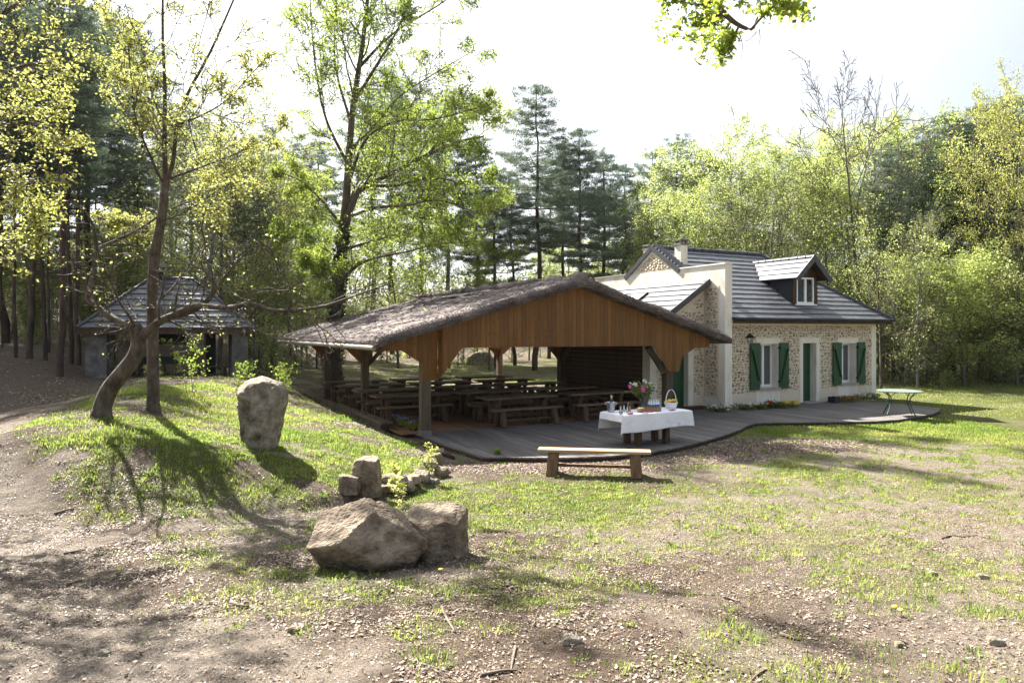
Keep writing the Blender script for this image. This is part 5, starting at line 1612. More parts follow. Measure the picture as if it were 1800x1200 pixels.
def branch_from(rs, pts, rad, L, lvl, cfg, out, anch):
    if lvl >= cfg['leaf_lvl']:
        k0 = int(len(pts) * 0.25)
        anch.append(pts[k0:])
    if lvl + 1 >= cfg['levels']: return
    n = cfg['n'][lvl]; n = max(1, int(round(n * rs.uniform(0.8, 1.2))))
    f0 = cfg['start'][lvl]
    seg = np.diff(pts, axis=0)
    az = rs.uniform(0, 6.28)
    for i in range(n):
        f = f0 + (1 - f0) * (i + rs.uniform(0.1, 0.9)) / n
        q = f * (len(pts) - 1); k = min(int(q), len(pts) - 2); u = q - k
        p = pts[k] * (1 - u) + pts[k + 1] * u
        ax = seg[k] / np.linalg.norm(seg[k])
        az += 2.4 + rs.uniform(-0.5, 0.5)
        ref = np.cross(ax, [0.3, 0.2, 0.9] if abs(ax[2]) < 0.9 else [1, 0, 0]); ref /= np.linalg.norm(ref)
        oth = np.cross(ax, ref)
        ang = math.radians(cfg['ang'][lvl] + rs.normal(0, 9))
        dd = ax * math.cos(ang) + (ref * math.cos(az) + oth * math.sin(az)) * math.sin(ang)
        dd[2] = dd[2] * cfg.get('zsq', 1.0)
        ll = L * cfg['ratio'][lvl] * (cfg['shape'](f) if lvl == 0 else 1.15 - 0.75 * f) * rs.uniform(0.75, 1.2)
        rr = max(0.6 * np.interp(f, np.linspace(0, 1, len(rad)), rad), cfg.get('rmin', 0.006)) * cfg.get('thin', 0.8)
        rr = min(rr, ll * 0.035 + 0.008)
        grow(rs, p, dd, ll, rr, lvl + 1, cfg, out, anch)


def leaves_np(anch, rs, per_m, size, spread, flat=0.25, up=0.15, aspect=0.62, drop=0.0, cmax=None):
    A = np.concatenate(anch)
    n = int(len(A) * per_m)
    if cmax: n = min(n, cmax)
    P = A[rs.randint(0, len(A), n)] + rs.normal(0, 1, (n, 3)) * spread * rs.uniform(.4, 1.5, n)[:, None]
    P[:, 2] -= np.abs(rs.normal(0, drop, n)) if drop else 0
    a = rs.normal(0, 1, (n, 3)); a[:, 2] = a[:, 2] * (1 - flat) - 0.15; a /= np.linalg.norm(a, axis=1)[:, None]
    b = np.cross(a, rs.normal(0, 1, (n, 3)) + [0, 0, 1.2 * flat * 3]); b /= np.linalg.norm(b, axis=1)[:, None] + 1e-9
    c = np.cross(a, b)
    L_ = (size * rs.uniform(0.55, 1.3, n))[:, None]
    vv = np.stack([P, P + a * L_ * 0.45 + b * L_ * aspect * 0.5, P + a * L_ - c * L_ * 0.15, P + a * L_ * 0.45 - b * L_ * aspect * 0.5], 1).reshape(-1, 3)
    cc = np.clip(0.5 + (fbm(P[:, 0] * 0.9, P[:, 1] * 0.9, P[:, 2] * 0.9, oct=2) - 0.5) * 1.2 + rs.normal(0, 0.2, n), 0, 1)
    return vv, np.arange(4 * n).reshape(-1, 4), np.repeat(cc, 4)


def tree_meshes(name, out, anch, bark, leafm, rs, **lk):
    v, f = tube_np(out)
    tm_ = mesh_np('trunk', v, f, bark, True)
    cm = None
    if leafm is not None:
        v, f, c = leaves_np(anch, rs, **lk)
        cm = mesh_np('crown', v, f, leafm, False, {'c': c})
    return tm_, cm


def place(name, meshes, loc, rz=0.0, sc=1.0, label=None, cat='tree', group=None, sxy=None):
    r = empty(name, loc, rz)
    r.scale = (sxy or sc, sxy or sc, sc)
    link('trunk', meshes[0], r)
    for m in meshes[1:]:
        if m is not None: link('crown', m, r)
    tag(r, label, cat, group)
    return r


def traced(pts, d, wob=None):
    return np.array([pxd(p[0], p[1], p[2] if len(p) > 2 else d) for p in pts])


def smooth_line(P, n=4):
    """Catmull-Rom through the points"""
    P = np.asarray(P); Q = np.vstack([2 * P[0] - P[1], P, 2 * P[-1] - P[-2]]); o = []
    for i in range(1, len(Q) - 2):
        for k in range(n):
            t = k / n
            o.append(0.5 * ((2 * Q[i]) + (-Q[i - 1] + Q[i + 1]) * t + (2 * Q[i - 1] - 5 * Q[i] + 4 * Q[i + 1] - Q[i + 2]) * t * t + (-Q[i - 1] + 3 * Q[i] - 3 * Q[i + 1] + Q[i + 2]) * t ** 3))
    o.append(P[-1]); return np.array(o)


def limb(out, P, r0, r1, sides=8, ease=1.0):
    L = smooth_line(P); u = np.linspace(0, 1, len(L)) ** ease
    rad = r0 + (r1 - r0) * u
    out.append((L, rad, sides)); return L, rad


def length(P): return float(np.linalg.norm(np.diff(P, axis=0), axis=1).sum())


def finish(name, base, out, anch, bark, leafm, rs, label, cat='tree', group=None, **lk):
    """meshes in world coordinates -> thing rooted at base"""
    base = np.array(base)
    out = [(p - base, r, n) for p, r, n in out]; anch = [a - base for a in anch]
    ms = tree_meshes(name, out, anch, bark, leafm, rs, **lk)
    return place(name, ms, tuple(base), label=label, cat=cat, group=group)


one = lambda f: 1.0
# --- crooked tree on the bank
rs = np.random.RandomState(31)
bx, by, bz = px_ground(178, 731); D = by
out, anch = [], []
tw = dict(seg=[.3, .22, .12, .1], wander=[.1, .16, .2, .2], up=[0, .03, .05, .03], sides=[8, 6, 5, 4], levels=4, leaf_lvl=2, n=[6, 8, 6, 0], start=[.15, .15, .15, 0], ang=[50, 48, 45, 40], ratio=[.5, .6, .55, .4], shape=lambda f: 1.2 - .6 * f, rmin=.0065, thin=.6)
limb(out, traced([(176, 745), (180, 715), (193, 683), (215, 655), (236, 628), (244, 602), (240, 582), (236, 572)], D), .15, .105, 12)
limb(out, np.array([pxd(176, 760, D), pxd(178, 730, D), pxd(181, 712, D)]), .21, .13, 12)
lims = [([(238, 580), (222, 573, D), (200, 560, D + .1), (180, 546, D + .2), (152, 525, D + .3)], .075, .045),
        ([(152, 527, D + .3), (160, 498, D + .3), (167, 465, D + .4), (170, 440, D + .4), (200, 424, D + .6), (242, 404, D + .9), (292, 372, D + 1.2), (330, 355, D + 1.4)], .05, .012),
        ([(170, 440, D + .4), (164, 400, D + .4), (150, 372, D + .3), (120, 350, D)], .03, .006),
        ([(180, 548, D + .2), (150, 500, D), (130, 470, D - .2), (90, 440, D - .6)], .022, .006),
        ([(244, 596), (262, 580, D - .1), (280, 566, D - .2), (300, 556, D - .3), (340, 545, D - .4), (371, 520, D - .4), (374, 490, D - .3), (355, 470, D)], .085, .025),
        ([(371, 520, D - .4), (400, 480, D - .5), (440, 440, D - .6), (480, 420, D - .8)], .028, .006),
        ([(300, 556, D - .3), (345, 538, D - .5), (400, 541, D - .9), (440, 534, D - 1.2), (485, 546, D - 1.5), (560, 540, D - 1.8), (612, 524, D - 2.0), (690, 496, D - 2.2)], .055, .010),
        ([(262, 578, D), (285, 550, D + .3), (278, 530, D + .5), (300, 510, D + .8), (330, 470, D + 1.1), (352, 430, D + 1.3)], .04, .008),
        ([(236, 575), (230, 560, D - .4), (210, 530, D - .9), (195, 490, D - 1.2), (205, 440, D - 1.4)], .03, .006),
        ([(290, 562, D - .2), (330, 560, D - .6), (380, 575, D - 1.0), (430, 570, D - 1.3)], .02, .005)]
for P, r0, r1 in lims:
    L, rad = limb(out, traced(P, D), r0, r1, 8, .9)
    branch_from(rs, L, rad, length(L) * .62, 1, tw, out, anch)
crooked = finish('crooked_tree', (bx, by, bz), out, anch, M['bark_smooth'], M['leaf_yellow'], rs, 'crooked leaning tree with bare spreading limbs on the bank', per_m=.22, size=.045, spread=.04)

# --- slim straight tree with yellow spring leaves
bx, by, bz = px_ground(270, 724); D = by
out, anch = [], []
limb(out, traced([(268, 740), (269, 700), (269, 640), (268, 570), (268, 500), (274, 440), (283, 390), (289, 340), (291, 318)], D), .115, .07, 12)
limb(out, np.array([pxd(269, 745, D), pxd(269.5, 722, D), pxd(270, 708, D)]), .16, .11, 12)
cfgs = dict(seg=[.5, .4, .25, .18, .15], wander=[.05, .08, .12, .16, .2], up=[0, .03, .04, .03, .02], sides=[8, 6, 4, 3, 3], levels=5, leaf_lvl=3, n=[8, 9, 6, 3, 0], start=[.2, .12, .12, .2, 0], ang=[42, 42, 44, 42, 40], ratio=[.5, .6, .5, .5, .4], shape=lambda f: 1.2 - .6 * f, rmin=.0075, thin=.65)
lims = [([(291, 320), (289, 250, D + .1), (290, 160, D + .2), (286, 60, D + .3), (287, -60, D + .4), (292, -190, D + .5)], .085, .02),
        ([(291, 322), (304, 285, D - .1), (311, 220, D - .1), (330, 165, D), (368, 95, D + .2), (402, 20, D + .3), (440, -70, D + .3), (470, -150, D + .3)], .075, .015),
        ([(293, 316), (345, 297, D + .3), (420, 268, D + .6), (500, 226, D + .9)], .045, .008),
        ([(290, 330), (262, 270, D - .3), (238, 205, D - .6), (232, 150, D - .8), (225, 80, D - 1)], .045, .01),
        ([(311, 220, D - .1), (350, 205, D - .6), (400, 175, D - 1.0), (460, 110, D - 1.3)], .035, .008),
        ([(289, 250), (250, 180, D + .8), (215, 110, D + 1.4), (205, 30, D + 1.8)], .035, .008),
        ([(274, 440), (235, 400, D + .3), (190, 385, D + .5)], .02, .005), ([(283, 390), (330, 370, D - .3), (390, 330, D - .6), (450, 300, D - .9)], .025, .006)]
for P, r0, r1 in lims:
    L, rad = limb(out, traced(P, D), r0 * .68, r1 * .6, 8, .75)
    branch_from(rs, L, rad, length(L) * .55, 1, cfgs, out, anch)
slim = finish('maple_tree', (bx, by, bz), out, anch, M['bark_smooth'], M['leaf_yellow'], rs, 'slim forked tree with sparse yellow spring leaves right of the crooked tree', per_m=30, size=.052, spread=.055, cmax=21000)

# --- big oak with ivy behind the pavilion
rs = np.random.RandomState(77)
D = 28.5
bx, by = pxd(585, 672, D)[:2]; bz = gz(bx, by)
out, anch = [], []
T, TR = limb(out, np.vstack([[bx, by, bz - .3], traced([(585, 660), (588, 600), (592, 540), (598, 470), (603, 405), (609, 345), (614, 265), (621, 185), (634, 100), (645, 10), (650, -110)], D)]), .38, .06, 12, .7)
limb(out, np.array([[bx, by, bz - .4], [bx, by, bz + .3], [bx + .02, by, bz + 1.2]]), .55, .34, 12)
cfgo = dict(seg=[.8, .6, .4, .3, .25], wander=[.06, .10, .14, .18, .2], up=[.0, .03, .04, .03, .0], sides=[8, 6, 4, 3, 3], levels=5, leaf_lvl=3, n=[8, 11, 7, 4, 0], start=[.25, .10, .12, .2, 0], ang=[45, 44, 46, 42, 40], ratio=[.5, .58, .5, .5, .4], shape=lambda f: 1.2 - .6 * f, rmin=.012, thin=.65)
lims = [([(600, 425), (622, 352, D - .3), (642, 328, D - .5), (692, 303, D - 1), (752, 272, D - 1.6), (805, 250, D - 2.2), (850, 240, D - 3)], .22, .05),
        ([(642, 328, D - .5), (700, 325, D - .2), (765, 312, D), (830, 328, D + .3), (890, 330, D + .6)], .12, .02),
        ([(604, 490), (628, 466, D - .6), (665, 452, D - 1.2), (712, 443, D - 2), (765, 430, D - 3), (820, 425, D - 4)], .13, .02),
        ([(601, 440), (650, 425, D + .8), (690, 414, D + 1.5), (740, 400, D + 2.4), (800, 410, D + 3)], .11, .02),
        ([(618, 380), (660, 365, D - 1), (712, 362, D - 2), (770, 352, D - 3.2), (840, 375, D - 4)], .11, .02),
        ([(614, 265), (655, 225, D + .4), (700, 172, D + .8), (760, 132, D + 1.2), (835, 88, D + 1.6)], .12, .02),
        ([(622, 180), (665, 110, D - .6), (700, 50, D - 1), (730, -30, D - 1.4)], .11, .02),
        ([(630, 120), (690, 60, D + 1.0), (770, 10, D + 2), (840, -40, D + 2.5)], .10, .02),
        ([(612, 290), (575, 215, D - .5), (558, 140, D - .9), (548, 50, D - 1.2), (545, -40, D - 1.4)], .10, .02),
        ([(618, 220), (590, 120, D + .6), (590, 30, D + 1.2), (600, -70, D + 1.5)], .09, .02),
        ([(603, 400), (565, 352, D - .8), (530, 320, D - 1.5), (490, 300, D - 2.2)], .10, .015),
        ([(598, 460), (560, 430, D + 1), (525, 420, D + 1.8), (480, 410, D + 2.4)], .07, .012),
        ([(610, 330), (640, 250, D - 2), (690, 215, D - 3.4), (760, 210, D - 4.6), (840, 190, D - 5.4)], .11, .02),
        ([(606, 370), (640, 300, D + 2.2), (690, 250, D + 3.6), (760, 220, D + 4.6)], .10, .02),
        ([(752, 272, D - 1.6), (800, 215, D - 1.2), (860, 170, D - .8)], .07, .015),
        ([(596, 500), (570, 470, D - 1.4), (540, 455, D - 2.4)], .06, .01)]
for P, r0, r1 in lims:
    L, rad = limb(out, traced(P, D), r0 * .75, r1 * .7, 8, .75)
    branch_from(rs, L, rad, length(L) * .62, 1, cfgo, out, anch)
branch_from(rs, T[-14:], TR[-14:], 5.0, 1, cfgo, out, anch)
oak = finish('oak_tree', (bx, by, bz), out, anch, M['bark'], M['leaf_oak'], rs, 'big ivy-clad oak with fresh green leaves behind the pavilion', per_m=80.0, size=.09, spread=.12, cmax=95000)
# ivy on its trunk
ivp = []
for k in range(len(T) - 24):
    for j in range(60):
        a = rs.uniform(0, 6.28); u = rs.rand(); c = T[k] * (1 - u) + T[k + 1] * u
        r_ = TR[k] * 1.06 + abs(rs.normal(0, .035))
        ivp.append((c[0] + r_ * math.cos(a) - bx, c[1] + r_ * math.sin(a) - by, c[2] - bz))
leaf_cloud(ivp, .10, 6, .03, 3, M['ivy'], 'ivy', oak, up=-.4, aspect=.9)

# --- foreground maple standing just outside the left edge, its leafy boughs hang into view
rs = np.random.RandomState(5)
mbx, mby = -9.6, 10.6; mbz = gz(mbx, mby)
out, anch = [], []
T, TR = limb(out, np.array([[mbx, mby, mbz - .3], [mbx + .1, mby, mbz + 2], [mbx + .05, mby + .1, mbz + 4.5], [mbx - .1, mby + .1, mbz + 8], [mbx, mby, mbz + 11]]), .17, .03, 10)
for P, r0 in (([(mbx + .08, mby, mbz + 3.0), tuple(pxd(-60, 330, 10.2)), tuple(pxd(10, 300, 9.8)), tuple(pxd(70, 330, 9.6))], .05), ([(mbx + .05, mby, mbz + 4.2), tuple(pxd(-40, 170, 10)), tuple(pxd(30, 120, 9.7)), tuple(pxd(90, 110, 9.5))], .055),
              ([(mbx + .05, mby, mbz + 2.6), tuple(pxd(-50, 440, 10.0)), tuple(pxd(20, 400, 9.7)), tuple(pxd(60, 400, 9.5))], .04), ([(mbx, mby, mbz + 5.0), tuple(pxd(-30, 60, 10)), tuple(pxd(40, 0, 10)), tuple(pxd(130, -60, 10))], .05),
              ([(mbx, mby, mbz + 6.5), (mbx + 1.6, mby - .6, mbz + 8.0), (mbx + 3.0, mby - 1.0, mbz + 8.8)], .05), ([(mbx, mby, mbz + 5.5), (mbx - 1.6, mby - .8, mbz + 7), (mbx - 2.8, mby - 1.2, mbz + 7.6)], .05),
              ([(mbx, mby, mbz + 3.6), tuple(pxd(-30, 250, 10.4)), tuple(pxd(40, 215, 10.2)), tuple(pxd(110, 235, 10.2))], .05)):
    L, rad = limb(out, np.array(P), r0, .01, 7)
    branch_from(rs, L, rad, length(L) * .55, 1, cfgs, out, anch)
finish('maple_tree', (mbx, mby, mbz), out, anch, M['bark_smooth'], M['leaf_yellow'], rs, 'maple at the left edge whose yellow-green boughs hang into view', per_m=30, size=.056, spread=.06, cmax=11000)

# --- oak behind the camera whose bough hangs in at the top
rs = np.random.RandomState(15)
obx, oby = 7.6, 3.2; obz = gz(obx, oby)
out, anch = [], []
limb(out, np.array([[obx, oby, obz - .3], [obx, oby, obz + 2], [obx - .1, oby + .1, obz + 5], [obx - .2, oby + .3, obz + 8]]), .26, .1, 10)
DD = 7.0
leafy = [([(obx - .1, oby + .1, obz + 5.6), (5.2, 5.4, 7.2), tuple(pxd(1400, -130, DD)), tuple(pxd(1300, -60, DD)), tuple(pxd(1262, 0, DD)), tuple(pxd(1285, 35, DD)), tuple(pxd(1320, 52, DD)), tuple(pxd(1332, 30, DD))], .07, .008)]
for P, r0, r1 in leafy:
    L, rad = limb(out, np.array(P), r0, r1, 8)
sub = [[(1262, 0), (1248, 5), (1225, 8), (1190, 2), (1160, -4)], [(1285, 35), (1270, 60), (1240, 62), (1212, 68)], [(1300, 45), (1285, 70), (1268, 90)], [(1320, 52), (1345, 25), (1370, 5), (1400, 18)], [(1276, 20), (1255, 32), (1236, 38)], [(1345, 25), (1380, 12), (1404, 8)], [(1230, -40), (1262, -15), (1330, -12), (1380, -5)]]
cfgb = dict(seg=[.2, .12, .08], wander=[.1, .16, .2], up=[0, -.02, -.02], sides=[6, 4, 3], levels=2, leaf_lvl=0, n=[5, 5, 0], start=[.2, .2, 0], ang=[45, 45, 40], ratio=[.4, .4, .4], shape=one, rmin=.003, thin=.6)
for P in sub:
    L, rad = limb(out, traced([(p[0], p[1], DD + .15 * i * (1 if len(P) % 2 else -1)) for i, p in enumerate(P)], DD), .014, .004, 5)
    branch_from(rs, L, rad, length(L) * .9, 0, cfgb, out, anch)
for P in ([(1300, 60), (1305, 80), (1303, 105)], [(1335, 52), (1336, 70), (1332, 82)], [(1330, 56), (1318, 70), (1308, 72)]):
    limb(out, traced(P, DD), .005, .002, 4)
finish('oak_tree', (obx, oby, obz), out, anch, M['bark'], M['leaf_oak'], rs, 'oak off to the right whose leafy bough hangs in at the top', per_m=14, size=.07, spread=.035, cmax=2100)

# --- pine kinds
def pine_kind(seed, H=17.0, crown=0.42, dead=True, dens=1.0, cone=0.55, r0=.17):
    rs = np.random.RandomState(seed); out = []; tips = []
    z = np.linspace(-.3, H, 16)
    sway = np.cumsum(rs.normal(0, .05, (16, 2)), 0); sway[:2] = 0
    T = np.column_stack([sway, z]); TR = r0 * (1 - .86 * (z.clip(0) / H) ** 1.1)
    out.append((T, TR, 8))
    zz = H * (1 - crown)
    def at(h): return np.array([np.interp(h, z, T[:, 0]), np.interp(h, z, T[:, 1]), h])
    if dead:
        for k in range(14):
            h = rs.uniform(H * .15, zz); a = rs.uniform(0, 6.28); l = rs.uniform(.5, 1.8)
            p = at(h); q = p + np.array([math.cos(a) * l, math.sin(a) * l, rs.uniform(-.3, .1)])
            out.append((np.array([p, (p + q) / 2 + rs.normal(0, .05, 3), q]), np.array([.022, .015, .005]), 4))
    h = zz
    while h < H - .25:
        f = (h - zz) / (H - zz)
        n = rs.randint(3, 6)
        a0 = rs.uniform(0, 6.28)
        for i in range(n):
            if rs.rand() < .16: continue
            a = a0 + 6.28 * i / n + rs.normal(0, .25)
            l = (cone + 2.5 * (1 - f) ** .75 * min(1, .55 + 2.2 * f)) * rs.uniform(.65, 1.25)
            p = at(h); m = 6
            us = np.linspace(0, 1, m)
            rise = rs.uniform(-.05, .28) + .25 * f
            P = p + np.outer(us * l, [math.cos(a), math.sin(a), 0]) + np.outer(us ** 2 * l * rise - .08 * l * us, [0, 0, 1]) + rs.normal(0, .04, (m, 3)) * us[:, None]
            out.append((P, np.linspace(.04 * (1 - .6 * f), .006, m), 4))
            for u in np.linspace(.35, 1, max(3, int(l * 3.6))):
                c = p + (P[-1] - p) * u; c[2] = np.interp(u, us, P[:, 2])
                w = .30 * l * (1.15 - .6 * u)
                for j in range(3):
                    tips.append(c + np.array([-math.sin(a), math.cos(a), 0]) * rs.normal(0, w) + rs.normal(0, .07, 3) + [0, 0, .06])
        h += rs.uniform(.42, .75)
    for k in range(5): tips.append(at(H - .1 * k) + rs.normal(0, .05, 3))
    tips = np.array(tips); k = int(31 * dens); n = len(tips) * k
    P = np.repeat(tips, k, 0) + rs.normal(0, 1, (n, 3)) * [.12, .12, .05]
    d = rs.normal(0, 1, (n, 3)); d[:, 2] = np.abs(d[:, 2]) * .9 + .15; d /= np.linalg.norm(d, axis=1)[:, None]
    s = np.cross(d, rs.normal(0, 1, (n, 3))); s /= np.linalg.norm(s, axis=1)[:, None]
    L_ = rs.uniform(.13, .26, n)[:, None]; wv = rs.uniform(.011, .02, n)[:, None]
    vv = np.stack([P - s * wv, P + s * wv, P + d * L_], 1).reshape(-1, 3)
    v, f = tube_np(out)
    return mesh_np('trunk', v, f, M['bark_pine'], True), mesh_np('crown', vv, np.arange(3 * n).reshape(-1, 3), M['needle'], False, {'c': np.repeat(np.clip(rs.normal(.5, .25, n), 0, 1), 3)}), H


PINES = [pine_kind(101, 17, .46), pine_kind(102, 16, .58), pine_kind(103, 18, .36), pine_kind(104, 15, .7, cone=.5), pine_kind(105, 17, .34, r0=.10, dens=.8), pine_kind(106, 16, .42, r0=.085, dens=.8)]


# --- broadleaf kinds for the wood
def broad_kind(seed, H, leafm, bark, n=(22, 9, 6), start=.22, ang=52, ratio=.30, up=.02, per_m=2.6, size=.15, spread=.18, cmax=20000, r=.12, shape=None, drop=0., zsq=1.0, lean=.04, rmin=.008):
    rs = np.random.RandomState(seed); out, anch = [], []
    cfg = dict(seg=[.9, .5, .35, .3], wander=[lean, .09, .14, .18], up=[.03, up, up, 0], sides=[8, 5, 4, 3], levels=4 if len(n) > 2 else 3, leaf_lvl=2, n=list(n) + [0], start=[start, .15, .15, 0], ang=[ang, 45, 45, 40], ratio=[ratio, .42, .5, .4],
               shape=shape or (lambda f: .55 + 1.1 * math.sin(math.pi * min(1, max(0, (f - .1) * 1.05)) ** .8) * .8), rmin=rmin, thin=.7, zsq=zsq)
    grow(rs, (0, 0, -.3), (0, 0, 1), H, r, 0, cfg, out, anch)
    return tree_meshes('t', out, anch, bark, leafm, rs, per_m=per_m, size=size, spread=spread, cmax=cmax, drop=drop) + (H,)


BIRCH = [broad_kind(201, 13, M['leaf_birch'], M['bark'], cmax=24000, per_m=60, spread=.13, size=.095), broad_kind(202, 12, M['leaf_birch'], M['bark'], spread=.13, size=.095, cmax=23000, drop=.25, per_m=50), broad_kind(203, 14, M['leaf_birch'], M['bark_pale'], n=(18, 8, 6), cmax=20000, per_m=50, spread=.13, size=.095)]
MAPLE = [broad_kind(211, 12, M['leaf_yellow'], M['bark'], cmax=28000, per_m=60, ratio=.34, spread=.13, size=.10), broad_kind(212, 13, M['leaf_oak'], M['bark'], cmax=22000, per_m=50, ratio=.34, spread=.13, size=.12)]
SPARSE = [broad_kind(221, 12, M['leaf_shrub'], M['bark_pale'], n=(18, 8, 5), cmax=6000, per_m=1.2, size=.12), broad_kind(222, 11, M['leaf_birch'], M['bark'], n=(18, 8, 5), cmax=7000, per_m=1.4, size=.12)]
BARE = broad_kind(231, 15, None, M['bark'], n=(12, 8, 6), start=.42, ang=38, ratio=.36, up=.05, r=.17, rmin=.018)
SHRUB = [broad_kind(241, 3.6, M['leaf_shrub'], M['bark'], n=(14, 7, 5), start=.03, ang=40, ratio=.5, cmax=9000, per_m=3, size=.10, spread=.12, r=.05, up=.04), broad_kind(242, 4.2, M['leaf_birch'], M['bark'], n=(14, 7, 5), start=.03, ang=42, ratio=.5, cmax=10000, per_m=3, size=.10, spread=.14, r=.05, up=.04),
         broad_kind(243, 3.4, M['leaf_shrub'], M['bark_pale'], n=(16, 8, 5), start=.02, ang=42, ratio=.55, cmax=2200, per_m=.6, size=.08, spread=.1, r=.05, up=.04)]
ROUND = broad_kind(251, 6.6, M['leaf_birch'], M['bark'], n=(18, 8, 6), start=.22, ang=55, ratio=.42, cmax=24000, per_m=7, size=.11, spread=.16, r=.10)


def tree_at(kind, name, px_, d, top_y, label, group=None, rz=None, wid=1.0, cat='tree', sink=0.0):
    x = (px_ - HX) / FPX * d; z = gz(x, d)
    ztop = CAMZ - (top_y - HY) / FPX * d
    sc = (ztop - z) / kind[-1]
    r = place(name, kind[:-1], (x, d, z - sink), (px_ * 1.37 + d) % 6.28 if rz is None else rz, sc, label, cat, group, sxy=sc * wid)
    return r


# middle pines behind pavilion and house
G1 = 'pines behind the pavilion and house'
uniq = {0: 'tallest dark pine in the group behind the pavilion ridge', 2: 'pine with leaning top just right of the tallest pine', 6: 'slender pine rising behind the cottage chimneys'}
mid = [(940, 44, 150, 1), (988, 47, 250, 0), (1018, 43, 228, 1), (1058, 46, 262, 3), (1092, 48, 290, 0), (1118, 52, 318, 1), (1192, 46, 238, 2), (1150, 49, 268, 1), (905, 50, 300, 0), (872, 47, 290, 3), (1222, 55, 300, 1), (836, 54, 240, 1), (790, 50, 190, 0), (735, 56, 150, 1),
       (690, 60, 120, 2), (650, 52, 160, 1), (1285, 62, 330, 0), (965, 58, 270, 2), (1070, 60, 330, 2)]
for i, (a, d, ty_, k) in enumerate(mid):
    tree_at(PINES[k], 'pine_tree', a, d, ty_, uniq.get(i, 'dark pine in the stand behind the pavilion and cottage'), G1, wid=1.05)
# left pines close to the path: tall trunks, crowns reach over the frame
G2 = 'pines beside the path at left'
for i, (a, by_, ty_, k, lb) in enumerate(((105, 661, -40, 2, 'thick reddish pine trunk left of the grill shelter'), (52, 630, -60, 2, 'thick pine trunk flaring at its foot beside the path'), (28, 618, 20, 0, 'thin pine trunk nearest the path at the left edge'), (126, 640, -10, 1, 'left of two close pine trunks beside the shelter'),
                                          (139, 634, -20, 0, 'right of two close pine trunks beside the shelter'), (80, 628, 40, 1, 'slender pine trunk between the two thick ones'))):
    x, y, z = px_ground(a, by_)
    y = min(y, 27); tree_at(PINES[k], 'pine_tree', a, y, ty_, lb, G2, wid=.9 if i < 2 else .6)
for i, (a, d, ty_, k) in enumerate(((10, 34, -30, 1), (60, 38, 0, 0), (115, 42, 20, 3), (165, 36, 30, 1), (205, 44, 10, 2), (250, 48, 60, 0), (330, 52, 190, 1), (400, 56, 300, 2), (440, 52, 260, 1), (530, 58, 290, 1), (-30, 30, -60, 1), (-60, 40, -30, 0), (300, 60, 210, 3), (150, 55, 60, 3), (40, 60, 60, 3), (560, 50, 250, 2))):
    tree_at(PINES[k], 'pine_tree', a, d, ty_, 'dark pine deeper in the wood at left', 'pines deeper in the left wood', wid=1.1)
prs = random.Random(21)
for i in range(30):
    a = prs.uniform(-60, 560); d = prs.uniform(29, 58)
    if 150 < a < 440 and d < 33: continue
    tree_at(PINES[4 + i % 2], 'pine_tree', a, d, prs.uniform(20, 140) if a < 190 else prs.uniform(220, 330), 'thin dark pine stem in the left wood', 'thin pines in the left wood', wid=.7)
for i in range(20):
    a = prs.uniform(1545, 1830); d = prs.uniform(36, 60)
    tree_at(PINES[4 + i % 2], 'pine_tree', a, d, prs.uniform(215, 330), 'thin pine stem in the right wood', 'thin pines in the right wood', wid=.9)
# right pines
for i, (a, d, ty_, k) in enumerate(((1600, 46, 232, 1), (1655, 41, 205, 0), (1690, 43, 218, 1), (1728, 40, 188, 0), (1765, 39, 176, 1), (1800, 41, 172, 0), (1632, 44, 250, 1), (1675, 39, 260, 3), (1745, 42, 240, 3), (1840, 42, 190, 1), (1450, 60, 272, 0), (1890, 44, 180, 0), (1715, 54, 240, 2), (1765, 52, 220, 2))):
    tree_at(PINES[k], 'pine_tree', a, d, ty_, 'dark pine in the tall stand at the right edge' if a > 1560 else 'pine top showing behind the birches right of the cottage roof', 'pines at right', wid=1.1)
# pale green birches behind the house
for i, (a, d, ty_, k) in enumerate(((1285, 42, 262, 0), (1240, 46, 300, 1), (1330, 45, 300, 2), (1375, 43, 290, 0), (1415, 48, 280, 1), (1440, 44, 310, 2), (1480, 46, 262, 0), (1550, 42, 240, 1), (1500, 40, 340, 1), (1570, 40, 400, 0), (1230, 40, 350, 1))):
    tree_at(BIRCH[k], 'birch_tree', a, d, ty_, 'light green young-leaved tree in the row behind the cottage', 'light green trees behind the cottage', wid=1.1)
for i, (a, d, ty_, k) in enumerate(((1345, 37, 330, 0), (1395, 38, 350, 1), (1300, 38, 360, 0), (1455, 36, 360, 1), (1170, 44, 380, 1))):
    tree_at(SPARSE[k], 'young_tree', a, d, ty_, 'thin half-leafed tree between the cottage roof and the birches', 'half-leafed trees behind the roof', wid=1.0)
tree_at(BARE, 'bare_tree', 1522, 36, 178, 'leafless grey tree rising above the right roof hip', wid=.72, rz=.6)
tree_at(MAPLE[0], 'maple_tree', 1788, 32, 200, 'tall yellow-green maple at the right edge of the wood', wid=.62)
tree_at(MAPLE[0], 'maple_tree', 1850, 37, 300, 'yellow-green maple half cut off by the right edge', wid=.9, rz=2)
tree_at(ROUND, 'round_tree', 1695, 31.5, 462, 'round-crowned light green tree at the lawn edge on the right', wid=1.05, rz=.4)
tree_at(SPARSE[0], 'young_tree', 1613, 30.5, 400, 'straight grey-trunked tree just right of the cottage', wid=.8, rz=1.2)
tree_at(SPARSE[1], 'young_tree', 1549, 29.5, 400, 'brown trunk standing right behind the cottage corner', wid=.8, rz=1.2)
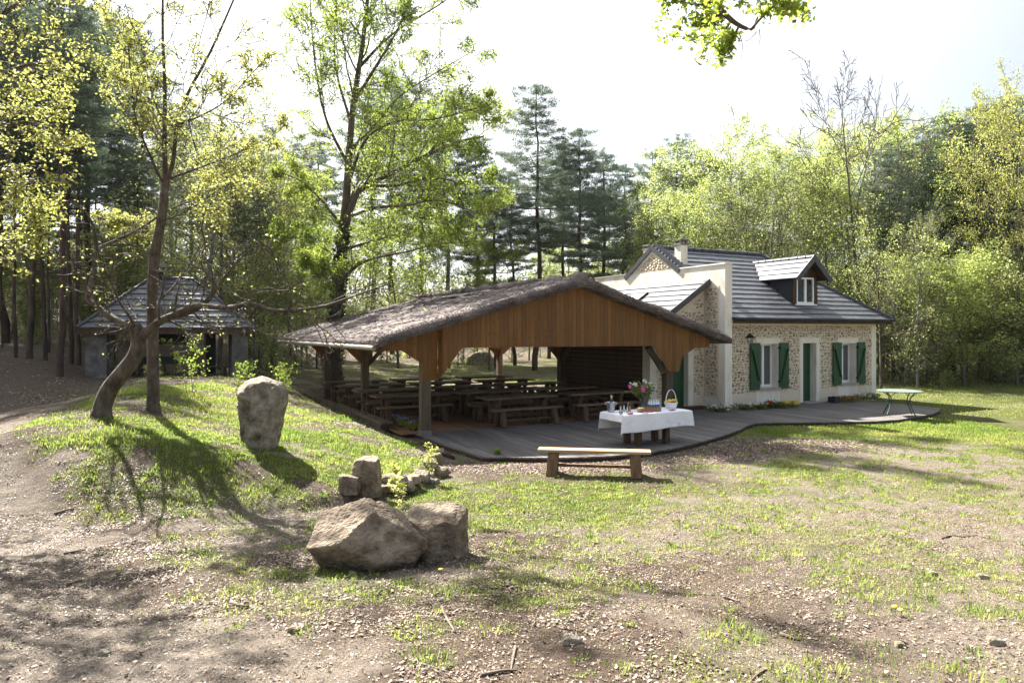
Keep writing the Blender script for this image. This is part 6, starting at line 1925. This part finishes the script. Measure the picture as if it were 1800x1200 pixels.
# green trees behind oak and shelter
for i, (a, d, ty_, k, lst) in enumerate(((480, 42, 330, 1, BIRCH), (520, 38, 380, 0, BIRCH), (455, 36, 300, 0, MAPLE), (250, 40, 380, 1, BIRCH), (310, 44, 360, 0, BIRCH), (200, 46, 400, 2, BIRCH), (700, 44, 400, 1, BIRCH), (790, 46, 420, 0, BIRCH), (860, 44, 430, 1, MAPLE), (640, 46, 380, 2, BIRCH), (1010, 52, 430, 1, BIRCH), (1110, 50, 440, 0, BIRCH), (930, 56, 440, 2, BIRCH), (385, 33, 250, 1, SPARSE), (420, 35, 240, 0, SPARSE), (365, 30, 200, 0, SPARSE), (30, 50, 420, 1, BIRCH), (120, 48, 430, 0, BIRCH))):
    tree_at(lst[k], 'young_tree', a, d, ty_, 'light green young tree in the wood behind the shelter and oak' if a < 600 else 'light green young tree under the pines behind the pavilion', 'young trees in the wood', wid=1.1)
# shrubs along the wood edge
srs = random.Random(8)
sh_l = [(455, 33), (480, 36), (510, 34), (540, 39), (470, 41), (500, 45), (440, 38), (565, 44), (530, 50), (600, 52), (640, 54), (680, 50), (720, 56), (770, 54), (815, 52), (860, 58), (900, 54), (950, 60), (1000, 56), (420, 44), (250, 36), (200, 38), (300, 40), (350, 42), (160, 44), (270, 48), (220, 52), (100, 50), (330, 50), (390, 50), (50, 56), (765, 50), (805, 49), (20, 36), (70, 40), (110, 36), (140, 40), (0, 44), (90, 46), (60, 33), (165, 33), (35, 48), (130, 47), (185, 42)]
sh_r = [(1570, 34), (1590, 31.5), (1630, 33), (1650, 31.5), (1670, 35), (1720, 33), (1740, 35), (1765, 33), (1790, 35), (1580, 38), (1640, 39), (1700, 38), (1750, 40), (1800, 39), (1830, 36), (1560, 41), (1610, 36), (1680, 42), (1720, 43), (1780, 44), (1040, 50), (1080, 48), (1120, 46), (1200, 44), (1260, 42), (1850, 34), (1610, 43), (1660, 45), (1730, 47)]
for lst, lb, g in ((sh_l, 'twiggy undergrowth bush in the wood behind pavilion and shelter', 'bushes in the left wood'), (sh_r, 'leafy bush along the wood edge right of and behind the cottage', 'bushes along the right wood edge')):
    for a, d in lst:
        k = srs.choice((0, 1, 2, 2) if lst is sh_l else (0, 1, 2))
        x = (a - HX) / FPX * d; sc = srs.uniform(.75, 1.35)
        place('bush', SHRUB[k][:-1], (x, d, gz(x, d) - .05), srs.uniform(0, 6.28), sc, lb, 'bush', g, sxy=sc * 1.1)
# the wood beyond, one mass
rs = np.random.RandomState(66)
ang = rs.uniform(-1.05, 1.05, 5200); rad_ = rs.uniform(74, 96, 5200)
fx_, fy_ = rad_ * np.sin(ang), rad_ * np.cos(ang)
hh = 6.0 + 7.0 * fbm(ang * 9, np.full(5200, 3.0), oct=3)
fz_ = ground_z(fx_, fy_) + rs.rand(5200) ** .8 * hh
me = leaf_cloud(np.stack([fx_, fy_, fz_], 1), .55, 3, .7, 11, M['leaf_shrub'], 'far_wood', None)
fw_ = link('far_wood', me); tag(fw_, 'distant woodland closing the view behind the trees', 'wood', kind='stuff')

# --- saplings and shoots near the shelter and edging
def sapling(px_, py_, h, n, label, mat, seed):
    rs = np.random.RandomState(seed); x, y, z = px_ground(px_, py_); out, anch = [], []
    cfg = dict(seg=[.15, .12], wander=[.06, .12], up=[.03, .02], sides=[5, 4], levels=2, leaf_lvl=0, n=[6, 0], start=[.3, 0], ang=[50, 40], ratio=[.3, .4], shape=one, rmin=.003, thin=.6)
    for k in range(n):
        grow(rs, (rs.normal(0, .06), rs.normal(0, .06), -.03), (rs.normal(0, .22), rs.normal(0, .22), 1), h * rs.uniform(.6, 1.1), .008, 0, cfg, out, anch)
    ms = tree_meshes('s', out, anch, M['twig'], mat, rs, per_m=7, size=.06, spread=.03)
    r = empty('sapling', (x, y, z)); link('stems', ms[0], r); link('leaves', ms[1], r); tag(r, label, 'sapling', 'leafy shoots on the bank'); return r


sapling(497, 700, 1.2, 3, 'leafy yellow-green shoots just right of the standing stone', M['leaf_oak'], 1)
sapling(508, 690, .9, 2, 'lower yellow-green shoots behind the standing stone', M['leaf_oak'], 2)
sapling(320, 690, 1.3, 1, 'slender leafy shoot in front of the grill, left one', M['leaf_oak'], 3)
sapling(338, 694, 1.4, 2, 'slender leafy shoot in front of the grill, right one', M['leaf_oak'], 4)
sapling(412, 690, .9, 2, 'small leafy shoot at the foot of the right shelter pier', M['leaf_oak'], 5)
sapling(598, 722, .45, 1, 'single small shoot among the upright logs', M['leaf_oak'], 6)
sapling(748, 838, .6, 1, 'bright yellow-green shoot growing among the edging stones', M['leaf_yellow'], 7)
sapling(708, 885, .5, 1, 'thin shoot with few leaves left of the blocky boulder', M['leaf_yellow'], 8)
sapling(880, 806, .3, 1, 'small green shoot at the front edge of the deck', M['leaf_oak'], 9)
sapling(690, 840, .3, 1, 'low bright shoot right of the upright tan stone', M['leaf_yellow'], 10)
sapling(215, 660, .8, 5, 'green low bush on the bank behind the crooked trunk', M['leaf_shrub'], 11)
sapling(275, 668, .7, 5, 'green low bush on the bank right of the crooked trunk', M['leaf_shrub'], 12)

# ------------------------------------------------------------------ grass, litter, chips, twigs
def in_deck(X, Y):
    q = np.stack([X, Y], 1) - O; t_, s_ = q @ U, q @ V
    f = np.interp(t_, deck_t, deck_s)
    return (t_ > -0.55) & (t_ < T_END) & (s_ > np.where(t_ < -0.12, 0.4, f - 0.03)) & (s_ < 11)


def blades(rects, seed, hfun, wfac, mat, name, label, prob):
    rs = np.random.RandomState(seed); XY = []
    for x0, x1, y0, y1, n in rects:
        X = rs.uniform(x0, x1, n); Y = rs.uniform(y0, y1, n)
        vis = (np.abs(X) < 0.78 * Y + .8)
        X, Y = X[vis], Y[vis]
        k = (rs.rand(len(X)) < prob(X, Y)) & ~in_deck(X, Y)
        XY.append(np.stack([X[k], Y[k]], 1))
    XY = np.concatenate(XY); X, Y = XY[:, 0], XY[:, 1]; n = len(X)
    Z = ground_z(X, Y)
    h = hfun(X, Y) * rs.uniform(.5, 1.3, n); a = rs.uniform(0, 6.28, n); lean = rs.uniform(.1, .9, n)
    w = wfac * (1 + 0.10 * np.clip(Y - 8, 0, 30)) * rs.uniform(.7, 1.3, n)
    dx, dy = np.cos(a), np.sin(a)
    sx, sy = -dy * w, dx * w
    B0 = np.stack([X - sx, Y - sy, Z - .005], 1); B1 = np.stack([X + sx, Y + sy, Z - .005], 1)
    m1 = np.stack([X + dx * h * lean * .35, Y + dy * h * lean * .35, Z + h * .62], 1)
    s1 = np.stack([sx, sy, 0 * sx], 1) * .7
    tip = np.stack([X + dx * h * lean, Y + dy * h * lean, Z + h * (1.05 - .45 * lean)], 1)
    vv = np.stack([B0, B1, m1 + s1, m1 - s1, tip], 1).reshape(-1, 3)
    b = np.arange(n) * 5
    F = np.concatenate([np.stack([b, b + 1, b + 2], 1), np.stack([b, b + 2, b + 3], 1), np.stack([b + 3, b + 2, b + 4], 1)])
    c = np.clip(.5 + (fbm(X * 1.2, Y * 1.2 + 60, oct=3) - .5) * 1.6 + rs.normal(0, .22, n), 0, 1)
    o = link(name, mesh_np(name, vv, F, mat, False, {'c': np.repeat(c, 5)}))
    tag(o, label, 'grass', kind='stuff')
    return n


def gh(X, Y):
    xb = np.interp(Y, _bY, _bX)
    lush = sstep(0.0, .6, xb - X) * sstep(8.6, 10.4, Y)
    tuft = sstep(.55, .75, fbm(X * 1.7 + 9, Y * 1.7, oct=3))
    return .024 + .022 * lush + .045 * tuft * (lush + .35) + .03 * sstep(3, 6, X) * sstep(14, 16.5, Y)


def gp(X, Y):
    g = grass_mask(X, Y)
    return np.clip(g * (.35 + 1.3 * sstep(.4, .62, fbm(X * 4.2, Y * 4.2 + 33, oct=3))), 0, 1)


def tufts(rects, seed):
    rs = np.random.RandomState(seed); XY = []
    for x0, x1, y0, y1, n in rects:
        X = rs.uniform(x0, x1, n); Y = rs.uniform(y0, y1, n)
        k = (np.abs(X) < 0.78 * Y + .8) & (rs.rand(n) < np.clip(grass_mask(X, Y) * 1.2 + .05, 0, 1) * (1 - .9 * sstep(1.3, .7, path_dist(X, Y)))) & ~in_deck(X, Y)
        XY.append(np.stack([X[k], Y[k]], 1))
    C = np.concatenate(XY); m = len(C); k = 26
    S = rs.uniform(.5, 1.3, m)
    P = np.repeat(C, k, 0); sc_ = np.repeat(S, k); n = m * k
    P = P + rs.normal(0, .05, (n, 2)) * sc_[:, None]
    X, Y = P[:, 0], P[:, 1]; Z = ground_z(X, Y)
    off = P - np.repeat(C, k, 0); a = np.arctan2(off[:, 1], off[:, 0]) + rs.normal(0, .5, n)
    h = rs.uniform(.025, .07, n) * sc_; lean = rs.uniform(.4, 1.1, n)
    w = .004 * (1 + .08 * np.clip(Y - 6, 0, 20)); dx, dy = np.cos(a), np.sin(a)
    sx, sy = -dy * w, dx * w
    B0 = np.stack([X - sx, Y - sy, Z - .005], 1); B1 = np.stack([X + sx, Y + sy, Z - .005], 1)
    m1 = np.stack([X + dx * h * lean * .4, Y + dy * h * lean * .4, Z + h * .62], 1); s1 = np.stack([sx, sy, 0 * sx], 1) * .7
    tip = np.stack([X + dx * h * lean, Y + dy * h * lean, Z + h * (1.0 - .5 * lean)], 1)
    vv = np.stack([B0, B1, m1 + s1, m1 - s1, tip], 1).reshape(-1, 3); b = np.arange(n) * 5
    F = np.concatenate([np.stack([b, b + 1, b + 2], 1), np.stack([b, b + 2, b + 3], 1), np.stack([b + 3, b + 2, b + 4], 1)])
    c = np.clip(np.repeat(rs.normal(.45, .25, m), k) + rs.normal(0, .15, n), 0, 1)
    tag(link('grass_tufts', mesh_np('grass_tufts', vv, F, M['grass'], False, {'c': np.repeat(c, 5)})), 'loose green grass tufts standing out of the worn ground', 'grass', kind='stuff')
    return n


n0 = tufts([(-6, 8, 3, 9, 2600), (-9, 10, 9, 15, 3000)], 12)
n1 = blades([(-7, 8, 3, 9.5, 210000), (-9, 13, 9.5, 20, 300000), (-15, 24, 20, 36, 90000), (-12, 6, 30, 50, 30000)], 1, gh, .0032, M['grass'], 'grass', 'short green grass growing in patches over the bank and lawn', gp)
n2 = blades([(-5, 8, 3, 9.5, 120000), (-6, 13, 9.5, 18, 110000)], 2, lambda X, Y: .022 + 0 * X, .0026, M['grass_dry'], 'dry_grass', 'dry thin straw-coloured grass over the worn lawn', lambda X, Y: np.clip((.12 + .5 * sstep(-2, 3, X)) * (1 - sstep(1.6, .8, path_dist(X, Y))) * sstep(.38, .6, fbm(X * 1.6 + 15, Y * 1.6, oct=3)), 0, 1))


def litter(rects, seed, size, mat, name, label, prob, aspect=.6, cat='leaves', curl=.25):
    rs = np.random.RandomState(seed); XY = []
    for x0, x1, y0, y1, n in rects:
        X = rs.uniform(x0, x1, n); Y = rs.uniform(y0, y1, n)
        k = (np.abs(X) < 0.78 * Y + .8) & (rs.rand(n) < prob(X, Y)) & ~in_deck(X, Y)
        XY.append(np.stack([X[k], Y[k]], 1))
    XY = np.concatenate(XY); X, Y = XY[:, 0], XY[:, 1]; n = len(X)
    e = .02
    Z = ground_z(X, Y); nx_ = -(ground_z(X + e, Y) - Z) / e; ny_ = -(ground_z(X, Y + e) - Z) / e
    N_ = np.stack([nx_, ny_, np.ones(n)], 1) + rs.normal(0, .28, (n, 3)) * [1, 1, .1]; N_ /= np.linalg.norm(N_, axis=1)[:, None]
    a = rs.normal(0, 1, (n, 3)); a -= N_ * (a * N_).sum(1)[:, None]; a /= np.linalg.norm(a, axis=1)[:, None]; b = np.cross(N_, a)
    L_ = (size * rs.uniform(.5, 1.35, n))[:, None]
    P = np.stack([X, Y, Z + .006], 1)
    up1, up2 = rs.uniform(-.1, curl, n)[:, None] * L_, rs.uniform(-.1, curl, n)[:, None] * L_
    vv = np.stack([P - a * L_ * .5 + N_ * up1, P + b * L_ * aspect * .5 + N_ * up2, P + a * L_ * .5 + N_ * up1 * .6, P - b * L_ * aspect * .5 + N_ * up2 * .7], 1).reshape(-1, 3)
    i = np.arange(n) * 4
    F = np.concatenate([np.stack([i, i + 1, i + 2], 1), np.stack([i, i + 2, i + 3], 1)])
    o = link(name, mesh_np(name, vv, F, mat, False, {'c': np.repeat(np.clip(rs.normal(.5, .27, n), 0, 1), 4)}))
    tag(o, label, cat, kind='stuff')
    return n


n3 = litter([(-7, 8, 3, 9.5, 150000), (-14, 10, 9.5, 17, 70000)], 3, .028, M['litter'], 'dead_leaves', 'brown dead leaves scattered over the ground', lambda X, Y: np.clip(litter_mask(X, Y) * (.1 + 1.2 * sstep(.42, .62, fbm(X * 2.2 + 5, Y * 2.2, oct=3))), 0, 1))
n5 = litter([(-6, 7, 3, 9.5, 200000), (-8, 12, 9.5, 14, 40000)], 33, .017, M['litter'], 'litter_crumbs', 'fine crumbs of dead leaf and straw over the bare ground', lambda X, Y: np.clip(.25 + .5 * sstep(.4, .6, fbm(X * 3 + 5, Y * 3, oct=3)), 0, 1), .5)
n6 = litter([(-30, 4, 16, 46, 60000)], 34, .075, M['litter'], 'forest_litter', 'drifts of dead leaves over the floor of the wood', lambda X, Y: np.clip(litter_mask(X, Y) * (.1 + 1.2 * sstep(.42, .62, fbm(X * .9 + 5, Y * .9, oct=4))), 0, 1))
chip = attr_mat('bark_chip', [(0.09, 0.06, 0.05), (0.24, 0.175, 0.14), (0.42, 0.34, 0.29)], bump=0)
n4 = litter([(-2.6, 9, 11.5, 17.5, 60000)], 4, .055, chip, 'wood_chips', 'pinkish wood chips spread in front of the deck', lambda X, Y: chips_mask(X, Y) * .8, .35, 'wood chips')
print('BLADES', n1, n2, n3, n4)
# fallen sticks one can pick out
for i, (P, r, lb) in enumerate((([(776, 1068), (786, 1090), (800, 1113)], .012, 'pale curved stick lying in the grass at bottom centre'), ([(906, 1138), (901, 1165), (898, 1182)], .010, 'short upright-looking twig at the bottom centre'), ([(845, 1190), (880, 1184), (915, 1180)], .011, 'brown stick along the bottom edge'),
                                ([(1655, 948), (1672, 942), (1690, 944), (1718, 942)], .010, 'dark forked twig on the lawn at right'), ([(405, 1062), (420, 1068), (438, 1069)], .016, 'reddish brown stick on the leaf litter at left'), ([(112, 975), (130, 971), (150, 968)], .014, 'dark bark strip on the path at left'),
                                ([(95, 905), (115, 899), (130, 896)], .013, 'long bark strip beside the path at left'), ([(1270, 1052), (1285, 1055), (1300, 1059)], .012, 'pale bark splinter on the dry lawn'), ([(1372, 1118), (1390, 1122), (1405, 1128)], .014, 'white bark splinter near the bottom right'), ([(1208, 1047), (1230, 1046), (1256, 1048)], .010, 'dark stick on the dry lawn at centre right'),
                                ([(1320, 1200), (1335, 1185), (1360, 1172)], .009, 'thin twig at the bottom right of centre'), ([(118, 1030), (132, 1024), (146, 1022)], .014, 'brown bark piece on the sandy path'))):
    Q = np.array([px_ground(*p) for p in P]); Q[:, 2] += r * .8
    m_ = MB(); m_.tube(smooth_line(Q, 3) if len(Q) > 2 else Q, np.linspace(r, r * .5, (len(Q) - 1) * 3 + 1), 6)
    tag(m_.build('stick', M['twig'], None, True), lb, 'stick')
for i, (a, b) in enumerate(((775, 1013), (1573, 1082), (1584, 1086), (882, 1016))):
    x, y, z = px_ground(a, b)
    dn = empty('dandelion', (x, y, z)); tag(dn, ('yellow dandelion below the blocky boulder', 'left of two yellow dandelions at bottom right', 'right of two yellow dandelions at bottom right', 'tiny dandelion right of the boulders')[i], 'flower')
    MB().tube([(0, 0, -.01), (.004, 0, .05)], .002, 5).build('stem', stemm, dn)
    MB().lathe([(.004, .05), (.02, .056), (.021, .062), (.008, .068)], 12).build('blossom', fcol[1], dn, True)
# fallen logs at the right wood edge
for P, r, lb in (([(1757, 669), (1800, 655), (1850, 640)], .09, 'pale fallen log at the right wood edge'),):
    x, y, z = px_ground(1757, 672)
    Q = np.array([[x, y, z + .08], [x + 1.6, y + .3, z + .35], [x + 3.2, y + .8, z + .7]])
    tag(MB().tube(smooth_line(Q, 3), np.linspace(r, r * .5, 7), 8).build('fallen_log', M['bark_pale'], None, True), lb, 'log')

# ------------------------------------------------------------------ labels that tell members of a group apart by their order from the left
ORD = ['leftmost', 'second', 'third', 'fourth', 'fifth', 'sixth', 'seventh', 'eighth', 'ninth', 'tenth', 'eleventh', 'twelfth', 'thirteenth', 'fourteenth', 'fifteenth', 'sixteenth', 'seventeenth', 'eighteenth', 'nineteenth', 'twentieth']
ORD += ['twenty-' + o for o in ('first', 'second', 'third', 'fourth', 'fifth', 'sixth', 'seventh', 'eighth', 'ninth')] + ['thirtieth'] + ['thirty-' + o for o in ('first', 'second', 'third', 'fourth', 'fifth', 'sixth', 'seventh', 'eighth', 'ninth')] + ['fortieth'] + ['forty-' + o for o in ('first', 'second', 'third', 'fourth', 'fifth', 'sixth', 'seventh', 'eighth', 'ninth')]
same = {}
for o in scene.objects:
    if o.parent is None and o.get('group') and o.get('label'): same.setdefault((o['group'], o['label']), []).append(o)
for (g, lb), os_ in same.items():
    if len(os_) < 2: continue
    os_.sort(key=lambda o: o.location.x / max(o.location.y, 0.1))
    for i, o in enumerate(os_):
        o['label'] = lb + (', leftmost' if i == 0 else (', rightmost' if i == len(os_) - 1 else ', %s from left' % ORD[i]))

print('TRIS', sum(len(m.loops) - 2 * len(m.polygons) for m in bpy.data.meshes))

# ------------------------------------------------------------------ thin haze volume added to imitate lens glare and backlit glow
hz, N_, L_, B_ = new_mat('glare_haze')
N_.remove(B_)
pv = N_.new('ShaderNodeVolumePrincipled')
pv.inputs['Color'].default_value = (0.93, 0.96, 1.0, 1); pv.inputs['Density'].default_value = 0.00009; pv.inputs['Anisotropy'].default_value = 0.35
L_.new(pv.outputs[0], N_['Material Output'].inputs['Volume'])
hb = MB().box(-406, 406, -66, 506, -1.6, 40).build('haze', hz)
tag(hb, 'thin haze volume added for lens glare and backlit glow', 'haze', kind='stuff')
scene.cycles.volume_bounces = 0
